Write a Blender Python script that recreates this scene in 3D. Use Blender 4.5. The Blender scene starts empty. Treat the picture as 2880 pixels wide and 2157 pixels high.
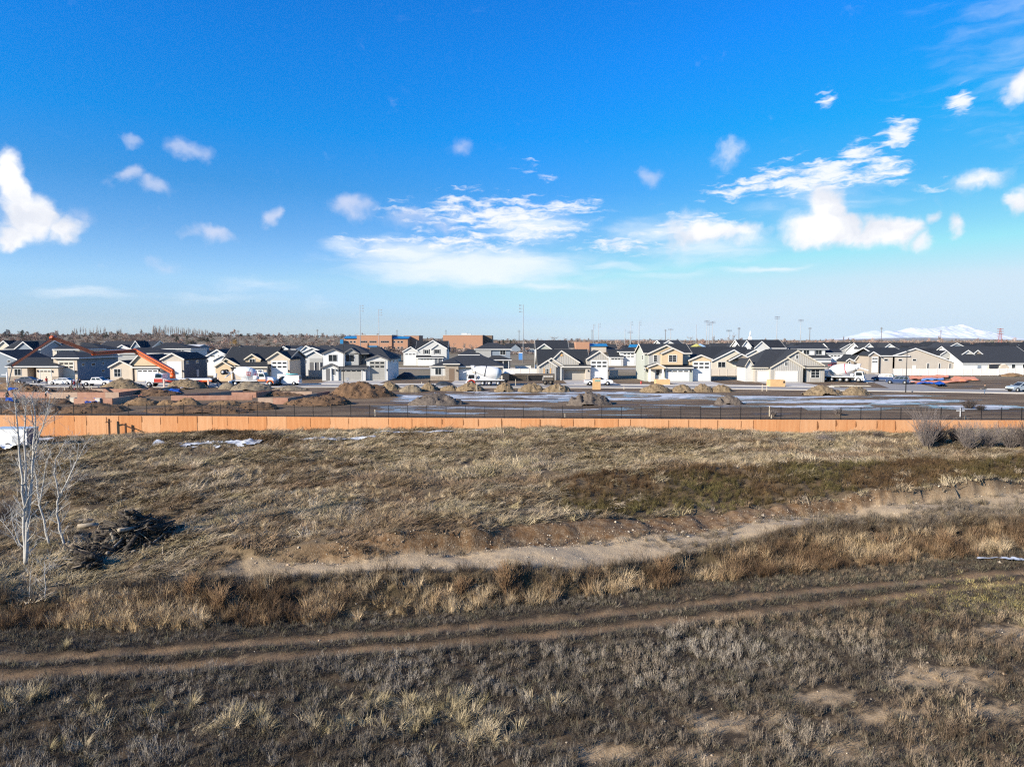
import bpy, bmesh, math, random
import numpy as np
from mathutils import Vector, Matrix
R = random.Random(7)
NR = np.random.default_rng(11)
SC = bpy.context.scene
COL = SC.collection
# ------------------------------------------------------------------ camera
F, CX, CY, HZ = 1920.0, 1440.0, 1078.5, 955.0      # focal length etc. in pixels of the 2880 px wide photograph
CH = 9.8                                           # drone height above the building lots (z = 0)
TH = math.atan((CY - HZ) / F)
cd = bpy.data.cameras.new('camera'); cam = bpy.data.objects.new('camera', cd); COL.objects.link(cam)
cd.sensor_width = 36.0; cd.lens = 24.0; cd.clip_start = 0.5; cd.clip_end = 90000.0
cam.location = (0, 0, CH); cam.rotation_euler = (math.radians(90) - TH, 0, 0)
SC.camera = cam
def ray(px, py):
    u, v = (px - CX) / F, (CY - py) / F
    return u, math.cos(TH) + v * math.sin(TH), -math.sin(TH) + v * math.cos(TH)
def ground(px, py, z=0.0):
    d = ray(px, py); t = (z - CH) / d[2]
    return d[0] * t, d[1] * t, z
def at_depth(px, py, Y):
    d = ray(px, py); t = Y / d[1]
    return d[0] * t, Y, CH + d[2] * t
# ------------------------------------------------------------------ light, sky, exposure
SUN_EL = math.radians(23.0)
SX, SY = 0.83, 0.555                                # shadows fall to the right and away
n_ = math.hypot(SX, SY); SX /= n_; SY /= n_
sl = bpy.data.lights.new('sun', 'SUN'); sun = bpy.data.objects.new('sun', sl); COL.objects.link(sun)
sl.energy = 4.4; sl.angle = math.radians(0.5); sl.color = (1.0, 0.9, 0.76)
sun.rotation_euler = Vector((SX * math.cos(SUN_EL), SY * math.cos(SUN_EL), -math.sin(SUN_EL))).to_track_quat('-Z', 'Y').to_euler()
SC.view_settings.view_transform = 'Standard'; SC.view_settings.look = 'None'
SC.view_settings.exposure = 1.09; SC.view_settings.gamma = 1.0; SC.view_settings.use_curve_mapping = False
SC.cycles.use_denoising = False; SC.cycles.filter_width = 1.25
SC.cycles.max_bounces = 6; SC.cycles.diffuse_bounces = 3; SC.cycles.transparent_max_bounces = 6
SC.render.use_persistent_data = False

W = bpy.data.worlds.new('World'); SC.world = W; W.use_nodes = True
wt = W.node_tree; wt.nodes.clear()
def WN(t, **k):
    n = wt.nodes.new(t)
    for a, b in k.items(): setattr(n, a, b)
    return n
def wm(op, a, b=None, c=None):
    n = WN('ShaderNodeMath', operation=op)
    for i, v in enumerate((a, b, c)):
        if v is None: continue
        if isinstance(v, (int, float)): n.inputs[i].default_value = v
        else: wt.links.new(v, n.inputs[i])
    return n.outputs[0]
def wv(op, a, b=None, out=0):
    n = WN('ShaderNodeVectorMath', operation=op)
    for i, v in enumerate((a, b)):
        if v is None: continue
        if isinstance(v, (tuple, list)): n.inputs[i].default_value = v
        else: wt.links.new(v, n.inputs[i])
    return n.outputs['Value'] if op in ('LENGTH', 'DOT_PRODUCT') else n.outputs[0]
def wmap(v, a, b, c=0.0, d=1.0, smooth=True):
    n = WN('ShaderNodeMapRange'); n.interpolation_type = 'SMOOTHSTEP' if smooth else 'LINEAR'
    wt.links.new(v, n.inputs[0])
    for i, x in zip((1, 2, 3, 4), (a, b, c, d)): n.inputs[i].default_value = x
    return n.outputs[0]
def wmix(f, a, b):
    n = WN('ShaderNodeMix', data_type='RGBA')
    for s, v in ((n.inputs[0], f), (n.inputs[6], a), (n.inputs[7], b)):
        if isinstance(v, (tuple, list)): s.default_value = v
        elif isinstance(v, float): s.default_value = v
        else: wt.links.new(v, s)
    return n.outputs[2]
def wnoise(v, scale, detail=4, rough=0.55):
    n = WN('ShaderNodeTexNoise'); n.inputs['Scale'].default_value = scale; n.inputs['Detail'].default_value = detail
    n.inputs['Roughness'].default_value = rough; wt.links.new(v, n.inputs['Vector']); return n
sky = WN('ShaderNodeTexSky', sky_type='NISHITA'); sky.sun_disc = False
sky.sun_elevation = SUN_EL; sky.sun_rotation = math.atan2(-SX, -SY); sky.altitude = 800; sky.air_density = 1.0; sky.dust_density = 0.6; sky.ozone_density = 2.0
tc = WN('ShaderNodeTexCoord')
sep = WN('ShaderNodeSeparateXYZ'); wt.links.new(tc.outputs['Generated'], sep.inputs[0])
el = wm('ARCSINE', sep.outputs[2]); az = wm('ARCTAN2', sep.outputs[0], sep.outputs[1])
cb = WN('ShaderNodeCombineXYZ'); wt.links.new(az, cb.inputs[0]); wt.links.new(el, cb.inputs[1]); P0 = cb.outputs[0]
# polarised deep blue aloft, paling to the horizon (a colour grade of the sky texture, the same all round)
ramp = WN('ShaderNodeValToRGB'); wt.links.new(wmap(el, 0.0, 0.9, smooth=False), ramp.inputs[0])
SKYRAMP = [(0.0, (.40, .525, .83)), (0.032, (.375, .465, .70)), (0.089, (.44, .56, .735)), (0.16, (.27, .475, .69)), (0.231, (.12, .44, .71)), (0.312, (.026, .475, .86)), (0.416, (.026, .485, .96)), (0.51, (.03, .48, 1.0)), (1.0, (.03, .4, .88))]
cr = ramp.color_ramp
while len(cr.elements) < len(SKYRAMP): cr.elements.new(0.5)
for e, (p, c) in zip(cr.elements, SKYRAMP): e.position = p; e.color = (*c, 1)
mul = WN('ShaderNodeMix', data_type='RGBA', blend_type='MULTIPLY'); mul.inputs[0].default_value = 1.0
wt.links.new(sky.outputs[0], mul.inputs[6]); wt.links.new(ramp.outputs[0], mul.inputs[7])
SKYC = wv('MINIMUM', wv('MULTIPLY', mul.outputs[2], (2, 2, 2)), (5.2, 6.5, 7.55))
def azel(px, py):
    d = Vector(ray(px, py)).normalized(); return math.atan2(d.x, d.y), math.asin(d.z)
def blobs(coord, lst):
    acc = None
    for (px, py, rx, ry, w) in lst:
        a, e = azel(px, py); k = math.cos(math.atan((px - CX) / F))
        l = wv('LENGTH', wv('MULTIPLY', wv('SUBTRACT', coord, (a, e, 0)), (F / (rx * k * k), F / (ry * k), 0)))
        b = wmap(l, 1.0, 0.0, 0.0, w)
        acc = b if acc is None else wm('MAXIMUM', acc, b)
    return acc
def warp(amp, scale, detail=3, stretch=(1, 1, 1)):
    n = wnoise(wv('MULTIPLY', P0, stretch), scale, detail)
    return wv('ADD', P0, wv('MULTIPLY', wv('SUBTRACT', n.outputs['Color'], (0.5, 0.5, 0.5)), (amp, amp, 0)))
PC = wv('ADD', warp(0.085, 9, 4), wv('MULTIPLY', wv('SUBTRACT', wnoise(P0, 38, 4, .6).outputs['Color'], (.5, .5, .5)), (.022, .022, 0)))
cum = blobs(PC, [(40, 500, 90, 110, 1.5), (70, 590, 160, 120, 1.6), (160, 640, 110, 75, 1.2), (110, 560, 90, 70, 1.1), (20, 650, 110, 70, 1.3),
    (2325, 590, 110, 105, 1.6), (2330, 655, 180, 85, 1.7), (2480, 655, 170, 90, 1.6), (2580, 680, 70, 60, 1.0), (2000, 665, 240, 60, 1.15), (1930, 640, 110, 60, .8),
    (2868, 235, 75, 60, 1.2), (2770, 495, 150, 62, .9), (2868, 560, 55, 60, 1.0), (2060, 445, 90, 80, .62), (2600, 610, 60, 38, .85), (2690, 635, 55, 55, .9)])
faint = blobs(PC, [(535, 425, 95, 42, .8), (365, 495, 85, 45, .9), (425, 530, 80, 45, .8), (600, 640, 110, 42, .95), (520, 645, 90, 26, .6), (788, 612, 40, 45, .8), (385, 385, 65, 32, .7),
    (1010, 590, 90, 65, 1.0), (1150, 628, 130, 55, .75), (1230, 650, 80, 55, .7), (1300, 420, 60, 48, .62), (1830, 477, 60, 40, .8), (480, 738, 140, 42, .5), (230, 600, 90, 60, .5), (1760, 700, 300, 40, .4)])
nA = wnoise(PC, 26, 6, 0.6).outputs[0]
aC = wmap(wm('ADD', cum, wm('MULTIPLY', wm('SUBTRACT', nA, 0.5), 1.25)), 0.15, 1.15)
aF = wmap(wm('ADD', faint, wm('MULTIPLY', wm('SUBTRACT', nA, 0.5), 0.9)), 0.12, 1.15, 0.0, 0.75)
# high thin cloud: rippled patches and soft streaks
PR = warp(0.02, 30, 3, (1, 2.2, 1))
nR = wnoise(wv('MULTIPLY', PR, (0.5, 2.3, 1)), 54, 5, 0.6).outputs[0]
rip = blobs(PR, [(2290, 500, 380, 95, 1.15), (2050, 540, 170, 50, .95), (2480, 480, 160, 80, 1.05), (2420, 440, 150, 70, 1.0), (2530, 375, 95, 75, 1.25), (2330, 275, 55, 45, .75), (2700, 285, 75, 62, 1.35), (2120, 520, 130, 50, 1.0), (2620, 520, 80, 40, .7),
    (1380, 600, 460, 90, 1.05), (1300, 680, 330, 60, .95), (1750, 690, 260, 50, .85), (1600, 585, 190, 50, 1.0), (1480, 650, 280, 70, 1.0), (1950, 630, 240, 60, .8), (1480, 470, 90, 50, .6), (1530, 500, 60, 30, .55), (1300, 540, 150, 40, .45), (1050, 690, 200, 55, .75), (1190, 600, 120, 40, .6)])
aR = wm('MULTIPLY', wmap(wm('ADD', rip, wm('MULTIPLY', wm('SUBTRACT', nR, 0.5), 3.0)), 0.4, 1.35, 0.0, 0.92), wmap(rip, 0.02, 0.3))
PS = warp(0.03, 12, 3, (1, 3, 1))
soft = blobs(PS, [(1330, 750, 560, 85, 1.15), (1150, 715, 300, 75, .95), (1500, 800, 420, 30, .6), (2000, 700, 330, 70, .7), (250, 830, 420, 36, .5), (700, 800, 300, 40, .45), (2300, 560, 420, 130, .4), (1500, 640, 260, 70, .8), (1700, 745, 260, 26, .6), (2150, 760, 260, 16, .7), (1900, 770, 330, 18, .5), (980, 695, 130, 34, .8), (1850, 650, 260, 70, .7), (640, 835, 420, 40, .35), (900, 840, 160, 40, .3), (2980, 100, 700, 520, .34)])
aS = wmap(wm('ADD', soft, wm('MULTIPLY', wm('SUBTRACT', wnoise(wv('MULTIPLY', PS, (0.5, 2.4, 1)), 30, 5).outputs[0], 0.5), 0.8)), 0.1, 1.1, 0.0, 0.9)
WHITE = (8.0, 8.1, 8.3, 1)
c1 = wmix(aS, SKYC, (7.4, 7.9, 8.4, 1)); c2 = wmix(aR, c1, WHITE); c3 = wmix(aF, c2, (6.0, 6.3, 7.6, 1))
shade = wmap(wnoise(PC, 17, 5).outputs[0], 0.3, 0.68)
c4 = wmix(aC, c3, wmix(shade, (6.3, 6.6, 7.3, 1), (8.4, 8.4, 8.5, 1)))
bg = WN('ShaderNodeBackground'); bg.inputs[1].default_value = 0.06; wt.links.new(c4, bg.inputs[0])
wo = WN('ShaderNodeOutputWorld'); wt.links.new(bg.outputs[0], wo.inputs[0])
SC.cycles.volume_bounces = 0; SC.cycles.sample_clamp_indirect = 6
W.cycles.sampling_method = 'MANUAL'; W.cycles.sample_map_resolution = 512
# ------------------------------------------------------------------ helpers: noise, materials, mesh building, tags
def _h(i, j, s):
    n = (i.astype(np.int64) * 374761393 + j.astype(np.int64) * 668265263 + s * 2147483647) & 0xffffffff
    n = ((n ^ (n >> 13)) * 1274126177) & 0xffffffff
    n = ((n ^ (n >> 16)) * 2246822519) & 0xffffffff
    return ((n ^ (n >> 15)) & 0xffff) / 65535.0
def vnoise(x, y, s=0):
    x = np.asarray(x, float); y = np.asarray(y, float); i = np.floor(x); j = np.floor(y); fx, fy = x - i, y - j
    fx = fx * fx * (3 - 2 * fx); fy = fy * fy * (3 - 2 * fy)
    return (_h(i, j, s) * (1 - fx) + _h(i + 1, j, s) * fx) * (1 - fy) + (_h(i, j + 1, s) * (1 - fx) + _h(i + 1, j + 1, s) * fx) * fy
def fbm(x, y, s=0, o=4, g=0.5):
    t, a, n = 0, 1.0, 0
    for k in range(o):
        t = t + a * (vnoise(x * 2 ** k, y * 2 ** k, s + k * 17) - 0.5); n += a; a *= g
    return t / n
MATS = {}
def mat(name, col, rough=0.8, var=0.12, scale=1.5, metal=0.0, bump=0.0, bscale=30.0, spec=0.3, col2=None, stretch=None, emit=0, obj=False):
    if name in MATS: return MATS[name]
    m = bpy.data.materials.new(name); m.use_nodes = True; t = m.node_tree; b = t.nodes['Principled BSDF']
    b.inputs['Roughness'].default_value = rough; b.inputs['Metallic'].default_value = metal; b.inputs['Specular IOR Level'].default_value = spec
    c2 = col2 or tuple(min(1, c * (1 + var)) for c in col); c1 = col if col2 else tuple(c * (1 - var) for c in col)
    g = t.nodes.new('ShaderNodeTexCoord'); v = g.outputs['Object']
    if stretch:
        mp = t.nodes.new('ShaderNodeVectorMath'); mp.operation = 'MULTIPLY'; mp.inputs[1].default_value = stretch; t.links.new(v, mp.inputs[0]); v = mp.outputs[0]
    nz = t.nodes.new('ShaderNodeTexNoise'); nz.inputs['Scale'].default_value = scale; nz.inputs['Detail'].default_value = 5; nz.inputs['Roughness'].default_value = 0.65; t.links.new(v, nz.inputs[0])
    mr = t.nodes.new('ShaderNodeMapRange'); mr.inputs[1].default_value = 0.3; mr.inputs[2].default_value = 0.7; t.links.new(nz.outputs[0], mr.inputs[0])
    mx = t.nodes.new('ShaderNodeMix'); mx.data_type = 'RGBA'; mx.inputs[6].default_value = (*c1, 1); mx.inputs[7].default_value = (*c2, 1)
    t.links.new(mr.outputs[0], mx.inputs[0]); t.links.new(mx.outputs[2], b.inputs['Base Color'])
    if bump:
        n2 = t.nodes.new('ShaderNodeTexNoise'); n2.inputs['Scale'].default_value = bscale; n2.inputs['Detail'].default_value = 4; t.links.new(v, n2.inputs[0])
        bp = t.nodes.new('ShaderNodeBump'); bp.inputs['Strength'].default_value = bump; bp.inputs['Distance'].default_value = 0.1
        t.links.new(n2.outputs[0], bp.inputs['Height']); t.links.new(bp.outputs[0], b.inputs['Normal'])
    MATS[name] = m; return m
def glass(name='window_glass', col=(0.02, 0.025, 0.03)):
    m = mat(name, col, rough=0.08, var=0.3, scale=0.5, spec=0.5); return m
class MB:
    """collects faces, then links them as one mesh object"""
    def __init__(s): s.v, s.f, s.mi, s.sm = [], [], [], []
    def add(s, vs, fs, m=0, smooth=False):
        o = len(s.v); s.v += [tuple(p) for p in vs]; s.f += [tuple(i + o for i in f) for f in fs]; s.mi += [m] * len(fs); s.sm += [smooth] * len(fs); return s
    def box(s, x0, x1, y0, y1, z0, z1, m=0):
        if x0 > x1: x0, x1 = x1, x0
        if y0 > y1: y0, y1 = y1, y0
        if z0 > z1: z0, z1 = z1, z0
        return s.add([(x0, y0, z0), (x1, y0, z0), (x1, y1, z0), (x0, y1, z0), (x0, y0, z1), (x1, y0, z1), (x1, y1, z1), (x0, y1, z1)],
                     [(0, 3, 2, 1), (4, 5, 6, 7), (0, 1, 5, 4), (1, 2, 6, 5), (2, 3, 7, 6), (3, 0, 4, 7)], m)
    def prism(s, poly, d, m=0, smooth=False):
        """poly: 3D points of a planar outline; d: extrusion vector"""
        n = len(poly); a = [tuple(p) for p in poly]; b = [(p[0] + d[0], p[1] + d[1], p[2] + d[2]) for p in a]
        return s.add(a + b, [tuple(range(n))[::-1], tuple(range(n, 2 * n))] + [(i, (i + 1) % n, n + (i + 1) % n, n + i) for i in range(n)], m, smooth)
    def tube(s, pts, rads, n=6, m=0, cap=True, smooth=True):
        if isinstance(rads, (int, float)): rads = [rads] * len(pts)
        P = [Vector(p) for p in pts]; vs, fs = [], []
        ref = None
        for i, p in enumerate(P):
            d = (P[min(i + 1, len(P) - 1)] - P[max(i - 1, 0)]).normalized()
            if ref is None: ref = Vector((0, 0, 1)) if abs(d.z) < 0.9 else Vector((1, 0, 0))
            a = d.cross(ref).normalized(); ref = a.cross(d); b = ref.normalized()
            for k in range(n):
                t = 2 * math.pi * k / n; vs.append(p + (a * math.cos(t) + b * math.sin(t)) * rads[i])
        for i in range(len(P) - 1):
            for k in range(n): fs.append((i * n + k, i * n + (k + 1) % n, (i + 1) * n + (k + 1) % n, (i + 1) * n + k))
        if cap: fs += [tuple(range(n))[::-1], tuple(range((len(P) - 1) * n, len(P) * n))]
        return s.add(vs, fs, m, smooth)
    def cyl(s, c, ax, r, h, n=14, m=0, r2=None, smooth=True):
        c = Vector(c); a = Vector({'x': (1, 0, 0), 'y': (0, 1, 0), 'z': (0, 0, 1)}[ax]) if isinstance(ax, str) else Vector(ax).normalized()
        return s.tube([c - a * h / 2, c + a * h / 2], [r, r if r2 is None else r2], n, m, True, smooth)
    def bar(s, a, b, w, h=None, m=0):
        """a box-section bar from a to b"""
        a, b = Vector(a), Vector(b); d = (b - a).normalized(); h = h or w
        r = Vector((0, 0, 1)) if abs(d.z) < 0.95 else Vector((0, 1, 0)); x = d.cross(r).normalized() * w / 2; y = x.cross(d).normalized() * h / 2
        vs = [a - x - y, a + x - y, a + x + y, a - x + y, b - x - y, b + x - y, b + x + y, b - x + y]
        return s.add(vs, [(0, 3, 2, 1), (4, 5, 6, 7), (0, 1, 5, 4), (1, 2, 6, 5), (2, 3, 7, 6), (3, 0, 4, 7)], m)
    def build(s, name, mats, parent=None, off=None, kind=None, label=None):
        me = bpy.data.meshes.new(name)
        off = off if off is not None else (parent_loc(parent) if parent else (0, 0, 0))
        me.from_pydata([(p[0] - off[0], p[1] - off[1], p[2] - off[2]) for p in s.v], [], s.f)
        for m in (mats if isinstance(mats, (list, tuple)) else [mats]): me.materials.append(m)
        me.polygons.foreach_set('material_index', s.mi); me.polygons.foreach_set('use_smooth', s.sm); me.update()
        bm = bmesh.new(); bm.from_mesh(me); bmesh.ops.recalc_face_normals(bm, faces=bm.faces); bm.to_mesh(me); bm.free()
        o = bpy.data.objects.new(name, me); COL.objects.link(o)
        if parent: o.parent = parent
        else: o.location = off
        if kind: o['kind'] = kind
        if label: o['label'] = label
        return o
def parent_loc(o):
    x, y, z = 0, 0, 0
    while o is not None: x += o.location.x; y += o.location.y; z += o.location.z; o = o.parent
    return x, y, z
def tag(o, label, cat, group=None):
    o['label'] = label; o['category'] = cat
    if group: o['group'] = group
    return o
def thing(name, loc, label, cat, group=None, rz=0.0):
    o = bpy.data.objects.new(name, None); COL.objects.link(o); o.location = loc; o.rotation_euler = (0, 0, rz); o.empty_display_size = 0.2
    return tag(o, label, cat, group)
def copy_tree(o, parent=None):
    c = o.copy(); COL.objects.link(c)
    if parent: c.parent = parent
    for ch in list(o.children): copy_tree(ch, c)
    return c
def npmesh(name, V, Fq, mats, smooth=True, kind=None):
    """mesh from arrays; Fq (n,4) or (n,3)"""
    me = bpy.data.meshes.new(name); n, k = Fq.shape
    me.vertices.add(len(V)); me.vertices.foreach_set('co', np.asarray(V, np.float32).ravel())
    me.loops.add(n * k); me.loops.foreach_set('vertex_index', Fq.astype(np.int32).ravel())
    me.polygons.add(n); me.polygons.foreach_set('loop_start', np.arange(0, n * k, k, dtype=np.int32))
    if smooth: me.polygons.foreach_set('use_smooth', np.ones(n, bool))
    me.update(calc_edges=True); me.validate()
    for m in (mats if isinstance(mats, (list, tuple)) else [mats]): me.materials.append(m)
    o = bpy.data.objects.new(name, me); COL.objects.link(o)
    if kind: o['kind'] = kind
    return o
def vattr(o, name, arr, t='FLOAT_COLOR'):
    a = o.data.attributes.new(name, t, 'POINT'); a.data.foreach_set({'FLOAT_COLOR': 'color', 'FLOAT': 'value', 'FLOAT_VECTOR': 'vector', 'INT': 'value'}[t], np.asarray(arr).ravel())

# ------------------------------------------------------------------ terrain: a heightfield through surveyed break lines
def curve(pts):
    """break line given as (photo x, photo y, height): returns arrays X, Y, Z on the ground"""
    q = np.array([ground(*p) for p in pts]); q = q[np.argsort(q[:, 0])]; return q[:, 0], q[:, 1], q[:, 2]
# the retaining wall line
WALLPX = [(0, 1168), (600, 1171), (1200, 1176), (1700, 1178), (2200, 1181), (2880, 1182.5)]
_wx, _wy, _ = curve([(a, b, 0.0) for a, b in WALLPX])
def wallY(X): return np.interp(X, _wx, _wy) + np.where(X < _wx[0], (X - _wx[0]) * -0.03, 0)
WB = [(0, 1229), (300, 1224), (600, 1212), (900, 1209), (1200, 1206), (1700, 1204), (2000, 1208), (2230, 1219), (2500, 1219), (2700, 1212), (2880, 1206)]
_wbx = np.array([at_depth(a, b, float(wallY((a - CX) / F * 86)))[0] for a, b in WB]); _wbz = np.array([at_depth(a, b, float(wallY((a - CX) / F * 86)))[2] for a, b in WB])
CV = [curve([(-700, 1310, -3.0), (0, 1330, -2.9), (480, 1340, -2.6), (960, 1340, -2.0), (1440, 1340, -1.7), (1600, 1345, -1.4), (2000, 1320, -1.2), (2400, 1303, -1.15), (2880, 1285, -1.15), (3500, 1270, -1.2)]),
      curve([(-700, 1490, -3.1), (0, 1505, -3.05), (480, 1530, -2.85), (730, 1550, -2.5), (960, 1530, -2.1), (1330, 1495, -1.95), (1420, 1478, -2.0), (1650, 1468, -2.55), (1920, 1450, -2.95), (2150, 1430, -2.7), (2300, 1402, -2.2), (2600, 1367, -1.75), (2800, 1352, -1.7), (2880, 1350, -1.95), (3500, 1330, -2.3)]),
      curve([(-700, 1500, -3.15), (0, 1512, -3.1), (480, 1545, -3.05), (730, 1588, -3.1), (960, 1588, -3.1), (1400, 1552, -3.1), (1900, 1500, -3.0), (2300, 1442, -3.0), (2550, 1416, -3.0), (2880, 1385, -2.85), (3500, 1350, -2.8)]),
      curve([(-700, 1700, -3.3), (0, 1680, -3.2), (500, 1640, -3.15), (900, 1632, -3.12), (1400, 1625, -3.12), (1600, 1612, -3.1), (1900, 1565, -3.1), (2150, 1515, -3.05), (2400, 1492, -3.0), (2880, 1455, -2.9), (3500, 1400, -2.9)]),
      curve([(-700, 1770, -3.95), (0, 1760, -4.0), (480, 1757, -4.0), (960, 1745, -4.1), (1440, 1702, -4.1), (1920, 1637, -4.1), (2400, 1592, -4.0), (2880, 1545, -3.9), (3500, 1490, -3.9)])]
RUT = [curve([(-700, 1890, -3.9), (0, 1855, -3.9), (480, 1825, -3.9), (960, 1785, -3.9), (1440, 1750, -3.9), (1920, 1700, -3.9), (2300, 1660, -3.9), (2880, 1605, -3.9), (3500, 1550, -3.9)]),
       curve([(-700, 1945, -3.9), (0, 1903, -3.9), (480, 1878, -3.9), (960, 1832, -3.9), (1440, 1795, -3.9), (1920, 1745, -3.9), (2300, 1702, -3.9), (2880, 1632, -3.9), (3500, 1570, -3.9)])]
def cy(c, X): return np.interp(X, c[0], c[1])
def terrain(X, Y, rough=True, zones=False):
    X = np.asarray(X, float); Y = np.asarray(Y, float)
    wy = wallY(X); wz = np.interp(X, _wbx, _wbz)
    jag = fbm(X * 0.5, Y * 0 + 3, 5, 5, 0.6) * 1.6
    ys, zs = [wy], [wz]
    for k, c in enumerate(CV):
        j = jag * (0.2, 0.55, 0.4, 0.6, 0.5)[k]
        ys.append(cy(c, X) + j); zs.append(np.interp(X, c[0], c[2]))
    ys += [ys[-1] - 3.0, np.full_like(X, 24.0), np.full_like(X, 12.0)]; zs += [np.full_like(X, -3.92), np.full_like(X, -3.75), np.full_like(X, -3.6)]
    for k in range(1, len(ys)): ys[k] = np.minimum(ys[k], ys[k - 1] - 0.25)
    z = np.where(Y >= ys[0], zs[0], zs[-1]); 
    for k in range(len(ys) - 1):
        t = np.clip((Y - ys[k + 1]) / (ys[k] - ys[k + 1]), 0, 1)
        t = t if k in (1, 5) else t * t * (3 - 2 * t) if k in (2, 4) else t
        z = np.where((Y < ys[k]) & (Y >= ys[k + 1]), zs[k + 1] + (zs[k] - zs[k + 1]) * t, z)
    front = Y < wy + 0.12
    if rough:
        far = np.clip((wy - Y) / 6, 0, 1)
        up = (Y > ys[4])                                     # the upper meadow
        z = z + np.where(front, fbm(X * 0.16, Y * 0.2, 1, 3) * 1.15 * far * up + fbm(X * 0.8, Y * 0.8, 2, 3) * np.where(up, np.where((Y < ys[3] + .2) & (X > -12), 0.1, 0.6), 0.24) * far + fbm(X * 3, Y * 3, 9, 2) * 0.09, 0)
        inc = (Y < ys[2] + 0.2) & (Y > ys[3] - 0.3)          # the raw cut: gullied
        z = z + np.where(inc, fbm(X * 3.3, Y * 2.5, 21, 4, .7) * 0.22, 0)
        ind = (Y < ys[4]) & (Y > ys[5])
        z = z + np.where(ind, fbm(X * 0.9, Y * 0.9, 31, 4) * 0.9, 0)
    back = ~front
    hill = np.clip((Y - 420) / 900, 0, 1) * np.clip((-X - 60) / 420, 0, 1)
    z = np.where(back, hill * hill * (3 - 2 * hill) * 15 + np.clip((Y - 130) / 100, 0, 1) * 0.0, z)
    lot = back & (Y < 126)
    z = z + np.where(lot, fbm(X * 0.12, Y * 0.2, 41, 3) * 0.25, 0)
    r0, r1 = np.abs(Y - cy(RUT[0], X)), np.abs(Y - cy(RUT[1], X))
    rut = np.clip(1 - np.minimum(r0, r1) / 0.55, 0, 1)
    z = z - np.where(front, np.clip(rut * 1.5, 0, 1) * 0.10, 0)
    if not zones: return z
    d = lambda a: a
    road = np.clip((ys[3] + 0.25 - Y) / 0.4, 0, 1) * np.clip((Y - ys[4] - 0.3 + jag * .7) / 0.8, 0, 1)
    gx = np.clip((X + 19) / 8.0, 0, 1)                     # the gravel road dies out towards the left
    road = road * gx
    cut = np.clip((ys[2] + 0.05 - Y) / 0.15, 0, 1) * np.clip((Y - ys[3] + 0.5) / 0.4, 0, 1) * np.clip((X + 14) / 5, 0, 1)
    low = np.clip((ys[5] + 0.6 - Y) / 0.8, 0, 1)
    ditch = np.clip((ys[4] + 0.3 - Y) / 0.6, 0, 1) * np.clip((Y - ys[5]) / 0.6, 0, 1)
    bank = np.clip((ys[1] + 0.5 - Y) / 1.0, 0, 1) * np.clip((Y - ys[2]) / 1.5, 0, 1) * np.clip((X - 2) / 6, 0, 1)
    return z, dict(road=road, cut=cut, low=low, ditch=ditch, bank=bank, back=back, front=front, rut=np.clip(rut * 1.6, 0, 1) * front, ys=ys, wy=wy)
# bare earth at the lower right, pale grass patches
def gauss(X, Y, lst):
    a = 0 * X
    for px, py, rx, ry, w in lst:
        gx, gy, _ = ground(px, py, -3.75); a = np.maximum(a, w * np.exp(-((X - gx) / rx) ** 2 - ((Y - gy) / ry) ** 2))
    return a
BARE = [(2650, 1900, 3.4, 1.1, 1), (2860, 1780, 2.2, 1.4, 1), (2330, 1960, 2.0, .8, 1), (2480, 2010, 2.2, .8, .8), (2020, 2040, 1.6, .9, 1), (2180, 2020, 1.5, .8, .7), (1700, 2120, 1.6, .7, 1), (1460, 2080, 1.0, .5, .7), (1960, 2130, 1.8, .7, .8), (2400, 2110, 2.2, .8, .8), (2250, 1925, 1.0, .5, .6), (2800, 2000, 2.0, .9, .7), (2600, 2110, 1.6, .6, .6), (1780, 1990, 1.0, .4, .4)]
PALE = [(250, 1990, 2.6, .8, .55), (440, 1990, 1.6, .8, .8), (120, 2110, 1.8, .8, .6), (650, 2050, 2.2, .7, .5), (690, 2030, .6, .5, .7), (1120, 1985, 1.2, .9, .9), (1290, 2000, 1.6, 1.1, 1.0), (1350, 2070, 1.2, .9, 1.0), (1190, 2040, 1.0, .9, .8), (1530, 1970, 1.4, .6, .75), (1660, 1990, 1.2, .6, .6), (960, 2050, 1.6, .7, .6), (1000, 1975, 1.0, .5, .6), (1140, 2120, 1.4, .5, .6), (80, 1960, 1.5, .8, .4), (1480, 2110, 1.5, .5, .4)]
OLIVE = [(2800, 1680, 3.2, 1.6, 1), (2880, 1650, 3.5, 1.4, 1), (2660, 1720, 1.6, .6, .6)]
# grid lines, fine where the camera is near
def lines(*seg):
    out = []
    for a, b, st in seg: out += list(np.arange(a, b, st))
    return np.array(out)
def geo(a, b, k):
    out = [a]
    while out[-1] < b: out.append(out[-1] * k + 0.0)
    return np.array(out)
gx_pos = np.concatenate([lines((0, 30, .2), (30, 60, .35), (60, 92, .8)), np.append(geo(92, 9500, 1.12)[:-1], 10000.0)])
GX = np.concatenate([-gx_pos[:0:-1], gx_pos])
GY = np.concatenate([-geo(30, 2500, 1.35)[::-1], lines((-30, 15, 2.5), (15, 44, .17), (44, 66, .24), (66, 84.6, .4)), [84.95, 85.0, 85.22, 85.3, 86, 87], lines((88, 130, .8), (130, 260, 6)), np.append(geo(260, 10000, 1.1)[:-1], 10500.0)])
gX, gY = np.meshgrid(GX, GY)
bl = np.clip((gY - 60) / 24.9, 0, 1) * np.clip((200 - gY) / 110, 0, 1)
gY = gY + (wallY(np.clip(gX, -75, 75)) - 85.0) * bl
gZ, Z_ = terrain(gX, gY, zones=True)
ny, nx = gX.shape
idx = np.arange(ny * nx).reshape(ny, nx)
quads = np.stack([idx[:-1, :-1], idx[:-1, 1:], idx[1:, 1:], idx[1:, :-1]], -1).reshape(-1, 4)

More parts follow.
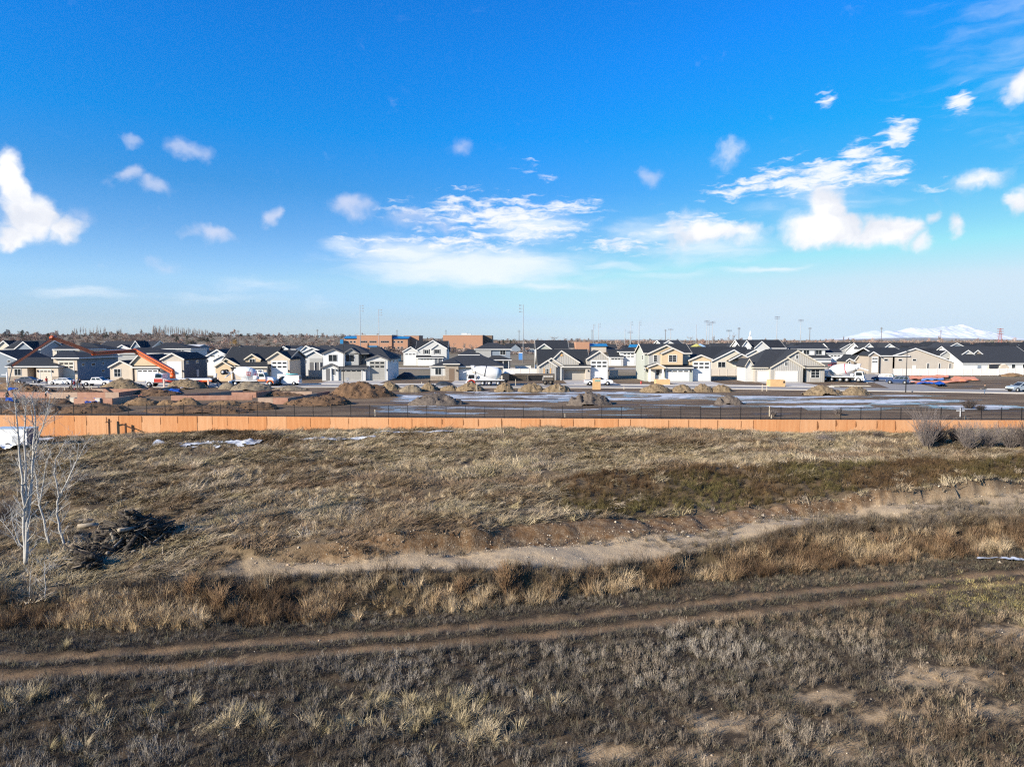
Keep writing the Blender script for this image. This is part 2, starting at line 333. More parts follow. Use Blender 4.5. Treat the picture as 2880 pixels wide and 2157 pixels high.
def ground_material():
    m = bpy.data.materials.new('ground_earth'); m.use_nodes = True; t = m.node_tree; b = t.nodes['Principled BSDF']; b.inputs['Roughness'].default_value = 0.95; b.inputs['Specular IOR Level'].default_value = 0.15
    L = t.links.new
    def N(ty, **k):
        n = t.nodes.new(ty)
        for a, v in k.items(): setattr(n, a, v)
        return n
    g = N('ShaderNodeTexCoord')
    def noise(s, d=5, r=.6, st=None):
        v = g.outputs['Object']
        if st: q = N('ShaderNodeVectorMath', operation='MULTIPLY'); q.inputs[1].default_value = st; L(v, q.inputs[0]); v = q.outputs[0]
        n = N('ShaderNodeTexNoise'); n.inputs['Scale'].default_value = s; n.inputs['Detail'].default_value = d; n.inputs['Roughness'].default_value = r; L(v, n.inputs[0]); return n.outputs[0]
    def rmp(v, a, bb, c=0., d=1.):
        n = N('ShaderNodeMapRange'); L(v, n.inputs[0])
        for i, x in zip((1, 2, 3, 4), (a, bb, c, d)): n.inputs[i].default_value = x
        return n.outputs[0]
    def mix(f, a, bb):
        n = N('ShaderNodeMix', data_type='RGBA')
        for s, v in ((n.inputs[0], f), (n.inputs[6], a), (n.inputs[7], bb)):
            if isinstance(v, tuple): s.default_value = (*v, 1)
            else: L(v, s)
        return n.outputs[2]
    nb, nf, nm = noise(.22, 4), noise(14, 5, .7), noise(2.2, 5, .65)
    A1, A2 = N('ShaderNodeAttribute', attribute_name='zoneA'), N('ShaderNodeAttribute', attribute_name='zoneB')
    s1, s2 = N('ShaderNodeSeparateColor'), N('ShaderNodeSeparateColor'); L(A1.outputs['Color'], s1.inputs[0]); L(A2.outputs['Color'], s2.inputs[0])
    meadow = mix(rmp(nm, .35, .65), mix(rmp(nb, .4, .6), (.12, .082, .048), (.16, .115, .07)), mix(rmp(nf, .3, .7), (.07, .05, .028), (.2, .15, .095)))
    low = mix(rmp(nf, .3, .7), (.035, .025, .016), (.095, .068, .044))
    c = mix(s1.outputs[2], meadow, low)
    c = mix(s2.outputs[1], c, mix(rmp(nf, .3, .7), (.055, .04, .02), (.11, .08, .045)))            # ditch face
    c = mix(s2.outputs[2], c, mix(rmp(nm, .35, .65), (.05, .034, .017), (.1, .062, .032)))          # weedy bank
    c = mix(s1.outputs[1], c, mix(rmp(nm, .35, .65), (.12, .065, .03), mix(rmp(nf, .42, .64), mix(rmp(noise(.14, 4), .42, .58), (.075, .045, .024), (.2, .12, .064)), (.36, .265, .17))))    # clay cut with stones
    c = mix(s1.outputs[0], c, mix(rmp(nf, .36, .66), mix(rmp(nm, .35, .65), (.32, .23, .14), (.41, .305, .195)), (.47, .365, .24)))      # gravel road
    c = mix(s2.outputs[0], c, mix(rmp(nm, .3, .7), (.175, .112, .064), (.24, .16, .095)))            # wheel ruts
    A3 = N('ShaderNodeAttribute', attribute_name='zoneC'); s3 = N('ShaderNodeSeparateColor'); L(A3.outputs['Color'], s3.inputs[0])
    c = mix(s3.outputs[1], c, mix(rmp(nf, .3, .7), mix(rmp(nm, .3, .7), (.22, .14, .07), (.33, .225, .125)), (.45, .335, .21)))       # bare earth
    nl = noise(.16, 5, .6, (.5, 1.5, 1)); nl2 = noise(.9, 5, .65, (.5, 1.6, 1))
    mud = mix(rmp(nl, .38, .62), (.1, .066, .042), mix(rmp(nl2, .35, .65), (.16, .11, .07), (.24, .175, .115)))
    c = mix(s3.outputs[0], c, mud)
    nfld = noise(.006, 4, .6, (1, 3, 1)); fld = mix(rmp(nfld, .42, .58), (.19, .145, .095), mix(rmp(noise(.03, 3), .4, .6), (.27, .22, .16), (.16, .14, .09)))
    c = mix(s3.outputs[2], c, fld)
    L(c, b.inputs['Base Color'])
    wet = rmp(nl, .42, .36, .95, .45); rm = N('ShaderNodeMix', data_type='FLOAT'); L(s3.outputs[0], rm.inputs[0]); rm.inputs[2].default_value = .95; L(wet, rm.inputs[3]); L(rm.outputs[0], b.inputs['Roughness'])
    bp = N('ShaderNodeBump'); bp.inputs['Strength'].default_value = .6; bp.inputs['Distance'].default_value = .12; L(noise(9, 6, .72), bp.inputs['Height']); L(bp.outputs[0], b.inputs['Normal'])
    return m
GM = ground_material()
gr = npmesh('ground', np.stack([gX, gY, gZ], -1).reshape(-1, 3), quads, GM, True, 'structure')
bare = np.clip(np.maximum(gauss(gX, gY, BARE) * 1.7, .5 * np.clip((gX - 1) / 6, 0, 1) * np.clip((29 - gY + .15 * gX) / 5, 0, 1)) + fbm((gX + gY) * .7, (gY - gX) * 2.4, 77, 4) * 1.6 + fbm(gX * 4, gY * 4, 78, 3) * 1.8 - 0.5, 0, 1) * Z_['front'] * Z_['low']
lotw = Z_['back'] * np.clip((175 - gY) / 12, 0, 1); fldw = Z_['back'] * np.clip((gY - 163) / 12, 0, 1)
o4 = np.ones_like(gX)
vattr(gr, 'zoneA', np.stack([Z_['road'] * Z_['front'], Z_['cut'] * Z_['front'], Z_['low'] * Z_['front'], o4], -1))
vattr(gr, 'zoneB', np.stack([Z_['rut'] * np.clip(.75 + fbm(gX * .7, gY * .7, 8, 3) * 1.2, 0, 1), Z_['ditch'] * Z_['front'], Z_['bank'] * Z_['front'] * np.clip(.7 + fbm(gX * .3, gY * .3, 4, 3) * 2, 0, 1), o4], -1))
vattr(gr, 'zoneC', np.stack([lotw, bare, fldw, o4], -1))
def gz(x, y): return float(terrain(np.array([x]), np.array([y]))[0])
# ------------------------------------------------------------------ dry grass and weeds: tufts of real blades, scattered
def blades(n, rad, ln, t0, t1, wd, seed, az=None, azs=math.pi, twig=0, seg=3, base_tilt=0.5):
    r = np.random.default_rng(seed); vs, fs = [], []
    def ribbon(p, a, tl0, tl1, L, w):
        st = L / seg; side = Vector((-math.sin(a), math.cos(a), 0)); up = r.uniform(-.6, .6); pts = []
        for i in range(seg + 1):
            s = i / seg; k = w * (1, .85, .6, .12)[min(3, int(round(s * 3)))] * .5
            pts.append((Vector(p), k)); t = tl0 + (tl1 - tl0) * s; d = Vector((math.sin(t) * math.cos(a), math.sin(t) * math.sin(a), math.cos(t))); p = Vector(p) + d * st
            p.z = max(p.z, .02)
        o = len(vs); sd = (side + Vector((0, 0, up))).normalized()
        for q, k in pts: vs.append(q - sd * k); vs.append(q + sd * k)
        for i in range(seg): fs.append((o + 2 * i, o + 2 * i + 1, o + 2 * i + 3, o + 2 * i + 2))
        return pts
    for _ in range(n):
        q = rad * math.sqrt(r.uniform()); f = r.uniform(0, 2 * math.pi); a = f + r.uniform(-.8, .8) if az is None else az + r.normal() * azs
        L = r.uniform(*ln); p = Vector((q * math.cos(f), q * math.sin(f), -.03))
        pts = ribbon(p, a, r.uniform(*t0), r.uniform(*t1), L, wd * r.uniform(.6, 1.4))
        for k in range(twig):
            j = r.integers(1, seg + 1); ribbon(pts[j][0].lerp(pts[j - 1][0], r.uniform()), r.uniform(0, 6.28), r.uniform(.3, .8), r.uniform(.5, 1.1), L * r.uniform(.2, .4), wd * .8)
    return np.array([tuple(v) for v in vs]), np.array(fs)
def blade_material(name, rough=0.9, vlo=.6, vhi=1.35):
    m = bpy.data.materials.new(name); m.use_nodes = True; t = m.node_tree; b = t.nodes['Principled BSDF']; b.inputs['Roughness'].default_value = rough; b.inputs['Specular IOR Level'].default_value = .1
    a = t.nodes.new('ShaderNodeAttribute'); a.attribute_type = 'INSTANCER'; a.attribute_name = 'tint'
    g = t.nodes.new('ShaderNodeTexCoord'); n = t.nodes.new('ShaderNodeTexNoise'); n.inputs['Scale'].default_value = 9; n.inputs['Detail'].default_value = 2; t.links.new(g.outputs['Object'], n.inputs[0])
    r = t.nodes.new('ShaderNodeMapRange'); r.inputs[1].default_value = .35; r.inputs[2].default_value = .65; r.inputs[3].default_value = vlo; r.inputs[4].default_value = vhi; t.links.new(n.outputs[0], r.inputs[0])
    x = t.nodes.new('ShaderNodeVectorMath'); x.operation = 'SCALE'; t.links.new(a.outputs['Color'], x.inputs[0]); t.links.new(r.outputs[0], x.inputs['Scale']); t.links.new(x.outputs[0], b.inputs['Base Color'])
    return m
BLM = blade_material('dry_blades'); STM = blade_material('pale_stone', .8, .8, 1.2)
def template(name, V, Fq, m=None):
    me = bpy.data.meshes.new(name); me.from_pydata(V.tolist(), [], Fq.tolist()); me.materials.append(m or BLM); me.update()
    return bpy.data.objects.new(name, me)
T_MAT = [template('grass_tuft', *blades(50, .38, (.3, .68), (.75, 1.25), (1.5, 2.3), .022, 100 + i, az=0, azs=.75)) for i in range(5)]
T_TUFT = [template('grass_tuft', *blades(60, .2, (.45, .9), (.05, .55), (.7, 1.9), .02, 200 + i)) for i in range(4)]
T_WEED = [template('weed', *blades(22, .15, (.3, .62), (0, .5), (.1, .8), .016, 300 + i, twig=3)) for i in range(6)]
T_LOW = [template('weed', *blades(26, .3, (.12, .3), (.2, 1.0), (.5, 1.6), .014, 400 + i, twig=1)) for i in range(4)]
T_REED = [template('reed', *blades(48, .3, (.7, 1.35), (0, .3), (.5, 1.7), .018, 500 + i)) for i in range(5)]
T_RUST = [template('weed', *blades(40, .3, (.9, 1.6), (0, .3), (.05, .45), .012, 600 + i, twig=3)) for i in range(3)]
T_TWIG = [template('weed', *blades(26, .25, (.5, 1.1), (.0, .7), (.1, .9), .014, 700 + i, twig=4)) for i in range(4)]
def rock(seed):
    bm = bmesh.new(); bmesh.ops.create_icosphere(bm, subdivisions=1, radius=1); r = np.random.default_rng(seed)
    for v in bm.verts: v.co = Vector((v.co.x * r.uniform(.7, 1.2), v.co.y * r.uniform(.7, 1.2), v.co.z * r.uniform(.4, .8)))
    V = np.array([tuple(v.co) for v in bm.verts]); Fq = np.array([[v.index for v in f.verts] for f in bm.faces]); bm.free(); return V, Fq
T_ROCK = [template('stone', *rock(800 + i), STM) for i in range(4)]
def scatter(name, P, temps, tint, scl, rotz=None, tilt=.12, seed=0):
    """one countless mass (stuff): points that each carry a tuft"""
    r = np.random.default_rng(seed); n = len(P)
    me = bpy.data.meshes.new(name); me.vertices.add(n); me.vertices.foreach_set('co', np.asarray(P, np.float32).ravel()); me.update()
    o = bpy.data.objects.new(name, me); COL.objects.link(o); o['kind'] = 'stuff'
    rz = r.uniform(0, 6.283, n) if rotz is None else rotz
    vattr(o, 'rot', np.stack([r.normal(0, tilt, n), r.normal(0, tilt, n), rz], -1), 'FLOAT_VECTOR')
    sc = np.asarray(scl); sc = np.repeat(sc[:, None], 3, 1) if sc.ndim == 1 else sc
    vattr(o, 'scl', sc, 'FLOAT_VECTOR'); vattr(o, 'pick', r.integers(0, len(temps), n), 'INT')
    vattr(o, 'tint', np.concatenate([np.clip(tint, .004, .9), np.ones((n, 1))], 1))
    g = bpy.data.node_groups.new(name, 'GeometryNodeTree'); g.interface.new_socket('Geometry', in_out='INPUT', socket_type='NodeSocketGeometry'); g.interface.new_socket('Geometry', in_out='OUTPUT', socket_type='NodeSocketGeometry')
    nn = g.nodes.new; gi, go, ip, jn = nn('NodeGroupInput'), nn('NodeGroupOutput'), nn('GeometryNodeInstanceOnPoints'), nn('GeometryNodeGeometryToInstance')
    for q in reversed(temps):
        oi = nn('GeometryNodeObjectInfo'); oi.inputs['Object'].default_value = q; oi.transform_space = 'ORIGINAL'; g.links.new(oi.outputs['Geometry'], jn.inputs[0])
    def na(nm, t):
        q = nn('GeometryNodeInputNamedAttribute'); q.data_type = t; q.inputs['Name'].default_value = nm; return q.outputs['Attribute']
    g.links.new(gi.outputs[0], ip.inputs['Points']); g.links.new(jn.outputs[0], ip.inputs['Instance']); ip.inputs['Pick Instance'].default_value = True
    g.links.new(na('pick', 'INT'), ip.inputs['Instance Index']); g.links.new(na('scl', 'FLOAT_VECTOR'), ip.inputs['Scale'])
    e = nn('FunctionNodeEulerToRotation'); g.links.new(na('rot', 'FLOAT_VECTOR'), e.inputs[0]); g.links.new(e.outputs[0], ip.inputs['Rotation'])
    g.links.new(ip.outputs[0], go.inputs[0])
    md = o.modifiers.new('scatter', 'NODES'); md.node_group = g
    return o
def cand(n, y0, y1, seed, margin=6):
    """uniform random ground points in the wedge the drone sees, with a margin"""
    r = np.random.default_rng(seed); Y = np.sqrt(r.uniform(y0 ** 2, y1 ** 2, n)); X = r.uniform(-1, 1, n) * (Y * .78 + margin); return X, Y
def pal(u, cols):
    k = np.linspace(0, 1, len(cols)); c = np.array(cols); return np.stack([np.interp(u, k, c[:, i]) for i in range(3)], -1)
def vary(t, seed, a=.3): return t * np.random.default_rng(seed).uniform(1 - a, 1 + a, (len(t), 1))
STRAW, OLV, BRN, GRY = (.42, .325, .215), (.24, .18, .1), (.2, .132, .076), (.3, .24, .175)
# upper meadow
X, Y = cand(62000, 33, 87, 1); z, q = terrain(X, Y, zones=True); ys = q['ys']; r_ = np.random.default_rng(5)
dens = np.clip(.75 + fbm(X * .25, Y * .4, 61, 4) * 1.6, .12, 1) * np.where(Y < q['wy'] - .4, 1, 0) * np.where((Y > ys[2] + .1) | ((X < -7) & (Y > ys[4] - .3) & (q['road'] < .35)), 1, 0) * np.where(q['bank'] > .25, .03, .62)
k = r_.uniform(size=len(X)) < dens; X, Y, z = X[k], Y[k], z[k]; u = np.clip(.48 + fbm(X * .12, Y * .22, 63, 4) * 2.1 + r_.normal(0, .13, len(X)), 0, 1)
lay = .35 + fbm(X * .12, Y * .12, 71, 3) * 7 + r_.normal(0, .5, len(X))
scatter('meadow_grass', np.stack([X, Y, z], -1), T_MAT, vary(pal(u, [(.22, .15, .09), (.18, .13, .072), (.36, .285, .2), (.25, .2, .105), (.46, .365, .24), (.3, .22, .13)]), 2, .45), r_.uniform(.8, 1.7, len(X)) * (1 + .5 * np.clip(fbm(X * .35, Y * .5, 72, 3) * 3, -.6, 1)), lay, .15, 3)
# pale drooping tufts in drifts over the meadow
X, Y = cand(16000, 40, 78, 6); z, q = terrain(X, Y, zones=True); ys = q['ys']
dr = fbm(X * .22, Y * .5, 65, 4); k = (dr > .1) & (Y > ys[2] + .4) & (Y < q['wy'] - 3) & (q['bank'] < .2) & (np.random.default_rng(8).uniform(size=len(X)) < .8); X, Y, z = X[k], Y[k], z[k]; r_ = np.random.default_rng(9)
scatter('pale_grass', np.stack([X, Y, z], -1), T_TUFT, vary(pal(r_.uniform(0, 1, len(X)), [STRAW, (.4, .31, .19), (.5, .39, .26), OLV]), 4, .35), r_.uniform(.4, .85, len(X)), None, .35, 5)
# weedy bank under the bench
X, Y = cand(24000, 42, 68, 12); z, q = terrain(X, Y, zones=True); k = q['bank'] > .25; X, Y, z = X[k], Y[k], z[k]; r_ = np.random.default_rng(13)
u = np.clip(.5 + fbm(X * .2, Y * .3, 91, 4) * 1.8, 0, 1)
scatter('bank_weeds', np.stack([X, Y, z], -1), T_WEED + T_LOW, vary(pal(u, [(.085, .05, .027), (.12, .075, .04), (.09, .07, .03), (.13, .11, .045)]), 6, .4), r_.uniform(.55, 1.15, len(X)), None, .3, 7)
# verge between gravel road and ditch, and road edges
X, Y = cand(40000, 32, 62, 22); z, q = terrain(X, Y, zones=True); ys = q['ys']; r_ = np.random.default_rng(23)
ed = np.where((Y < ys[4] + .55) & (Y > ys[4] - .5), .7, 0) + np.where((Y < ys[3] - .2) & (Y > ys[4]) & (X > 8), np.clip(fbm(X * .3, Y * .8, 93, 3) * 3, 0, .5), 0) + np.where((X > 20) & (Y < ys[3] - 3.0) & (Y > ys[4]), .85, 0) + np.where((np.abs(Y - ys[3]) < .6), .15, 0)
k = r_.uniform(size=len(X)) < ed; X, Y, z = X[k], Y[k], z[k]
scatter('verge_weeds', np.stack([X, Y, z], -1), T_LOW + T_WEED[:2], vary(pal(r_.uniform(0, 1, len(X)), [(.13, .105, .085), (.2, .165, .125), (.1, .08, .06), (.24, .19, .12)]), 8), r_.uniform(.6, 1.3, len(X)), None, .25, 9)
# reeds and rank grass down the ditch side
X, Y = cand(34000, 29, 56, 32); z, q = terrain(X, Y, zones=True); ys = q['ys']; r_ = np.random.default_rng(33)
cl = fbm(X * .28, Y * .3, 95, 4) + .10
dn = np.where((Y < ys[4] + .2) & (Y > ys[5] - .5), np.clip(.36 + cl * 2.6, .03, 1), 0) * np.where(Y > ys[5] + (ys[4] - ys[5]) * .6, .4, 1); k = r_.uniform(size=len(X)) < dn; X, Y, z = X[k], Y[k], z[k]
u = np.clip(.5 + fbm(X * .35, Y * .35, 97, 3) * 2 + r_.normal(0, .12, len(X)), 0, 1)
tt = np.clip((Y - ys[5][k]) / np.maximum(ys[4][k] - ys[5][k], .5), 0, 1)
scatter('ditch_grass', np.stack([X, Y, z], -1), T_REED + T_TUFT[:2], vary(pal(u, [(.11, .07, .042), (.22, .14, .08), (.42, .3, .175), (.54, .42, .275), (.4, .29, .165)]), 10, .4) * np.where(tt > .75, .55, 1)[:, None], r_.uniform(.42, .88, len(X)) * np.where(tt > .7, .6, 1.0), None, .18, 11)
X, Y = cand(9000, 29, 56, 35); z, q = terrain(X, Y, zones=True); ys = q['ys']; k = (Y < ys[4] + .3) & (Y > ys[5] + .1); X, Y, z = X[k], Y[k], z[k]; r_ = np.random.default_rng(36)
scatter('ditch_weeds', np.stack([X, Y, z], -1), T_TWIG + T_WEED, vary(pal(r_.uniform(0, 1, len(X)), [(.07, .05, .035), (.12, .085, .055), (.17, .13, .09)]), 12, .35), r_.uniform(.5, 1.1, len(X)), None, .3, 13)
# near field of grey weed stalks, thinned on the wheel ruts and bare earth
X, Y = cand(40000, 17, 46, 42, 8); z, q = terrain(X, Y, zones=True); ys = q['ys']; r_ = np.random.default_rng(43)
ba = np.clip(gauss(X, Y, BARE) * 1.4 + fbm(X * 1.2, Y * 1.2, 77, 4) * .9 - .1, 0, 1); pa = np.clip(gauss(X, Y, PALE), 0, 1); ol = np.clip(gauss(X, Y, OLIVE) * 1.5, 0, 1)
r0, r1 = Y - cy(RUT[0], X), Y - cy(RUT[1], X); rr = np.minimum(np.abs(r0), np.abs(r1)); mid = (r0 < 0) & (r1 > 0)
d = np.where(Y < ys[5] + .3, 1, 0) * np.where(rr < .55 + fbm(X * .8, Y, 3, 3) * .7, .0, 1) * np.where(mid, .55, 1) * .9 * (.58 + .42 * np.cos(6.283 * (r1 + .3 * fbm(X * .5, Y * .5, 55, 2)) / 1.05)) * (1 - .82 * ba) * (1 - .75 * pa) * (1 - .85 * ol) * np.clip(.75 + fbm(X * 1.1, Y * 1.1, 99, 4) * 2.6, .08, 1)
k = r_.uniform(size=len(X)) < d; side = np.clip((X[k] - 4) / 12 + fbm(X[k] * .2, Y[k] * .3, 101, 3) * 2, 0, 1)[:, None]; strip = (Y > cy(RUT[1], X) - .2)[k]
X, Y, z = X[k], Y[k], z[k]; u = np.clip(.45 + fbm(X * .5, Y * .5, 103, 4) * 1.6 + r_.normal(0, .12, len(X)), 0, 1)
tn = pal(u, [(.075, .061, .048), (.165, .14, .113), (.28, .24, .195), (.35, .305, .25)]) * (1 - side) + pal(u, [(.085, .06, .04), (.18, .13, .088), (.3, .225, .15), (.4, .3, .195)]) * side
scatter('grey_weeds', np.stack([X, Y, z], -1), T_WEED, vary(tn, 14, .3), r_.uniform(.38, .9, len(X)) * np.where(strip, .55, 1), None, .2, 15)
X, Y = cand(22000, 17, 46, 45, 8); z, q = terrain(X, Y, zones=True); ys = q['ys']; r_ = np.random.default_rng(46)
ba = np.clip(gauss(X, Y, BARE) * 1.4 + fbm(X * 1.2, Y * 1.2, 77, 4) * .9 - .1, 0, 1); rr = np.minimum(np.abs(Y - cy(RUT[0], X)), np.abs(Y - cy(RUT[1], X)))
k = (Y < ys[5] + .3) & (r_.uniform(size=len(X)) > ba * .95) & (rr > .5); X, Y, z = X[k], Y[k], z[k]
scatter('low_litter', np.stack([X, Y, z], -1), T_LOW, vary(pal(r_.uniform(0, 1, len(X)), [(.045, .038, .032), (.09, .075, .06), (.12, .11, .07), (.15, .12, .09)]), 16, .35), r_.uniform(.6, 1.3, len(X)), None, .2, 17)
# pale clumps of cheatgrass in the near field
X, Y = cand(26000, 17, 34, 52, 8); z = terrain(X, Y); r_ = np.random.default_rng(53); pa = gauss(X, Y, PALE)
k = r_.uniform(size=len(X)) < np.clip((pa * 1.25 + fbm(X * 1.1, Y * 1.1, 105, 4) * 1.5 - .42), 0, .95); X, Y, z = X[k], Y[k], z[k]; lay = 2.2 + fbm(X * .5, Y * .5, 107, 3) * 6 + r_.normal(0, .4, len(X))
scatter('cheat_grass', np.stack([X, Y, z], -1), T_TUFT + T_MAT[:3], vary(pal(r_.uniform(0, 1, len(X)), [(.4, .32, .205), (.27, .22, .12), (.52, .42, .28), (.2, .165, .085)]), 18), r_.uniform(.45, .85, len(X)), lay, .25, 19)
X, Y = cand(22000, 28, 50, 55, 10); z = terrain(X, Y); r_ = np.random.default_rng(56); ol = np.clip(gauss(X, Y, OLIVE) * 1.5, 0, 1); k = r_.uniform(size=len(X)) < ol * .9; X, Y, z = X[k], Y[k], z[k]
scatter('short_grass', np.stack([X, Y, z], -1), T_LOW, vary(pal(r_.uniform(0, 1, len(X)), [(.34, .28, .11), (.42, .34, .15), (.24, .21, .07)]), 20), r_.uniform(.5, .9, len(X)), None, .2, 21)
# stones: along the cut, on the road, on the bare earth, a few in the weeds
X, Y = cand(70000, 17, 62, 62); z, q = terrain(X, Y, zones=True); ys = q['ys']; r_ = np.random.default_rng(63); ba = np.clip(gauss(X, Y, BARE), 0, 1)
d = np.where((np.abs(Y - ys[3] - .2) < .7) & (X > -15), .75, 0) + np.where(q['cut'] > .4, .25, 0) + q['road'] * .07 + np.where(Y < ys[5], ba * .12 + .006, 0) + np.where((Y < ys[4]) & (Y > ys[5]), .05, 0)
k = r_.uniform(size=len(X)) < d; X, Y, z = X[k], Y[k], z[k]
scatter('stones', np.stack([X, Y, z + .01], -1), T_ROCK, vary(pal(r_.uniform(0, 1, len(X)), [(.3, .22, .15), (.42, .34, .25), (.55, .48, .38)]), 22, .3), np.clip(.026 * np.exp(r_.normal(0, .5, len(X))), .012, .14), None, .5, 23)
# ------------------------------------------------------------------ retaining wall and iron fence
K = 4.602                                            # survey scale of the enlarged strips the fronts were measured on
def ZP(x0, zx, zy): return x0 + zx / K, 880 + zy / K
M_CON = mat('formed_concrete', (.47, .2, .08), .85, .25, .9, col2=(.57, .29, .135), stretch=(4.5, 4.5, .35), bump=.3, bscale=14)
M_CON2 = mat('formed_concrete_pale', (.51, .25, .115), .85, .25, .9, col2=(.59, .325, .17), stretch=(4.5, 4.5, .35), bump=.3, bscale=14)
M_CON3 = mat('formed_concrete_deep', (.44, .18, .066), .85, .25, .9, col2=(.55, .26, .11), stretch=(4.5, 4.5, .35), bump=.3, bscale=14)
M_STAIN = mat('rust_stain', (.2, .085, .035), .9, .3, 3)
M_COPE = mat('wall_cap', (.42, .34, .26), .85)
M_IRON = mat('black_iron', (.012, .012, .014), .45, .2)
wallo = thing('retaining_wall', (0, float(wallY(0)), 0), 'long orange tan concrete retaining wall below the black iron fence', 'wall')
px = -260.0; R.seed(3)
joints = []
while px < 3160: joints.append(px); px += R.choice([34, 42, 48, 52, 56, 60, 66])
for i, (a, b) in enumerate(zip(joints[:-1], joints[1:])):
    xa, ya = (lambda Y: (at_depth(a, 1180, Y)[0], Y))(float(wallY((a - CX) / F * 85))); xb, yb = (lambda Y: (at_depth(b, 1180, Y)[0], Y))(float(wallY((b - CX) / F * 85)))
    m = MB(); g = .01; dy = R.uniform(-.025, .025)
    zb = min(np.interp(xa, _wbx, _wbz), np.interp(xb, _wbx, _wbz)) - .7
    m.add([(xa + g, ya + dy, zb), (xb - g, yb + dy, zb), (xb - g, yb + .26, zb), (xa + g, ya + .26, zb), (xa + g, ya + dy, 0.02), (xb - g, yb + dy, .02), (xb - g, yb + .26, .02), (xa + g, ya + .26, .02)],
          [(0, 3, 2, 1), (4, 5, 6, 7), (0, 1, 5, 4), (1, 2, 6, 5), (2, 3, 7, 6), (3, 0, 4, 7)])
    m.build('wall_panel', R.choice([M_CON, M_CON2, M_CON3] if a < 900 else [M_CON, M_CON2, M_CON2, M_CON2]), wallo)
    if R.random() < .75 and a > 150:                 # rust streak bleeding from the joint
        s = MB(); h = R.uniform(.6, 1.25); w = R.uniform(.1, .3); zt = .0 - R.uniform(0, .15); yy = ya + dy - .005
        zz = [zt - h * t for t in (0, .4, .75, 1)]; ws = [w * .4, w * .7, w, w * .5]
        vs = []
        for q, (z1, w1) in enumerate(zip(zz, ws)): vs += [(xa + g + .003, yy, z1), (xa + g + w1 + R.uniform(-.03, .03), yy, z1)]
        s.add(vs, [(2 * q, 2 * q + 1, 2 * q + 3, 2 * q + 2) for q in range(3)]); s.build('rust_stain', M_STAIN, wallo)
fence = thing('iron_fence', (0, float(wallY(0)) + .2, 0), 'black iron picket fence along the top of the retaining wall', 'fence')
fence['kind'] = 'thing'
posts = []
x = -76.0
while x < 76: posts.append(x); x += 2.42
FH = 1.5; pk_mesh = None
for i, xp in enumerate(posts):
    yp = float(wallY(xp)) + .13
    MB().box(xp - .035, xp + .035, yp - .035, yp + .035, .021, FH + .08).build('post', M_IRON, fence)
    if i + 1 < len(posts):
        xq = posts[i + 1]; yq = float(wallY(xq)) + .13
        for zz in (.14, FH - .22, FH - .02): MB().bar((xp + .035, yp, zz), (xq - .035, yq, zz), .035, .045).build('rail', M_IRON, fence)
        m = MB(); n = 20
        for k in range(1, n):
            t = k / n; xx = xp + (xq - xp) * t; yy = yp + (yq - yp) * t; m.add([(xx - .011, yy, .08), (xx + .011, yy, .08), (xx, yy + .016, .08), (xx - .011, yy, FH), (xx + .011, yy, FH), (xx, yy + .016, FH)], [(0, 1, 4, 3), (1, 2, 5, 4), (2, 0, 3, 5), (3, 4, 5)])
        m.build('picket_infill', M_IRON, fence, kind='stuff')
# ------------------------------------------------------------------ street, pavements, driveways (sheets each a little above the last)
M_ROAD = mat('street_concrete', (.27, .25, .23), .9, .12, .25); M_WALK = mat('pavement_concrete', (.5, .47, .43), .9, .1, .5); M_DRIVE = mat('driveway_concrete', (.4, .37, .34), .9, .1, .4)
def strip(name, pts, w0, w1, z, m, kind='structure', h=0):
    """a ribbon along pts (X, Y): from w0 to w1 across"""
    P = [Vector((a, b, 0)) for a, b in pts]; mb = MB(); vs = []
    for i, p in enumerate(P):
        d = (P[min(i + 1, len(P) - 1)] - P[max(i - 1, 0)]).normalized(); n = Vector((-d.y, d.x, 0))
        a, b = p + n * w0, p + n * w1
        vs += [(a.x, a.y, z), (b.x, b.y, z)] + ([(a.x, a.y, z - h), (b.x, b.y, z - h)] if h else [])
    q = 4 if h else 2; fs = []
    for i in range(len(P) - 1):
        o, e = i * q, (i + 1) * q; fs.append((o, o + 1, e + 1, e))
        if h: fs += [(o, e, e + 2, o + 2), (o + 1, o + 3, e + 3, e + 1)]
    mb.add(vs, fs); return mb.build(name, m, kind=kind)
ST = [(-240, 145), (-100, 145), (-45, 144.5), (-5, 143.5), (20, 142.5), (45, 139.5), (65, 135), (90, 129.5), (115, 125), (240, 112)]
strip('street', ST, -4.6, 4.6, .03, M_ROAD)
strip('kerb', ST, -5.0, -4.6, .13, M_WALK, h=.2); 
strip('pavement', [p for p in ST if p[0] < 75] , 4.6, 6.4, .13, M_WALK, h=.2)
strip('pavement', [(92, 129), (115, 125), (240, 112)], 4.6, 6.4, .13, M_WALK, h=.2)
SS = [(80, 135), (86, 152), (96, 185), (112, 240), (128, 300)]
strip('side_street', SS, -4.5, 4.5, .034, M_ROAD); strip('pavement', SS[1:], 4.5, 6.0, .13, M_WALK, h=.2); strip('pavement', SS[1:], -6.0, -4.5, .13, M_WALK, h=.2)
# a second street behind the first row of houses
strip('back_street', [(-200, 236), (-60, 232), (60, 226), (100, 224)], -4, 4, .03, M_ROAD); strip('pavement', [(-200, 236), (-60, 232), (60, 226), (98, 224)], 4, 5.6, .1, M_WALK, h=.15)
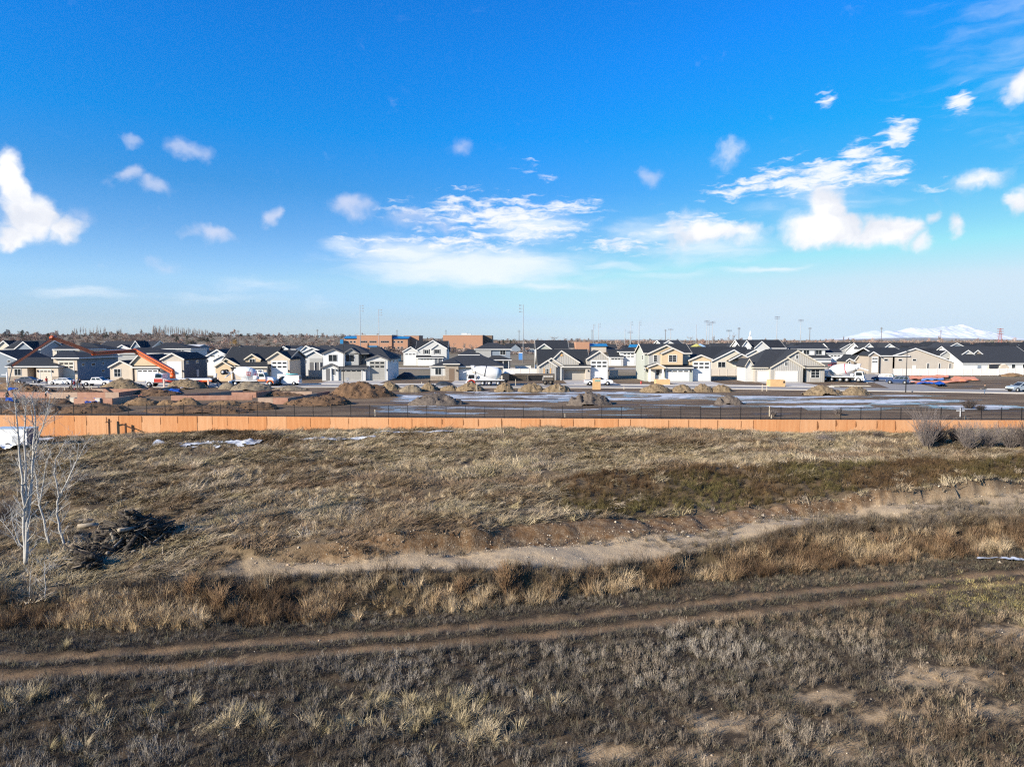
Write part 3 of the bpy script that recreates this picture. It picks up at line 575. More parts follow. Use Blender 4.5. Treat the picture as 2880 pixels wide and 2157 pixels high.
# ------------------------------------------------------------------ houses
M_ROOF = [mat('roof_shingles', (.022, .025, .03), .9, .25, 3), mat('roof_shingles_grey', (.03, .033, .039), .9, .25, 3), mat('roof_shingles_dark', (.017, .019, .024), .9, .25, 3)]
C = dict(white=(.66, .66, .65), offwhite=(.6, .57, .52), cream=(.56, .51, .42), tan=(.55, .42, .27), beige=(.46, .41, .35), taupe=(.33, .28, .23), grey=(.34, .34, .33), lgrey=(.5, .5, .49), dgrey=(.12, .12, .125), bluegrey=(.2, .24, .29), slate=(.11, .125, .15), stone=(.3, .25, .2), brown=(.17, .12, .085), doorgrey=(.3, .29, .265), batten=(.36, .335, .3), brick=(.4, .22, .14), blue=(.03, .16, .34), wood=(.55, .33, .14), black=(.012, .012, .014), ltan=(.52, .44, .35), sage=(.36, .38, .34))
def cm(n): return mat('painted_' + n, C[n], .75, .06, .6) if n not in ('stone', 'brick', 'wood') else mat(n + '_cladding', C[n], .9, .3, 2.5)
M_WIN = glass()
M_TRIM = cm('white')
class House:
    def __init__(s, x0, Y, zx, label, name='house', cat='house', group=None, trim='white', roof=0):
        s.x0, s.Y = x0, Y; s.trim = cm(trim); s.rm = M_ROOF[roof]
        s.o = thing(name, (at_depth(*ZP(x0, zx, 880), Y)[0], Y, 0), label, cat, group)
    def X(s, zx, d=0): return at_depth(*ZP(s.x0, zx, 880), s.Y + d)[0]
    def Z(s, zy, d=0): return at_depth(*ZP(s.x0, 0, zy), s.Y + d)[2]
    def sideY(s, X, zx):
        r = ray(*ZP(s.x0, zx, 880)); return X * r[1] / r[0]
    def body(s, a, b, zt, d0, d1, col, zb=None, name='wall'):
        MB().box(s.X(a, d0), s.X(b, d0), s.Y + d0, s.Y + d1, -.2 if zb is None else s.Z(zb, d0), s.Z(zt, d0)).build(name, cm(col), s.o); return s
    def gable(s, a, p, b, zl, zp, zr, d0, d1, col, zb=None, over=.35, trim=True, th=.2, wall=True):
        """front-facing gable: rake from (a,zl) over the peak (p,zp) to (b,zr), in strip pixels at the front rake"""
        y0 = s.Y + d0 - over; e = -over
        L, P, Q = (s.X(a, d0 + e), s.Z(zl, d0 + e)), (s.X(p, d0 + e), s.Z(zp, d0 + e)), (s.X(b, d0 + e), s.Z(zr, d0 + e))
        sl = (P[1] - L[1]) / max(.1, P[0] - L[0]); sr = (P[1] - Q[1]) / max(.1, Q[0] - P[0])
        m = MB()
        for u, v in ((L, P), (P, Q)):
            m.prism([(u[0], y0, u[1]), (v[0], y0, v[1]), (v[0], y0, v[1] - th), (u[0], y0, u[1] - th)], (0, s.Y + d1 - y0, 0))
        m.build('roof', s.rm, s.o)
        if trim:
            m = MB(); t2 = .3
            for u, v in ((L, P), (P, Q)): m.prism([(u[0], y0 - .04, u[1] + .03), (v[0], y0 - .04, v[1] + .03), (v[0], y0 - .04, v[1] - t2), (u[0], y0 - .04, u[1] - t2)], (0, .037, 0))
            m.build('fascia', s.trim, s.o)
        if wall:
            i = .3; z0 = -.2 if zb is None else s.Z(zb, d0)
            pl = (L[0] + i, L[1] + sl * i - th); pr = (Q[0] - i, Q[1] + sr * i - th)
            MB().prism([(pl[0], s.Y + d0, z0), (pr[0], s.Y + d0, z0), (pr[0], s.Y + d0, pr[1]), (P[0], s.Y + d0, P[1] - th), (pl[0], s.Y + d0, pl[1])], (0, d1 - d0 - .05, 0)).build('wall', cm(col), s.o)
        return s
    def roofx(s, a, b, ze, d0, zr, dr, d1, col=None, trim=True, th=.2, left=True, right=True):
        """ridge along the street"""
        x0, x1, y0, yr, y1 = s.X(a, d0), s.X(b, d0), s.Y + d0, s.Y + dr, s.Y + d1; e, r = s.Z(ze, d0), s.Z(zr, dr); eb = r - (r - e) * (d1 - dr) / (dr - d0)
        m = MB()
        m.prism([(x0, y0, e), (x0, yr, r), (x0, yr, r - th), (x0, y0, e - th)], (x1 - x0, 0, 0)); m.prism([(x0, yr, r), (x0, y1, eb), (x0, y1, eb - th), (x0, yr, r - th)], (x1 - x0, 0, 0))
        m.build('roof', s.rm, s.o)
        if trim:
            m = MB(); m.box(x0, x1, y0 - .04, y0 - .003, e - .24, e + .02)
            for xx in ((x0 - .04) if left else None, (x1 + .003) if right else None):
                if xx is None: continue
                for (ya, za), (yb, zb) in (((y0, e), (yr, r)), ((yr, r), (y1, eb))): m.prism([(xx, ya, za + .03), (xx, yb, zb + .03), (xx, yb, zb - .26), (xx, ya, za - .26)], (.037, 0, 0))
            m.build('fascia', s.trim, s.o)
        if col:
            m = MB(); i = .4; k = (r - e) / (yr - y0)
            m.prism([(x0 + i, y0 + i, -.2), (x0 + i, y1 - i, -.2), (x0 + i, y1 - i, eb + k * i - th), (x0 + i, yr, r - th), (x0 + i, y0 + i, e + k * i - th)], (x1 - x0 - 2 * i, 0, 0)); m.build('wall', cm(col), s.o)
        return s
    def hip(s, a, b, ze, d0, d1, zr, ra, rb, fh=.24, dm=None):
        x0, x1, y0, y1 = s.X(a, d0), s.X(b, d0), s.Y + d0, s.Y + d1; dm = dm or (d0 + d1) / 2; e, r = s.Z(ze, d0), s.Z(zr, dm); ym = s.Y + dm; xa, xb = s.X(ra, dm), s.X(rb, dm)
        MB().add([(x0, y0, e), (x1, y0, e), (x1, y1, e), (x0, y1, e), (xa, ym, r), (xb, ym, r)], [(0, 1, 5, 4), (1, 2, 5), (2, 3, 4, 5), (3, 0, 4), (0, 3, 2, 1)]).build('roof', s.rm, s.o)
        m = MB(); m.box(x0, x1, y0, y0 + .04, e - fh, e - .004); m.box(x1 - .04, x1, y0 + .041, y1, e - fh, e - .004); m.box(x0, x0 + .04, y0 + .041, y1, e - fh, e - .004); m.build('fascia', s.trim, s.o); return s
    def shed(s, a, b, ze, d0, zr, d1, th=.16, trim=True):
        x0, x1, e, r = s.X(a, d0), s.X(b, d0), s.Z(ze, d0), s.Z(zr, d1)
        MB().prism([(x0, s.Y + d0, e), (x0, s.Y + d1, r), (x0, s.Y + d1, r - th), (x0, s.Y + d0, e - th)], (x1 - x0, 0, 0)).build('roof', s.rm, s.o)
        if trim: MB().box(x0, x1, s.Y + d0 - .04, s.Y + d0 - .003, e - .27, e + .02).build('fascia', s.trim, s.o)
        return s
    def win(s, a, b, zt, zb, d, n=2, rows=1, trim=None, fw=.09):
        x0, x1, z0, z1 = s.X(a, d), s.X(b, d), s.Z(zb, d), s.Z(zt, d); y = s.Y + d; f = MB()
        f.box(x0, x0 + fw, y - .07, y + .05, z0, z1); f.box(x1 - fw, x1, y - .07, y + .05, z0, z1); f.box(x0 + fw, x1 - fw, y - .07, y + .05, z1 - fw, z1); f.box(x0 + fw, x1 - fw, y - .07, y + .05, z0, z0 + fw)
        for k in range(1, n): xx = x0 + fw + (x1 - x0 - 2 * fw) * k / n; f.box(xx - .03, xx + .03, y - .06, y + .04, z0 + fw, z1 - fw)
        for k in range(1, rows): zz = z0 + fw + (z1 - z0 - 2 * fw) * k / rows; f.box(x0 + fw, x1 - fw, y - .05, y - .035, zz - .02, zz + .02)
        w = f.build('window', trim or M_TRIM, s.o)
        for k in range(n):
            xa = x0 + fw + (x1 - x0 - 2 * fw) * k / n + .032; xb = x0 + fw + (x1 - x0 - 2 * fw) * (k + 1) / n - .032
            MB().box(xa, xb, y - .03, y - .012, z0 + fw + .003, z1 - fw - .003).build('pane', M_WIN, w, off=parent_loc(w))
        return s
    def swin(s, X, za, zb_, zt, zb, dark=True, sgn=1, name='window'):
        """opening on a side wall at world X, read from the strip at za..zb_"""
        y0, y1 = sorted((s.sideY(X, za), s.sideY(X, zb_))); ym = (y0 + y1) / 2; z1, z0 = at_depth(*ZP(s.x0, 0, zt), ym)[2], at_depth(*ZP(s.x0, 0, zb), ym)[2]; f = MB()
        xa, xb = (X - .02, X + .05) if sgn > 0 else (X - .05, X + .02)
        f.box(xa, xb, y0, y0 + .1, z0, z1); f.box(xa, xb, y1 - .1, y1, z0, z1); f.box(xa, xb, y0 + .1, y1 - .1, z1 - .1, z1); f.box(xa, xb, y0 + .1, y1 - .1, z0, z0 + .1)
        w = f.build(name, M_TRIM, s.o); MB().box(X - .01, X + .02 * sgn, y0 + .1, y1 - .1, z0 + .1, z1 - .1).build('pane' if name == 'window' else 'panel', M_WIN if dark else M_TRIM, w, off=parent_loc(w)); return s
    def gdoor(s, a, b, zt, zb, d, col='white', rows=4, glass_rows=(), cols=4, trim='white'):
        x0, x1, z1 = s.X(a, d), s.X(b, d), s.Z(zt, d); z0 = .14 if zb is None else s.Z(zb, d); y = s.Y + d; fw = .12
        f = MB(); f.box(x0 - fw, x0, y - .06, y + .02, z0, z1 + fw); f.box(x1, x1 + fw, y - .06, y + .02, z0, z1 + fw); f.box(x0, x1, y - .06, y + .02, z1, z1 + fw); f.build('door_frame', cm(trim), s.o)
        h = (z1 - z0) / rows; m = MB()
        for k in range(rows):
            m.box(x0 + .005, x1 - .005, y - .025, y + .03, z0 + k * h + .012, z0 + (k + 1) * h - .012)
            for c in range(cols): xa = x0 + (x1 - x0) * c / cols; xb = x0 + (x1 - x0) * (c + 1) / cols; m.box(xa + .1, xb - .1, y - .034, y - .0255, z0 + k * h + .1, z0 + (k + 1) * h - .1)
        g = m.build('garage_door', cm(col), s.o)
        for k in glass_rows:
            for c in range(cols):
                xa = x0 + (x1 - x0) * c / cols; xb = x0 + (x1 - x0) * (c + 1) / cols
                MB().box(xa + (xb - xa) * .12, xb - (xb - xa) * .12, y - .045, y - .036, z1 - (k + .72) * h, z1 - (k + .28) * h).build('pane', M_WIN, g, off=parent_loc(g))
        return s
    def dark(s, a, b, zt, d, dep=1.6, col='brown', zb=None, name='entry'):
        """flat panel on the wall: doors, and openings with shade put in colour"""
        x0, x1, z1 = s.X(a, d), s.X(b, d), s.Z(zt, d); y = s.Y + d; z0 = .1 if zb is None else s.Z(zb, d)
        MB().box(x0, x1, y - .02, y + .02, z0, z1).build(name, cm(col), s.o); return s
    def recess(s, a, b, zt, d, dep, col, door=None):
        x0, x1, z1 = s.X(a, d), s.X(b, d), s.Z(zt, d); y = s.Y + d
        MB().box(x0 - .1, x1 + .1, y + dep, y + dep + .15, -.2, z1 + .3).build('wall', cm(col), s.o)
        if door: MB().box(x0 + (x1 - x0) * .25, x0 + (x1 - x0) * .75, y + dep - .05, y + dep - .003, .12, 2.2).build('front_door', cm(door), s.o)
        return s
    def post(s, zx, zt, d, w=.25, col='white'):
        x = s.X(zx, d); MB().box(x - w / 2, x + w / 2, s.Y + d - w / 2, s.Y + d + w / 2, 0, s.Z(zt, d)).build('porch_post', cm(col), s.o); return s
    def lamp(s, zx, zy, d):
        x, z = s.X(zx, d), s.Z(zy, d); MB().box(x - .1, x + .1, s.Y + d - .2, s.Y + d - .003, z - .22, z + .22).build('wall_lamp', cm('black'), s.o); return s
    def battens(s, a, b, zb, d, top, col='lgrey', step=.42):
        """vertical boards with proud battens; top(x) gives the height they stop at"""
        x0, x1 = s.X(a, d), s.X(b, d); m = MB(); x = x0 + .1; z0 = .05 if zb is None else s.Z(zb, d)
        while x < x1 - .05:
            zt = top(x)
            if zt > z0 + .2: m.box(x - .04, x + .04, s.Y + d - .035, s.Y + d - .002, z0, zt)
            x += step
        if m.v: m.build('batten', cm(col), s.o, kind='stuff')
        return s
    def chev(s, a, p, b, zl, zp, zr, d, drop=.35):
        xs = [s.X(a, d), s.X(p, d), s.X(b, d)]; zs = [s.Z(zl, d), s.Z(zp, d), s.Z(zr, d)]; return lambda x: float(np.interp(x, xs, zs)) - drop
    def drive(s, a, b, d=0):
        xa, xb = s.X(a, d), s.X(b, d); y1 = s.Y + d; y0 = float(np.interp((xa + xb) / 2, [p[0] for p in ST], [p[1] for p in ST])) + 6.3
        MB().add([(xa, y0, .034), (xb, y0, .034), (xb, y1, .034), (xa, y1, .034)], [(0, 1, 2, 3)]).build('driveway', M_DRIVE, kind='structure'); return s
# --- first row, left to right
h = House(0, 162, 110, 'low tan house with stone base and tall beige garage with side wall coloured for shade', trim='white')
h.body(105, 360, 690, 0, 11, 'ltan').body(475, 760, 700, 0, 11, 'ltan').recess(360, 475, 690, 0, 2.2, 'brown', 'black').body(102, 358, 822, -.12, 0, 'stone', name='stone_base').body(672, 758, 822, -.12, 0, 'stone', name='stone_base')
h.win(190, 282, 722, 812, 0, 2).gdoor(525, 665, 740, None, 0, 'cream', 4, (0,), 3).lamp(495, 752, 0).lamp(682, 757, 0).hip(68, 762, 690, -.5, 12, 575, 300, 640)
h.body(705, 1005, 590, 2.0, 19, 'bluegrey').body(703, 1007, 590, 1.85, 2.0, 'ltan', name='front_wall').gdoor(775, 960, 632, None, 1.85, 'cream', 5, (0, 1), 3).lamp(988, 757, 1.85).hip(676, 1035, 580, 1.2, 19.5, 492, 800, 960)  # blue grey puts side wall shade into the colour; the front stays tan
xs = h.X(1005, 2.0)
h.swin(xs, 1062, 1105, 650, 690).swin(xs, 1192, 1240, 645, 685).swin(xs, 1330, 1360, 632, 672).swin(xs, 1318, 1362, 730, 768).drive(500, 980)
h = House(400, 160, -430, 'tan gabled house behind the orange boom truck, with tall garage side coloured for shade', trim='offwhite')
h.gable(-440, -281, -120, 700, 615, 690, 0, 5, 'ltan').win(-362, -270, 722, 828, 0, 2, 2).recess(-210, -150, 705, 0, 1.8, 'dgrey', 'black').post(-128, 700, 0, .45, 'ltan')
h.gable(-200, -40, 255, 700, 538, 700, .8, 12, 'tan', zb=700).body(-95, 250, 700, 0, 9, 'ltan').gdoor(-58, 205, 735, None, 0, 'white', 4, (0,), 4).shed(-150, 258, 700, -.5, 655, 3.2).lamp(228, 748, 0)
h.gable(235, 393, 552, 600, 518, 598, 1.5, 14, 'beige').gdoor(320, 515, 625, None, 1.5, 'white', 5, (), 3, 'ltan').lamp(528, 752, 1.5)
xs = h.X(552, 1.15) - .3
MB().box(xs + .003, xs + .03, h.Y + 1.55, h.Y + 13.5, -.1, h.Z(602, 1.5) - .05).build('side_wall', cm('slate'), h.o)  # slate sheet: the shade on this side is put into its colour
h.swin(xs + .03, 570, 608, 620, 662, True).swin(xs + .03, 700, 738, 612, 652).swin(xs + .03, 828, 862, 602, 642).swin(xs + .03, 708, 735, 732, 826, False, 1, 'side_door').drive(-70, 520)
h = House(400, 162, 930, 'tan house with long dark roof and dormer, behind the mixer with the spare wheel', trim='cream')
h.roofx(985, 1660, 690, 0, 438, 8.5, 17, 'dgrey', right=False)
h.gable(955, 1090, 1290, 690, 585, 692, -.3, 5, 'tan').gable(928, 1043, 1180, 692, 622, 700, -1.0, 4, 'tan').body(1200, 1612, 700, -.8, 3, 'ltan').gdoor(1290, 1565, 738, None, -.8, 'white', 4, (0,), 4).shed(1190, 1625, 697, -1.4, 655, 1.0)
h.gable(1322, 1425, 1545, 598, 530, 598, 1.8, 7, 'tan', zb=655).win(1392, 1470, 594, 648, 1.8, 2)
h.roofx(1640, 1912, 598, 1.0, 478, 8.2, 15.4, 'slate', left=False).gable(1605, 1758, 1922, 600, 500, 600, .6, 9, 'ltan').gdoor(1682, 1880, 625, None, .6, 'white', 5, (0, 1), 3).lamp(1662, 752, .6).lamp(1895, 750, .6)  # slate end wall carries its shade in the colour
xs = h.X(1912, 1.0) - .4
h.swin(xs, 1928, 1952, 628, 672).swin(xs, 2022, 2048, 622, 662).swin(xs, 2106, 2128, 612, 655).swin(xs, 2024, 2050, 725, 810, False, 1, 'side_door').drive(1280, 1890)
h = House(800, 163, 500, 'two storey white and grey house with black roof and grey garage doors', trim='dgrey', roof=1)
h.hip(488, 1100, 522, 1.0, 13, 402, 720, 890).gable(485, 640, 790, 525, 462, 522, 0, 8, 'white').win(572, 690, 538, 632, 0, 2).gable(760, 870, 975, 522, 455, 522, 1.0, 8, 'grey').win(792, 912, 534, 636, 1.0, 2)
h.body(955, 1092, 525, 4, 12, 'bluegrey').win(1003, 1038, 540, 592, 4, 1)
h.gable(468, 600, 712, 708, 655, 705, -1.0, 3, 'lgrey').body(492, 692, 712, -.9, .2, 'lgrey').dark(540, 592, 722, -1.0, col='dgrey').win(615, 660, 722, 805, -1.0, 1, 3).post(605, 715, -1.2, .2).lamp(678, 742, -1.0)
h.body(705, 1052, 712, -.6, 2, 'lgrey').gdoor(728, 1000, 735, None, -.6, 'doorgrey', 4, (0,), 4).shed(690, 1075, 712, -1.2, 662, 1.8).lamp(712, 742, -.6).lamp(1030, 742, -.6)
h.gable(1045, 1210, 1352, 605, 545, 600, .4, 16, 'lgrey').gdoor(1105, 1302, 622, None, .4, 'doorgrey', 5, (0, 1), 3).lamp(1330, 738, .4).hip(1055, 1375, 598, 1.2, 17, 440, 1120, 1240, dm=7)
xs = h.X(1352, .05) - .3
MB().box(xs + .003, xs + .03, h.Y + .45, h.Y + 15.6, -.1, h.Z(606, .4) - .05).build('side_wall', cm('white'), h.o)
h.swin(xs + .03, 1362, 1378, 615, 640).swin(xs + .03, 1408, 1424, 612, 638).swin(xs + .03, 1452, 1468, 610, 634).swin(xs + .03, 1408, 1434, 735, 845, False, 1, 'side_door').drive(600, 1340)
h = House(1200, 164, 45, 'low hip roofed house with stone entry behind the second concrete mixer', trim='offwhite', roof=1)
h.body(50, 242, 690, 0, 9, 'lgrey').body(48, 243, 815, -.12, 0, 'stone', name='stone_base').win(108, 193, 715, 802, 0, 2).battens(195, 240, 815, 0, lambda x: h.Z(700)).body(242, 412, 668, -.8, 6, 'stone', name='stone_entry').dark(290, 360, 722, -.8, col='brown').lamp(390, 745, -.8)
h.body(410, 982, 695, .5, 9, 'cream').gdoor(425, 590, 735, None, .5, 'white', 4, (), 3).gdoor(640, 900, 735, None, .5, 'white', 4, (), 4).hip(36, 992, 690, -.5, 14, 548, 420, 720).hip(212, 432, 657, -1.4, 6, 600, 300, 350).drive(370, 960)
h = House(1200, 165, 1455, 'grey board and batten house with timber shutters and an open dark garage', trim='offwhite')
h.roofx(1432, 2125, 695, .4, 470, 8.5, 16.5, 'batten').gable(1560, 1743, 1985, 660, 485, 640, .1, 7, 'batten', zb=690).battens(1620, 1960, 662, .1, h.chev(1560, 1743, 1985, 660, 485, 640, .1), 'lgrey')
h.gable(1545, 1612, 1785, 630, 580, 692, -.3, 4, 'batten').gable(1440, 1566, 1692, 692, 610, 690, -1.0, 3, 'batten').battens(1455, 1680, None, -1.0, h.chev(1440, 1566, 1692, 692, 610, 690, -1.0), 'lgrey')
h.win(1532, 1588, 720, 792, -1.0, 1, 2)
for a, b in ((1512, 1528), (1593, 1612)): MB().box(h.X(a, -1), h.X(b, -1), h.Y - 1.06, h.Y - 1.0, h.Z(795, -1), h.Z(715, -1)).build('shutter', cm('wood'), h.o)
MB().prism([(h.X(1727, -.3), h.Y + .0, h.Z(560)), (h.X(1765, -.3), h.Y, h.Z(560)), (h.X(1746, -.3), h.Y, h.Z(510))], (0, .06, 0)).build('gable_vent', cm('wood'), h.o)
h.recess(1692, 1750, 700, -.3, 1.5, 'dgrey', 'black').post(1738, 695, -.8, .3, 'lgrey')
h.body(1745, 1772, 700, -.6, 3, 'beige').body(2055, 2118, 700, -.6, 3, 'beige').body(1772, 2055, 700, -.6, 3, 'beige', zb=728).shed(1735, 2128, 692, -1.1, 655, 1.4).lamp(2088, 748, -.6)
MB().box(h.X(1772), h.X(2055), h.Y + 5.9, h.Y + 6.1, -.1, 3.2).build('garage_back_wall', cm('brown'), h.o)
MB().box(h.X(1772, -.6), h.X(1776, -.6) , h.Y - .6, h.Y + 5.9, -.1, 3.1).build('garage_side_wall', cm('brown'), h.o)
h.gable(2058, 2235, 2370, 600, 488, 592, .2, 12, 'batten').gdoor(2126, 2334, 618, None, .2, 'white', 5, (0, 1), 3).battens(2075, 2360, 600, .2, h.chev(2058, 2235, 2370, 600, 488, 592, .2), 'lgrey').lamp(2352, 748, .2).drive(1760, 2350)
h = House(1600, 160, 1035, 'two storey tan and grey house with white garage doors and small front porch', trim='offwhite')
h.roofx(960, 1590, 520, .6, 398, 6.5, 12.6, 'sage', left=True)
h.gable(1008, 1258, 1480, 528, 412, 520, .1, 6, 'tan', zb=545).body(1035, 1200, 546, .12, 8, 'grey').win(1090, 1142, 545, 636, .1, 1, 3).gable(1182, 1342, 1490, 522, 452, 520, -.7, 5, 'tan', zb=672).win(1284, 1392, 545, 636, -.7, 2, 3)
h.body(1475, 1560, 530, 2.0, 8, 'bluegrey').win(1480, 1512, 545, 600, 2.0, 1)
h.gable(1008, 1140, 1258, 695, 648, 708, -1.6, 2, 'tan', zb=726).post(1045, 726, -1.5, .35).post(1215, 726, -1.5, .35).body(1035, 1215, 700, -.2, 2, 'offwhite').win(1122, 1178, 732, 812, -.2, 1, 2).dark(1052, 1100, 730, -.2, col='offwhite', name='front_door')
h.body(1238, 1602, 708, -.8, 3, 'sage').gdoor(1258, 1552, 738, None, -.8, 'white', 4, (0,), 4).shed(1225, 1612, 706, -1.4, 660, 1.2).lamp(1570, 752, -.8)
h.gable(1538, 1705, 1862, 612, 540, 602, .4, 13, 'tan').body(1600, 1838, 640, .25, .4, 'lgrey', name='front_wall').gdoor(1605, 1816, 632, None, .25, 'white', 5, (0, 1), 3)
xs = h.X(1035, .6) - .02
h.swin(h.X(960, .6) + .4, 945, 960, 545, 610, True, -1).swin(h.X(960, .6) + .4, 975, 990, 710, 750, True, -1).drive(1230, 1830)
h = House(2000, 187, 20, 'pale rendered single storey house seen from behind over a beige vinyl fence', trim='white')
h.roofx(-370, 560, 612, 2.5, 438, 10, 17.5, 'cream').gable(-5, 290, 432, 622, 474, 560, 0, 9, 'cream').win(82, 182, 632, 708, 0, 2).gable(222, 390, 500, 618, 528, 585, -1.5, 6, 'taupe', zb=600).body(240, 430, 600, .6, 3, 'cream').win(252, 384, 640, 726, .6, 3).gable(440, 572, 660, 540, 470, 530, 3, 9, 'offwhite')
h = House(2000, 157, 440, 'grey board and batten single storey house with two white garage doors and black hip roof', trim='cream', roof=1)
h.hip(545, 1240, 705, 0, 15, 470, 700, 1100, dm=7).body(572, 765, 708, .3, 12, 'batten').gdoor(602, 742, 755, None, .3, 'white', 4, (), 3, 'offwhite').battens(575, 760, 750, .3, lambda x: h.Z(712, .3))
h.gable(955, 1114, 1470, 580, 484, 680, .6, 8, 'batten', zb=710).win(1082, 1122, 544, 598, .6, 1).battens(1000, 1400, 680, .6, h.chev(955, 1114, 1470, 580, 484, 680, .6))
h.gable(758, 986, 1212, 708, 574, 706, -.6, 6, 'batten').gdoor(828, 1112, 756, None, -.6, 'white', 4, (), 4, 'offwhite').win(945, 990, 630, 688, -.6, 1).battens(770, 1200, 755, -.6, h.chev(758, 986, 1212, 708, 574, 706, -.6)).battens(1118, 1165, None, -.6, lambda x: h.Z(745, -.6))
h.recess(1165, 1222, 705, 0, 1.6, 'brown', 'black').body(1222, 1465, 708, .2, 10, 'batten').win(1286, 1404, 728, 842, .2, 2, 3).battens(1225, 1285, None, .2, lambda x: h.Z(715, .2)).battens(1405, 1460, None, .2, lambda x: h.Z(715, .2)).shed(1145, 1500, 706, -.5, 655, 3.0)
h.gable(432, 490, 565, 692, 590, 700, 2.0, 8, 'lgrey').drive(590, 1120)
# --- right-hand corner lots
h = House(2400, 195, 340, 'big beige gabled house with a plain windowed side wall behind the white vinyl fence', trim='white')
h.gable(495, 790, 1315, 552, 455, 640, 0, 15, 'beige').body(340, 525, 558, 0, 12, 'beige').roofx(290, 720, 552, -.4, 448, 7, 14, None).gable(185, 250, 345, 548, 500, 556, -.6, 5, 'taupe').gdoor(235, 305, 572, 775, -.6, 'white', 5, (0, 1), 3)
for a, b, t, q in ((385, 442, 592, 626), (568, 625, 594, 626), (752, 808, 594, 626), (942, 974, 652, 722), (1090, 1120, 652, 722), (1228, 1256, 652, 722)): h.win(a, b, t, q, 0, 1)
MB().box(h.X(758), h.X(802), h.Y - .06, h.Y - .003, .1, h.Z(678)).build('side_door', cm('white'), h.o)
h = House(2400, 218, 1410, 'long white house with huge dark roof and a gambrel shed in its yard', trim='white', roof=1)
h.roofx(1405, 2420, 652, 0, 432, 11, 22, 'white').win(2036, 2090, 668, 745, .4, 1, 2).win(2178, 2240, 668, 745, .4, 1, 2)
MB().box(h.X(1608), h.X(1655), h.Y + .3, h.Y + .397, .1, h.Z(680)).build('back_door', cm('bluegrey'), h.o)
h = House(2400, 206, 0, 'small grey gabled house with white columns beside the right hand mixer', trim='white')
h.gable(-20, 62, 215, 640, 542, 620, 0, 9, 'beige').gable(-105, -60, 20, 622, 588, 625, -1, 5, 'taupe').win(-70, -40, 630, 690, -1, 1, 2).post(95, 625, -1.2, .7).post(135, 625, -1.2, .7).gdoor(150, 205, 650, 765, 0, 'cream', 4, (), 2)
# --- rows behind
BG = 0
def bg(x0, Y, a, b, ze, zr, typ, col, label, gables=(), wins=(), doors=(), dep=13, trim='white', roof=None, d0=0):
    global BG; BG += 1
    h = House(x0, Y, a, label, trim=trim, roof=BG % 3 if roof is None else roof)
    if typ == 'x': h.roofx(a, b, ze, d0, zr, d0 + dep / 2, d0 + dep, col)
    elif typ == 'h': h.body(a + 8, b - 8, ze, d0 + .4, dep - .4, col).hip(a, b, ze, d0, d0 + dep, zr, a + (b - a) * .38, a + (b - a) * .62)
    elif typ == 'f': h.gable(a, (a + b) / 2, b, ze, zr, ze, d0, dep, col)
    for g in gables: h.gable(g[0], g[1], g[2], g[3], g[4], g[5], g[6], g[6] + dep * .5, g[7], zb=g[8] if len(g) > 8 else None)
    for w in wins: h.win(w[0], w[1], w[2], w[3], w[4] if len(w) > 4 else .4, w[5] if len(w) > 5 else 2)
    for w in doors: h.gdoor(w[0], w[1], w[2], w[3], w[4], 'white', 4, w[5] if len(w) > 5 else (), 3)
    return h
bg(0, 178, -330, 235, 600, 480, 'f', 'bluegrey', 'blue grey house cut off by the left edge, with a small square side window', wins=[(105, 150, 612, 642, 0, 1)])
bg(0, 216, -90, 220, 490, 358, 'f', 'cream', 'cream gabled house whose roof peak is leftmost in the photograph', wins=[(20, 55, 478, 500, 0, 1), (95, 120, 478, 500, 0, 1)])
bg(0, 208, 60, 545, 470, 358, 'x', 'bluegrey', 'blue grey two storey house with one twin window under its gable', gables=[(195, 320, 442, 470, 370, 470, -.6, 'bluegrey')], wins=[(285, 360, 478, 535, -.6)])
bg(0, 228, 420, 745, 458, 390, 'h', 'bluegrey', 'blue house with three small square windows behind the boom', gables=[(600, 680, 760, 450, 395, 455, -.4, 'bluegrey', 470)], wins=[(478, 510, 470, 502), (530, 565, 470, 502), (584, 620, 470, 502)])
bg(0, 200, 690, 1052, 470, 412, 'h', 'cream', 'cream two storey house framed by the orange boom', wins=[(748, 812, 488, 542), (912, 962, 488, 542)])
bg(0, 212, 955, 1345, 478, 388, 'h', 'bluegrey', 'dark roofed house just right of the cream two storey one')
bg(0, 236, 1255, 1965, 462, 364, 'x', 'cream', 'wide house with a blue gable and a white gable above the boom elbow', gables=[(1690, 1768, 1850, 470, 360, 470, -.6, 'bluegrey'), (1490, 1590, 1720, 470, 412, 470, -1.0, 'white')])
bg(400, 190, -310, 395, 522, 448, 'h', 'grey', 'grey hip roofed house hidden behind the boom root')
bg(400, 226, 115, 645, 462, 384, 'h', 'lgrey', 'pale grey house with a wide pyramid roof left of the white metal barn', wins=[(478, 512, 478, 512), (525, 552, 478, 512)])
h = bg(400, 186, 825, 1130, 560, 472, 'f', 'white', 'bright white gabled house tucked left of the dormer house', wins=[(888, 942, 545, 572, 0), (984, 1018, 545, 572, 0)]); h.gable(905, 1040, 1120, 612, 540, 560, -2, 4, 'white')
bg(400, 232, 1785, 1995, 470, 432, 'x', 'white', 'small white gable peeping over the long dark roof', gables=[(1782, 1838, 1900, 472, 432, 468, -.5, 'white')])
h = bg(800, 186, 258, 512, 556, 486, 'f', 'lgrey', 'pale back house with a shaded covered patio beside the two storey white house'); h.dark(330, 500, 640, -.01, col='dgrey', name='patio_shade_panel').dark(330, 500, 586, -.06, col='grey', zb=632, name='patio_roof_edge').post(392, 640, -.2, .2).post(462, 640, -.2, .2)  # patio shade is a flat dark panel, nothing hollow behind it
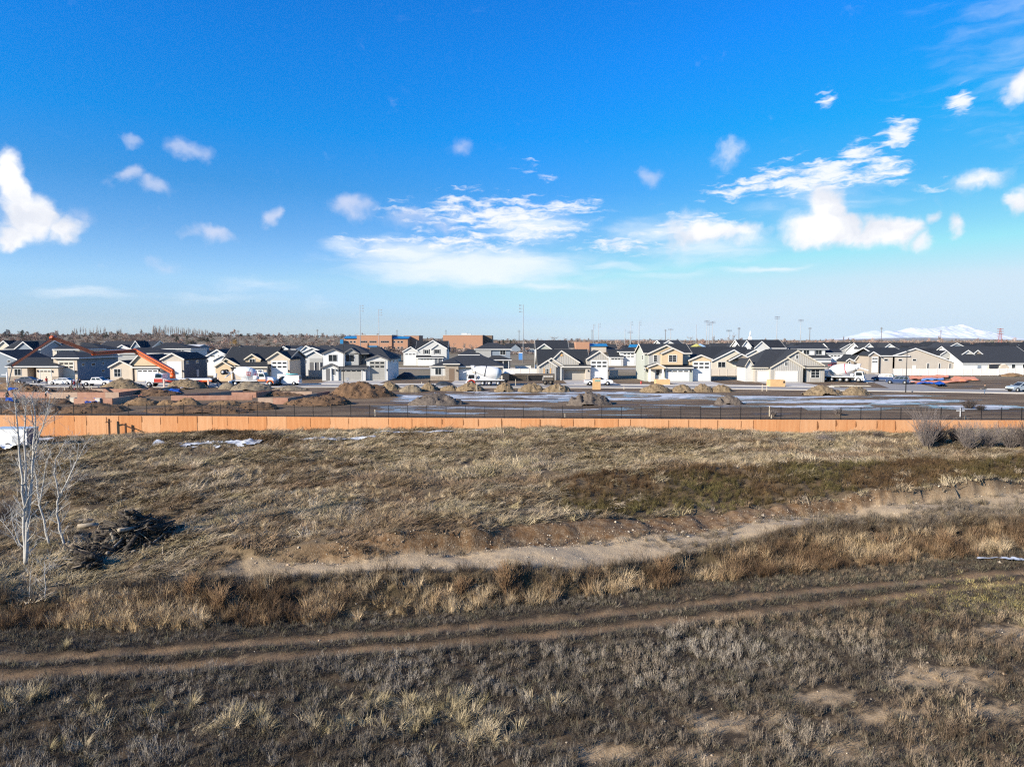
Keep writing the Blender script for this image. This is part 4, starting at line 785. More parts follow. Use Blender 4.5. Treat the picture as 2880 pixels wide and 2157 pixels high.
bg(800, 214, 195, 610, 520, 432, 'x', 'white', 'white house with two stepped gables left of the two storey white house', gables=[(200, 285, 420, 500, 424, 480, -1, 'white'), (222, 365, 510, 510, 446, 500, -4, 'lgrey')])
h = bg(800, 258, 1690, 2110, 500, 362, 'x', 'white', 'white two storey farmhouse with black shutters in front of the brick school')
h.gable(1710, 1925, 2110, 478, 352, 458, -.4, 6, 'lgrey').gable(1890, 1988, 2110, 468, 398, 462, -1.2, 5, 'lgrey').win(1815, 1870, 476, 530, -.4, 2).win(1948, 2008, 472, 528, -1.2, 2)
for a, b, d in ((1802, 1814, -.4), (1871, 1883, -.4), (1936, 1947, -1.2), (2009, 2021, -1.2)): MB().box(h.X(a, d), h.X(b, d), h.Y + d - .06, h.Y + d - .003, h.Z(532, d), h.Z(472, d)).build('shutter', cm('black'), h.o)
h.gable(1530, 1638, 1735, 500, 436, 498, -.5, 8, 'lgrey').gdoor(1562, 1702, 520, None, -.5, 'white', 5, (0,), 3).body(1730, 2050, 584, -2, 1, 'white').gdoor(1766, 1922, 592, None, -2, 'white', 4, (0,), 4).shed(1700, 2062, 578, -2.6, 545, 0).dark(1945, 2040, 590, -2.01, col='slate').post(1990, 590, -2.2, .2)
h = House(1200, 204, 635, 'grey blue two storey house rising behind the stone entry house', trim='white', roof=1)
h.body(635, 1082, 470, 0, 10, 'bluegrey').hip(615, 1105, 468, -.6, 11, 386, 790, 900).win(697, 764, 485, 545, 0, 2).win(948, 1024, 482, 545, 0, 2).body(640, 835, 475, -.25, 0, 'grey', name='front_wall').hip(765, 1100, 606, -3.6, 3, 552, 850, 960).post(1062, 612, -3.2, .25, 'lgrey').post(990, 612, -3.2, .2, 'lgrey').body(870, 985, 610, -.4, 2, 'slate').hip(408, 690, 540, -2, 8, 470, 540, 640).body(425, 670, 545, -1.6, 7, 'sage')
h = bg(1200, 216, 1408, 1842, 470, 355, 'x', 'sage', 'dark roofed house with a grey gable standing behind the batten house'); h.gable(1420, 1520, 1625, 468, 398, 470, -1, 7, 'sage').body(1412, 1440, 480, -.3, 10, 'white')
h = House(1600, 254, 530, 'white house with a tall white garage door at the end of the gap', trim='white')
h.body(530, 700, 572, 0, 9, 'lgrey').gdoor(545, 668, 588, None, 0, 'white', 4, (0,), 3).shed(520, 708, 575, -.5, 470, 7).body(658, 862, 502, 1.2, 12, 'white').gdoor(698, 842, 516, None, 1.2, 'white', 5, (0, 1), 3).hip(640, 925, 500, .6, 13, 445, 740, 800).body(862, 905, 520, 2.5, 10, 'sage')
bg(1600, 232, 1185, 1475, 405, 356, 'x', 'white', 'white gable peak just above the roof of the tan two storey house', gables=[(1195, 1280, 1365, 410, 358, 405, -.5, 'white')])
h = bg(2000, 236, 380, 965, 456, 348, 'x', 'white', 'long white house with two pale gables behind the batten house', gables=[(382, 450, 520, 445, 352, 440, -.8, 'white'), (548, 645, 752, 455, 366, 455, -1.5, 'lgrey')], wins=[(955, 990, 462, 485, .4)])
h = House(2000, 242, 1030, 'white two storey house with dark cars in its open garage', trim='white', roof=1)
h.body(1170, 1465, 470, 0, 9, 'white').hip(1018, 1518, 468, -.6, 10, 402, 1190, 1420).win(1182, 1262, 480, 540, 0, 2).win(1342, 1424, 480, 540, 0, 2).body(1330, 1340, 470, -.2, 0, 'dgrey', name='trim_board').shed(1268, 1555, 588, -3, 545, 0).body(1300, 1545, 592, -2.4, 0, 'white').dark(1420, 1540, 640, -2.45, col='dgrey', name='garage_shade_panel').body(1488, 1692, 520, .8, 11, 'white').gdoor(1532, 1662, 540, None, .8, 'white', 5, (0,), 3).hip(1478, 1702, 520, .3, 12, 462, 1540, 1640)  # shade inside the garage is painted as a flat dark panel
bg(2000, 290, 1535, 1895, 490, 396, 'x', 'lgrey', 'grey gabled house with teal corner beyond the white two storey house', gables=[(1615, 1780, 1870, 492, 400, 445, -.6, 'grey')])
bg(2400, 242, 110, 565, 500, 388, 'x', 'white', 'white house with a steep left gable behind the beige wall', gables=[(112, 190, 305, 462, 392, 500, -.8, 'white'), (338, 455, 545, 488, 398, 455, -1.6, 'white')], wins=[(160, 180, 495, 530, -.8, 1)])
h = bg(2400, 226, 905, 1600, 610, 462, 'x', 'grey', 'dark roofed house with a grey gable and white porch gable, right of the beige wall', gables=[(1110, 1192, 1318, 540, 486, 576, -1, 'grey', 590), (1365, 1472, 1580, 552, 480, 552, -2.2, 'lgrey', 600)]); h.dark(1405, 1552, 556, -2.25, zb=600, col='black', name='porch_dark_panel')  # flat black panel under the porch gable
bg(2400, 224, 1520, 1670, 540, 480, 'f', 'taupe', 'small taupe gable between the white porch and the long white house')
bg(2400, 262, 1195, 1450, 450, 388, 'f', 'bluegrey', 'blue gable with white trim high among the right hand roofs')
h = bg(400, 330, 520, 738, 440, 408, 'x', 'bluegrey', 'barn with a white metal roof and blue grey end wall'); 
for ch in h.o.children:
    if ch.name.startswith('roof'): ch.data.materials[0] = cm('lgrey')
# far roofs, row on row to the right and thinly elsewhere
R.seed(21); ords = ['first', 'second', 'third', 'fourth', 'fifth', 'sixth', 'seventh', 'eighth', 'ninth', 'tenth', 'eleventh', 'twelfth', 'thirteenth', 'fourteenth', 'fifteenth', 'sixteenth', 'seventeenth', 'eighteenth']
def farrow(Y, p0, p1, hgt, where, step=(16, 26), col=('white', 'lgrey', 'beige', 'cream', 'grey', 'bluegrey'), gap=2.5):
    x = (p0 - CX) / F * Y; xe = (p1 - CX) / F * Y; i = 0
    while x < xe and i < len(ords):
        w = R.uniform(*step); hh = hgt * R.uniform(.85, 1.15); y = Y + R.uniform(-5, 5); c = R.choice(col); typ = R.choice(['side gabled', 'hip roofed', 'front gabled'])
        o = thing('house', (x, y, 0), f'far {c.replace("lgrey", "pale grey").replace("bluegrey", "blue grey")} {typ} house, {ords[i]} from left {where}', 'house', 'far houses of the subdivision'); i += 1
        e = hh * .5; dp = R.uniform(11, 14); rm = R.choice(M_ROOF); x1 = x + w; z0 = gz(x, y)
        MB().box(x + .4, x1 - .4, y + .4, y + dp - .4, z0 - .5, e).build('wall', cm(c), o)
        m = MB()
        if typ == 'hip roofed': m.add([(x, y, e), (x1, y, e), (x1, y + dp, e), (x, y + dp, e), (x + dp / 2, y + dp / 2, hh), (x1 - dp / 2, y + dp / 2, hh)], [(0, 1, 5, 4), (1, 2, 5), (2, 3, 4, 5), (3, 0, 4), (0, 3, 2, 1)])
        else: m.prism([(x, y, e), (x, y + dp / 2, hh), (x, y + dp, e)], (w, 0, 0))
        m.build('roof', rm, o)
        MB().box(x, x1, y - .05, y - .003, e - .25, e).build('fascia', M_TRIM, o)
        if typ != 'hip roofed':
            ws = w * R.uniform(.3, .45); xa = x + R.uniform(.05, .5) * (w - ws); gp = e + (hh - e) * .85
            MB().prism([(xa, y - 1.2, e - .1), (xa + ws, y - 1.2, e - .1), (xa + ws / 2, y - 1.2, gp)], (0, dp * .45, 0)).build('gable_wall', cm(c), o)
            m = MB()
            for u, v in (((xa - .4, e - .3), (xa + ws / 2, gp + .1)), ((xa + ws / 2, gp + .1), (xa + ws + .4, e - .3))): m.prism([(u[0], y - 1.5, u[1]), (v[0], y - 1.5, v[1]), (v[0], y - 1.5, v[1] + .3), (u[0], y - 1.5, u[1] + .3)], (0, dp * .48, 0))
            m.build('gable_roof', rm, o)
            MB().box(xa + .3, xa + ws - .3, y - 1.2, y + .39, z0 - .3, e - .11).build('wall', cm(c), o)
        x += w + R.uniform(.6, 1.6) * gap
farrow(252, 2640, 3100, 6.6, 'behind the long white house')
farrow(285, 2470, 3100, 6.6, 'in right second roof row')
farrow(325, 2250, 3100, 7.0, 'in right third roof row')
farrow(385, 2180, 3120, 7.2, 'in right fourth roof row')
farrow(470, 2120, 3100, 7.4, 'in right farthest roof row', (20, 32))
farrow(345, 560, 900, 5.6, 'left of the school', gap=9)
farrow(520, 1700, 2150, 6.0, 'under the light poles', gap=8)
farrow(600, 350, 960, 5.0, 'beyond the metal barn', gap=22)
farrow(760, -150, 500, 6.0, 'on the low rise', gap=30)
# school and other public buildings
M_BRICK = cm('brick'); M_BLUE = mat('blue_metal_roof', (.02, .17, .36), .5, .1)
def brickbox(h, a, b, zt, d0, d1, nm='wall', col='brick'): return h.body(a, b, zt, d0, d1, col, name=nm)
h = House(800, 560, 945, 'brick school with bright blue roofs behind the white houses', 'school', 'school')
brickbox(h, 945, 1395, 292, 0, 25); MB().box(h.X(940), h.X(1400), h.Y - .3, h.Y + 25.3, h.Z(292), h.Z(285)).build('parapet', cm('lgrey'), h.o)
brickbox(h, 778, 945, 330, 1, 22); brickbox(h, 1395, 1600, 332, 1, 22); brickbox(h, 1565, 1745, 296, 14, 40); MB().box(h.X(1562, 14), h.X(1750, 14), h.Y + 13.7, h.Y + 40.3, h.Z(296, 14), h.Z(291, 14)).build('parapet', cm('lgrey'), h.o)
brickbox(h, 700, 780, 405, 0, 15)
for a, b, t, q in ((772, 942, 298, 332), (1398, 1610, 304, 335)): MB().prism([(h.X(a, .5), h.Y, h.Z(q)), (h.X(a, .5), h.Y + 9, h.Z(t)), (h.X(a, .5), h.Y + 20, h.Z(t)), (h.X(a, .5), h.Y + 23, h.Z(q))], (h.X(b) - h.X(a), 0, 0)).build('blue_roof', M_BLUE, h.o)
MB().box(h.X(735), h.X(775), h.Y - 2, h.Y - .2, h.Z(400), h.Z(345)).build('entrance_canopy', M_BLUE, h.o); MB().box(h.X(1090), h.X(1215), h.Y - 3, h.Y - .2, h.Z(445), h.Z(425)).build('entrance_canopy', M_BLUE, h.o)
for a, b in ((805, 835), (855, 885), (900, 930)): h.win(a, b, 362, 390, 1, 1)
for a, b in ((988, 1080), (1105, 1200), (1250, 1360)): h.win(a, b, 362, 388, 0, 4, trim=cm('lgrey'))
for a, b in ((1250, 1275), (1292, 1317), (1335, 1358)): h.win(a, b, 438, 466, 0, 1)
for a, b in ((1415, 1440), (1465, 1495), (1508, 1540)): h.win(a, b, 362, 390, 1, 1); h.win(a, b, 438, 466, 1, 1)
h = House(1200, 640, 215, 'plain brick gymnasium box with rooftop machinery, right of the school', 'gymnasium', 'gymnasium')
brickbox(h, 215, 725, 290, 0, 40); brickbox(h, 725, 848, 292, 18, 60, col='brown'); MB().box(h.X(213), h.X(728), h.Y - .3, h.Y + 40, h.Z(290), h.Z(284)).build('parapet', cm('lgrey'), h.o)  # right block made brown to put the side's shade into its colour
for a, b, t in ((445, 520, 262), (520, 575, 272)): MB().box(h.X(a), h.X(b), h.Y + 6, h.Y + 14, h.Z(286), h.Z(t)).build('rooftop_unit', cm('lgrey'), h.o)
h = House(1600, 470, 80, 'low brick pavilion with a blue roof under the light poles', 'pavilion', 'pavilion')
brickbox(h, 85, 262, 378, 0, 14); brickbox(h, 265, 480, 430, 1, 14, col='beige'); MB().prism([(h.X(255), h.Y, h.Z(432)), (h.X(255), h.Y + 7, h.Z(400)), (h.X(255), h.Y + 15, h.Z(432))], (h.X(500) - h.X(255), 0, 0)).build('blue_roof', M_BLUE, h.o)
h = House(1600, 395, 790, 'small beige ball field hut with a teal roof', 'hut', 'hut')
brickbox(h, 815, 905, 440, 0, 6, col='beige'); MB().prism([(h.X(790), h.Y - 1, h.Z(445)), (h.X(790), h.Y + 3, h.Z(408)), (h.X(790), h.Y + 7, h.Z(445))], (h.X(930) - h.X(790), 0, 0)).build('blue_roof', M_BLUE, h.o)
# vinyl fences
M_VIN = mat('beige_vinyl', (.55, .49, .42), .6, .05); M_VINW = mat('white_vinyl', (.66, .63, .59), .6, .05)
def vinyl(x0, Ya, a, b, label, m, Yb=None, hgt=1.85, step=2.4):
    xa = at_depth(*ZP(x0, a, 815), Ya)[0]; Yb = Yb or Ya; xb = at_depth(*ZP(x0, b, 815), Yb)[0]; L = math.hypot(xb - xa, Yb - Ya); n = max(1, round(L / step))
    o = thing('vinyl_fence', (xa, Ya, 0), label, 'fence')
    for i in range(n + 1):
        t = i / n; x, y = xa + (xb - xa) * t, Ya + (Yb - Ya) * t; MB().box(x - .07, x + .07, y - .07, y + .07, -.1, hgt + .1).build('post', m, o)
        if i < n:
            u = (i + 1) / n; x2, y2 = xa + (xb - xa) * u, Ya + (Yb - Ya) * u; MB().bar((x, y, hgt / 2 + .03), (x2, y2, hgt / 2 + .03), .04, hgt - .06).build('panel', m, o)
vinyl(1600, 184, 1842, 2245, 'beige vinyl fence between the tan house and the batten house', M_VIN)
vinyl(1200, 186, 965, 1445, 'pale vinyl fence behind the long dark trailer', M_VINW); vinyl(800, 178, 315, 490, 'short beige vinyl fence beside the white two storey house', M_VIN)
vinyl(2400, 186, 512, 1872, 'long white vinyl fence below the big beige house', M_VINW); vinyl(2400, 189, 1880, 2400, 'white vinyl fence right of the gambrel shed', M_VINW)
vinyl(1600, 178, 530, 632, 'short beige vinyl fence beside the tall white garage', M_VIN); vinyl(1200, 206, 1150, 1345, 'far white vinyl fence with a shaded corner', M_VINW)
h = House(2400, 196, 1745, 'garden shed with a curved gambrel roof behind the white fence', 'shed', 'shed')
pf = [(1880, 745), (1900, 690), (1950, 662), (2000, 690), (2028, 745)]
MB().prism([(h.X(a), h.Y, h.Z(b)) for a, b in pf] + [(h.X(2028), h.Y, 0), (h.X(1880), h.Y, 0)], (0, 5.5, 0)).build('wall', cm('ltan'), h.o)
h.rm = M_ROOF[0]; MB().prism([(h.X(1745), h.Y - .1, h.Z(748)), (h.X(1790), h.Y + 1.2, h.Z(668)), (h.X(1945), h.Y + 1.2, h.Z(662)), (h.X(1890), h.Y - .1, h.Z(748))], (0, .12, 0)).build('roof', h.rm, h.o)
# ------------------------------------------------------------------ building lots: snow, puddles, spoil heaps, foundations
def onground(px, py):
    z = -3.0 if py > 1185 else 0.0
    for _ in range(12):
        x, y, _z = ground(px, py, z); z = .6 * z + .4 * gz(x, y)
    return x, y, gz(x, y)
def rg(x0, zx, zy): return onground(*ZP(x0, zx, zy))
def msheet(name, x0, x1, y0, y1, st, fn, m, dz, kind='stuff'):
    X, Y = np.meshgrid(np.arange(x0, x1, st), np.arange(y0, y1, st)); Z = terrain(X, Y) + dz; M = fn(X, Y) > 0
    i = np.arange(X.size).reshape(X.shape); q = np.stack([i[:-1, :-1], i[:-1, 1:], i[1:, 1:], i[1:, :-1]], -1); k = M[:-1, :-1] & M[1:, 1:] & M[:-1, 1:] & M[1:, :-1]; q = q[k]
    if not len(q): return None
    u, inv = np.unique(q, return_inverse=True); V = np.stack([X, Y, Z], -1).reshape(-1, 3)[u]
    return npmesh(name, V, inv.reshape(-1, 4), m, True, kind)
M_SNOW = mat('old_snow', (.34, .34, .35), .7, .12, .8, col2=(.6, .63, .68)); M_ICE = mat('wet_ice', (.17, .165, .17), .22, .25, .4, spec=.6)
def lotw_(X, Y):
    w = fbm(X * .07, Y * .32, 301, 4, .55) * 2.0; t = np.clip((X + 30) / 12, 0, 1) * np.clip((88 - X) / 20, 0, 1)
    band = np.exp(-((Y - 112) / 9) ** 2) * .30 + np.exp(-((Y - 98) / 4) ** 2) * .14 + np.exp(-((Y - 124) / 3) ** 2) * .1
    return (w + band - .28) * t - (1 - t) - np.where(Y > 128, 1, 0)
msheet('snow', -34, 90, 90, 129, .2, lambda X, Y: lotw_(X, Y) - .06 + fbm(X * .6, Y * 1.2, 305, 3) * .5, M_SNOW, .035)
msheet('puddle', -34, 84, 88, 126, .4, lambda X, Y: lotw_(X, Y) + .12 + fbm(X * .2, Y * .5, 307, 3) * .5, M_ICE, .02)
for a, b, c, d, nm in ((430, 735, 1250, 10, 0), (790, 1060, 1237, 5, 1), (1050, 1370, 1222, 5, 2), (95, 150, 1238, 12, 3), (2700, 2880, 1580, 12, 4), (2560, 2600, 1610, 6, 5)):
    x0, y0, _ = onground(a, c); x1, y1, _ = onground(b, c - (4 if a > 400 and a < 2000 else 0)); ym = (y0 + y1) / 2; hw = d * ym * ym / F / 13 * (.55 if nm < 4 else .3)
    msheet('snow', x0 - 1, x1 + 1, min(y0, y1) - hw * 2, max(y0, y1) + hw * 2, .12, lambda X, Y: 1 - np.abs(Y - (y0 + (y1 - y0) * (X - x0) / (x1 - x0))) / hw - np.where((X < x0) | (X > x1), 2, 0) + fbm(X * .7, Y * 1.2, 311 + nm, 4) * 3.4 - .35, M_SNOW, .2)
M_DIRT = mat('spoil_earth', (.13, .078, .04), .95, .3, 1.6, col2=(.25, .16, .085), bump=.5, bscale=5); M_DIRTD = mat('dark_earth', (.085, .05, .027), .95, .3, 1.6, col2=(.17, .1, .055), bump=.5, bscale=5)  # the darker earth also carries the left heaps' shade in its colour
M_SOD = mat('clod_earth', (.115, .08, .045), .95, .3, 2.2, col2=(.26, .195, .12), bump=.6, bscale=7); M_RUB = mat('dead_brush_earth', (.07, .055, .045), .95, .3, 2.2, col2=(.16, .13, .105), bump=.7, bscale=6); M_GRV = mat('gravel_heap', (.14, .11, .075), .95, .3, 2.2, col2=(.26, .21, .145), bump=.5, bscale=8)
M_SHEET = mat('black_plastic', (.03, .035, .04), .5, .2)
ROCKS = [(a.tolist(), b.tolist()) for a, b in (rock(860 + i) for i in range(4))]
def heap(x0, c, b, w, h, m, label, seed, lump=.3, freq=.9, sk=.0, name='dirt_pile', cat='dirt pile', group='dirt piles on the lots', dp=.62):
    Y = rg(x0, c, b)[1]; s = Y / F / K; Wd, H = w * s * 1.12, h * s * .9; D = max(Wd * dp, H * 1.6) if Wd < 12 else max(Wd * .4, H * 2)
    yc = Y + D * .42; x = at_depth(*ZP(x0, c, b), yc)[0]; n = int(min(130, max(40, Wd / .22))); k = int(min(60, max(20, D / .24)))
    u, v = np.meshgrid(np.linspace(-1, 1, n), np.linspace(-1, 1, k)); X, Yy = u * Wd / 2, v * D / 2; r = np.sqrt((u - sk * .0) ** 2 + v ** 2); us = u - sk * (1 - np.abs(u))
    r = np.sqrt(us ** 2 + v ** 2) * (1 + fbm(u * 1.6 + seed, v * 1.6, seed, 3) * .45)
    e = np.clip(1 - r, 0, 1); e2 = np.clip(1 - r ** 2, 0, 1); fade = np.clip(e * 5, 0, 1)
    z = H * (.72 * e2 ** .75 + .22 * e) * (1 + fbm(X * .35 + seed * 3, Yy * .35, seed + 1, 3) * .55)
    rdg = 1 - np.abs(fbm(X * freq * .8 + seed, Yy * freq * .8, seed + 2, 4, .6)) * 3.4
    z = z + fade * min(H, 1.9) * lump * (.55 * (rdg - .6) + .5 * fbm(X * 1.9, Yy * 1.9 + seed, seed + 5, 3, .7)); z = np.where(r >= 1, -.25, z)
    i = np.arange(n * k).reshape(k, n); q = np.stack([i[:-1, :-1], i[:-1, 1:], i[1:, 1:], i[1:, :-1]], -1).reshape(-1, 4); zr = z.ravel(); q = q[(zr[q] > -.2).any(1)]
    o = npmesh(name, np.stack([X, Yy, z], -1).reshape(-1, 3), q, m, False); o.location = (x, yc, gz(x, yc)); tag(o, label, cat, group)
    if m is M_SHEET: return o
    rr = np.random.default_rng(seed); cl = MB(); ok = np.argwhere(z > .05); nc = int(min(700, 9 * Wd * D / 2))
    for _ in range(nc if len(ok) else 0):
        a, b = ok[rr.integers(len(ok))]; s_ = float(np.clip(.075 * math.exp(rr.normal(0, .5)), .04, .28)) * (1.1 if m in (M_SOD, M_DIRTD) else .9); V, Fq = ROCKS[rr.integers(4)]; q = Matrix.Rotation(rr.uniform(0, 6.28), 3, 'Z'); c = Vector((X[a, b] + rr.uniform(-.15, .15), Yy[a, b] + rr.uniform(-.15, .15), z[a, b]))
        cl.add([q @ Vector(p) * s_ + c for p in V], Fq)
    cl.build('clods', m, o, off=(0, 0, 0), kind='stuff'); return o
H_ = heap
H_(0, 1620, 1000, 560, 150, M_SOD, 'tall tan dirt pile left of the boom truck front wheel', 1, sk=-.1)
H_(0, 170, 985, 520, 95, M_DIRT, 'low brown dirt pile under the parked dark sedan at far left', 2)
H_(0, 440, 1080, 540, 165, M_DIRTD, 'dark lumpy dirt pile beside the crouching hose worker', 3, lump=.6)
H_(0, 690, 1190, 430, 95, M_DIRTD, 'dark dirt pile in front of the long foundation form', 4, lump=.5); H_(0, 470, 1310, 760, 150, M_DIRTD, 'broad brown spoil bank behind the left end of the iron fence', 5, lump=.4)
H_(0, 1200, 1300, 900, 120, M_DIRTD, 'broad brown spoil bank behind the fence below the blue tarp', 6, lump=.4); H_(0, 1840, 1200, 430, 105, M_DIRT, 'brown dirt pile between the foundation corner and the fence', 7)
H_(400, 590, 985, 480, 150, M_SOD, 'rounded tan dirt pile hiding the middle of the boom truck', 8); H_(400, 1110, 990, 230, 85, M_GRV, 'small grey dirt pile below the mixer spare wheel', 9); H_(400, 1410, 1005, 540, 112, M_GRV, 'long grey gravelly pile hiding the mixer rear axles', 10, lump=.35)
H_(400, 1910, 1005, 420, 62, M_GRV, 'low gravelly pile in front of the white work van', 11); H_(400, 330, 1195, 280, 70, M_DIRT, 'small dirt pile left of centre behind the fence', 12); H_(400, 590, 1205, 340, 105, M_DIRT, 'pointed dirt pile right behind the fence before the dark foundation', 13)
H_(400, 1080, 1225, 460, 112, M_DIRT, 'lumpy dirt pile before the long low form panels', 14, lump=.5); H_(400, 1470, 1260, 520, 125, M_DIRTD, 'dark ended dirt pile in front of the reddish foundation corner', 15, lump=.4); H_(400, 750, 1300, 1300, 100, M_DIRTD, 'long low spoil bank hugging the fence', 16)
H_(0, 1000, 1075, 900, 70, M_DIRTD, 'low dark earth ridge between the two long foundation forms', 51, lump=.5); H_(400, 150, 1075, 700, 80, M_DIRTD, 'dark earth ridge under the long blue tarp', 52, lump=.5); H_(400, 1650, 1075, 900, 60, M_DIRTD, 'low earth ridge behind the reddish foundation corner', 53, lump=.5)
H_(800, 1010, 1105, 800, 215, M_DIRTD, 'largest dark brown earth mound, with deep shadow on its right', 17, lump=.7, freq=.55); H_(800, 430, 1205, 820, 150, M_DIRTD, 'long brown earth slope running down left of the largest mound', 18, lump=.4, sk=.25)
H_(800, 1360, 1005, 270, 112, M_SOD, 'clod pile just right of the largest mound', 19, lump=.5, freq=1.4); H_(800, 1640, 1025, 270, 128, M_GRV, 'pale gravel pile among the clod piles', 20, freq=1.4); H_(800, 1890, 1005, 230, 108, M_SOD, 'clod pile left of the dark covered hump', 21, lump=.5, freq=1.4)
H_(800, 1580, 850, 230, 100, M_SHEET, 'black sheeted mound in the shade of the white and grey house', 22, name='covered_mound', cat='mound'); H_(1200, 232, 938, 220, 58, M_SHEET, 'dark sheeted hump behind the clod piles', 23, name='covered_mound', cat='mound')
H_(1200, 30, 1010, 200, 108, M_SOD, 'clod pile under the stone entry house', 24, lump=.5, freq=1.4); H_(1200, 305, 1010, 230, 98, M_SOD, 'clod pile in front of the dark sheeted hump', 25, lump=.5, freq=1.4); H_(1200, 560, 1015, 330, 130, M_SOD, 'clod pile hiding the front wheel of the second mixer', 26, lump=.5, freq=1.4)
H_(1200, 1010, 1025, 250, 118, M_SOD, 'clod pile at the tail of the second mixer', 27, lump=.5, freq=1.4); H_(1200, 1360, 1025, 340, 130, M_SOD, 'wide clod pile below the middle of the dark trailer', 28, lump=.5, freq=1.4); H_(1200, 1690, 1030, 360, 125, M_SOD, 'clod pile below the right end of the dark trailer', 29, lump=.5, freq=1.4)
H_(1600, 1130, 1032, 390, 112, M_SOD, 'widest clod pile in front of the tan two storey house', 30, lump=.5, freq=1.4); H_(1600, 1480, 1028, 280, 98, M_SOD, 'clod pile before the wide white garage door', 31, lump=.5, freq=1.4); H_(1600, 1730, 1025, 250, 108, M_SOD, 'clod pile before the tall white garage door of the tan house', 32, lump=.5, freq=1.4); H_(1600, 1970, 1025, 280, 106, M_SOD, 'rightmost clod pile of the four before the tan house', 33, lump=.5, freq=1.4)
H_(2000, 1430, 1068, 470, 125, M_SOD, 'wide clod pile right of the batten house beside the timber', 34, lump=.5, freq=1.2); H_(2000, 1860, 1065, 360, 108, M_SOD, 'clod pile at the street corner', 35, lump=.5, freq=1.2); H_(2400, 2050, 825, 280, 46, M_DIRT, 'far tan dirt pile beside the white fence at right', 36)
H_(800, 1980, 1200, 680, 140, M_RUB, 'grey brush rubble mound behind the fence, left of centre', 41, lump=.8, freq=1.2, name='brush_mound', cat='brush mound', group='grey brush mounds on the lots'); H_(1600, 270, 1200, 580, 155, M_RUB, 'peaked grey brush mound behind the fence, right of centre', 42, lump=.8, freq=1.2, name='brush_mound', cat='brush mound', group='grey brush mounds on the lots'); H_(2000, 230, 1185, 340, 112, M_RUB, 'small grey brush mound beside snow below the batten house', 43, lump=.8, freq=1.2, name='brush_mound', cat='brush mound', group='grey brush mounds on the lots')
# foundation forms
M_FORM = mat('form_plywood', (.3, .15, .1), .8, .2, 1.2, col2=(.42, .24, .17)); M_FORM2 = mat('form_plywood_pale', (.38, .27, .2), .8, .2, 1.2)
def forms(pts, hgt, label, m=M_FORM, z0=0.0):
    """a run of form panels along ground points"""
    o = thing('foundation_form', (pts[0][0], pts[0][1], 0), label, 'foundation form', 'foundation forms on the lots')
    for (xa, ya), (xb, yb) in zip(pts[:-1], pts[1:]):
        L = math.hypot(xb - xa, yb - ya); n = max(1, round(L / 2.4))
        for i in range(n):
            t, u = (i + .004) / n, (i + .996) / n
            MB().bar((xa + (xb - xa) * t, ya + (yb - ya) * t, hgt / 2 - .15), (xa + (xb - xa) * u, ya + (yb - ya) * u, hgt / 2 - .15), .22, hgt + .3 + R.uniform(-.02, .02)).build('form_panel', m if R.random() < .7 else M_FORM2, o)
def gp(x0, zx, zy): return ground(*ZP(x0, zx, zy))[:2]
a, b = gp(0, 830, 1100), gp(0, 1545, 1100)
forms([(a[0] - 13, a[1]+.5), a, b, (b[0] + .0, b[1] + 9)], .95, 'long reddish foundation form with the worker at its left end')
a, b = gp(0, 960, 1182), gp(0, 1460, 1182); forms([a, b, (b[0], b[1] + 7)], .9, 'lower reddish foundation form nearest the fence', M_FORM)
a, b = gp(0, 1180, 1032), gp(0, 2000, 1032); forms([(a[0], a[1] + 7), a, b, (b[0] + .3, b[1] + 8)], .7, 'foundation form farthest back behind the tall tan pile')
a, b = gp(400, 380, 1135), gp(400, 1430, 1128); forms([(b[0] - 6, b[1] + 11), (a[0], a[1]), b], .8, 'dark foundation form in the middle of the left lots')
a, b = gp(400, 1160, 1092), gp(400, 1480, 1092); forms([a, b, (b[0] + 1.5, b[1] + 7)], .85, 'short reddish foundation form before the grey gravelly pile')
a, b = gp(400, 1500, 1180), gp(400, 1890, 1180); forms([a, b, (b[0] + 2.5, b[1] + 14)], .95, 'reddish foundation corner left of the long earth slope')
a, b = gp(400, 1540, 1062), gp(400, 2200, 1062); forms([a, b], .6, 'back foundation form behind the reddish corner', M_FORM2)
a, b = gp(0, 120, 1040), gp(0, 700, 1040); forms([a, b], .5, 'low foundation form at far left by the blue tarp', M_FORM2)
def block(x0, zx, zy, w, d, h, label, m, name='form_bracket', cat='bracket'):
    x, y, z = rg(x0, zx, zy); o = MB().box(x - w / 2, x + w / 2, y, y + d, z - .1, z + h).box(x - w / 2 - .03, x + w / 2 + .03, y - .03, y + d + .03, z + h + .001, z + h + .06).build(name, m, None, (x, y, z)); tag(o, label, cat); return o
block(0, 935, 1160, .75, .6, .7, 'pale wooden crate between the fence and the form', cm('cream'), 'crate', 'crate'); block(0, 1262, 1190, .7, .6, .95, 'taller pale wooden crate beside the blue tarp', cm('cream'), 'crate', 'crate')
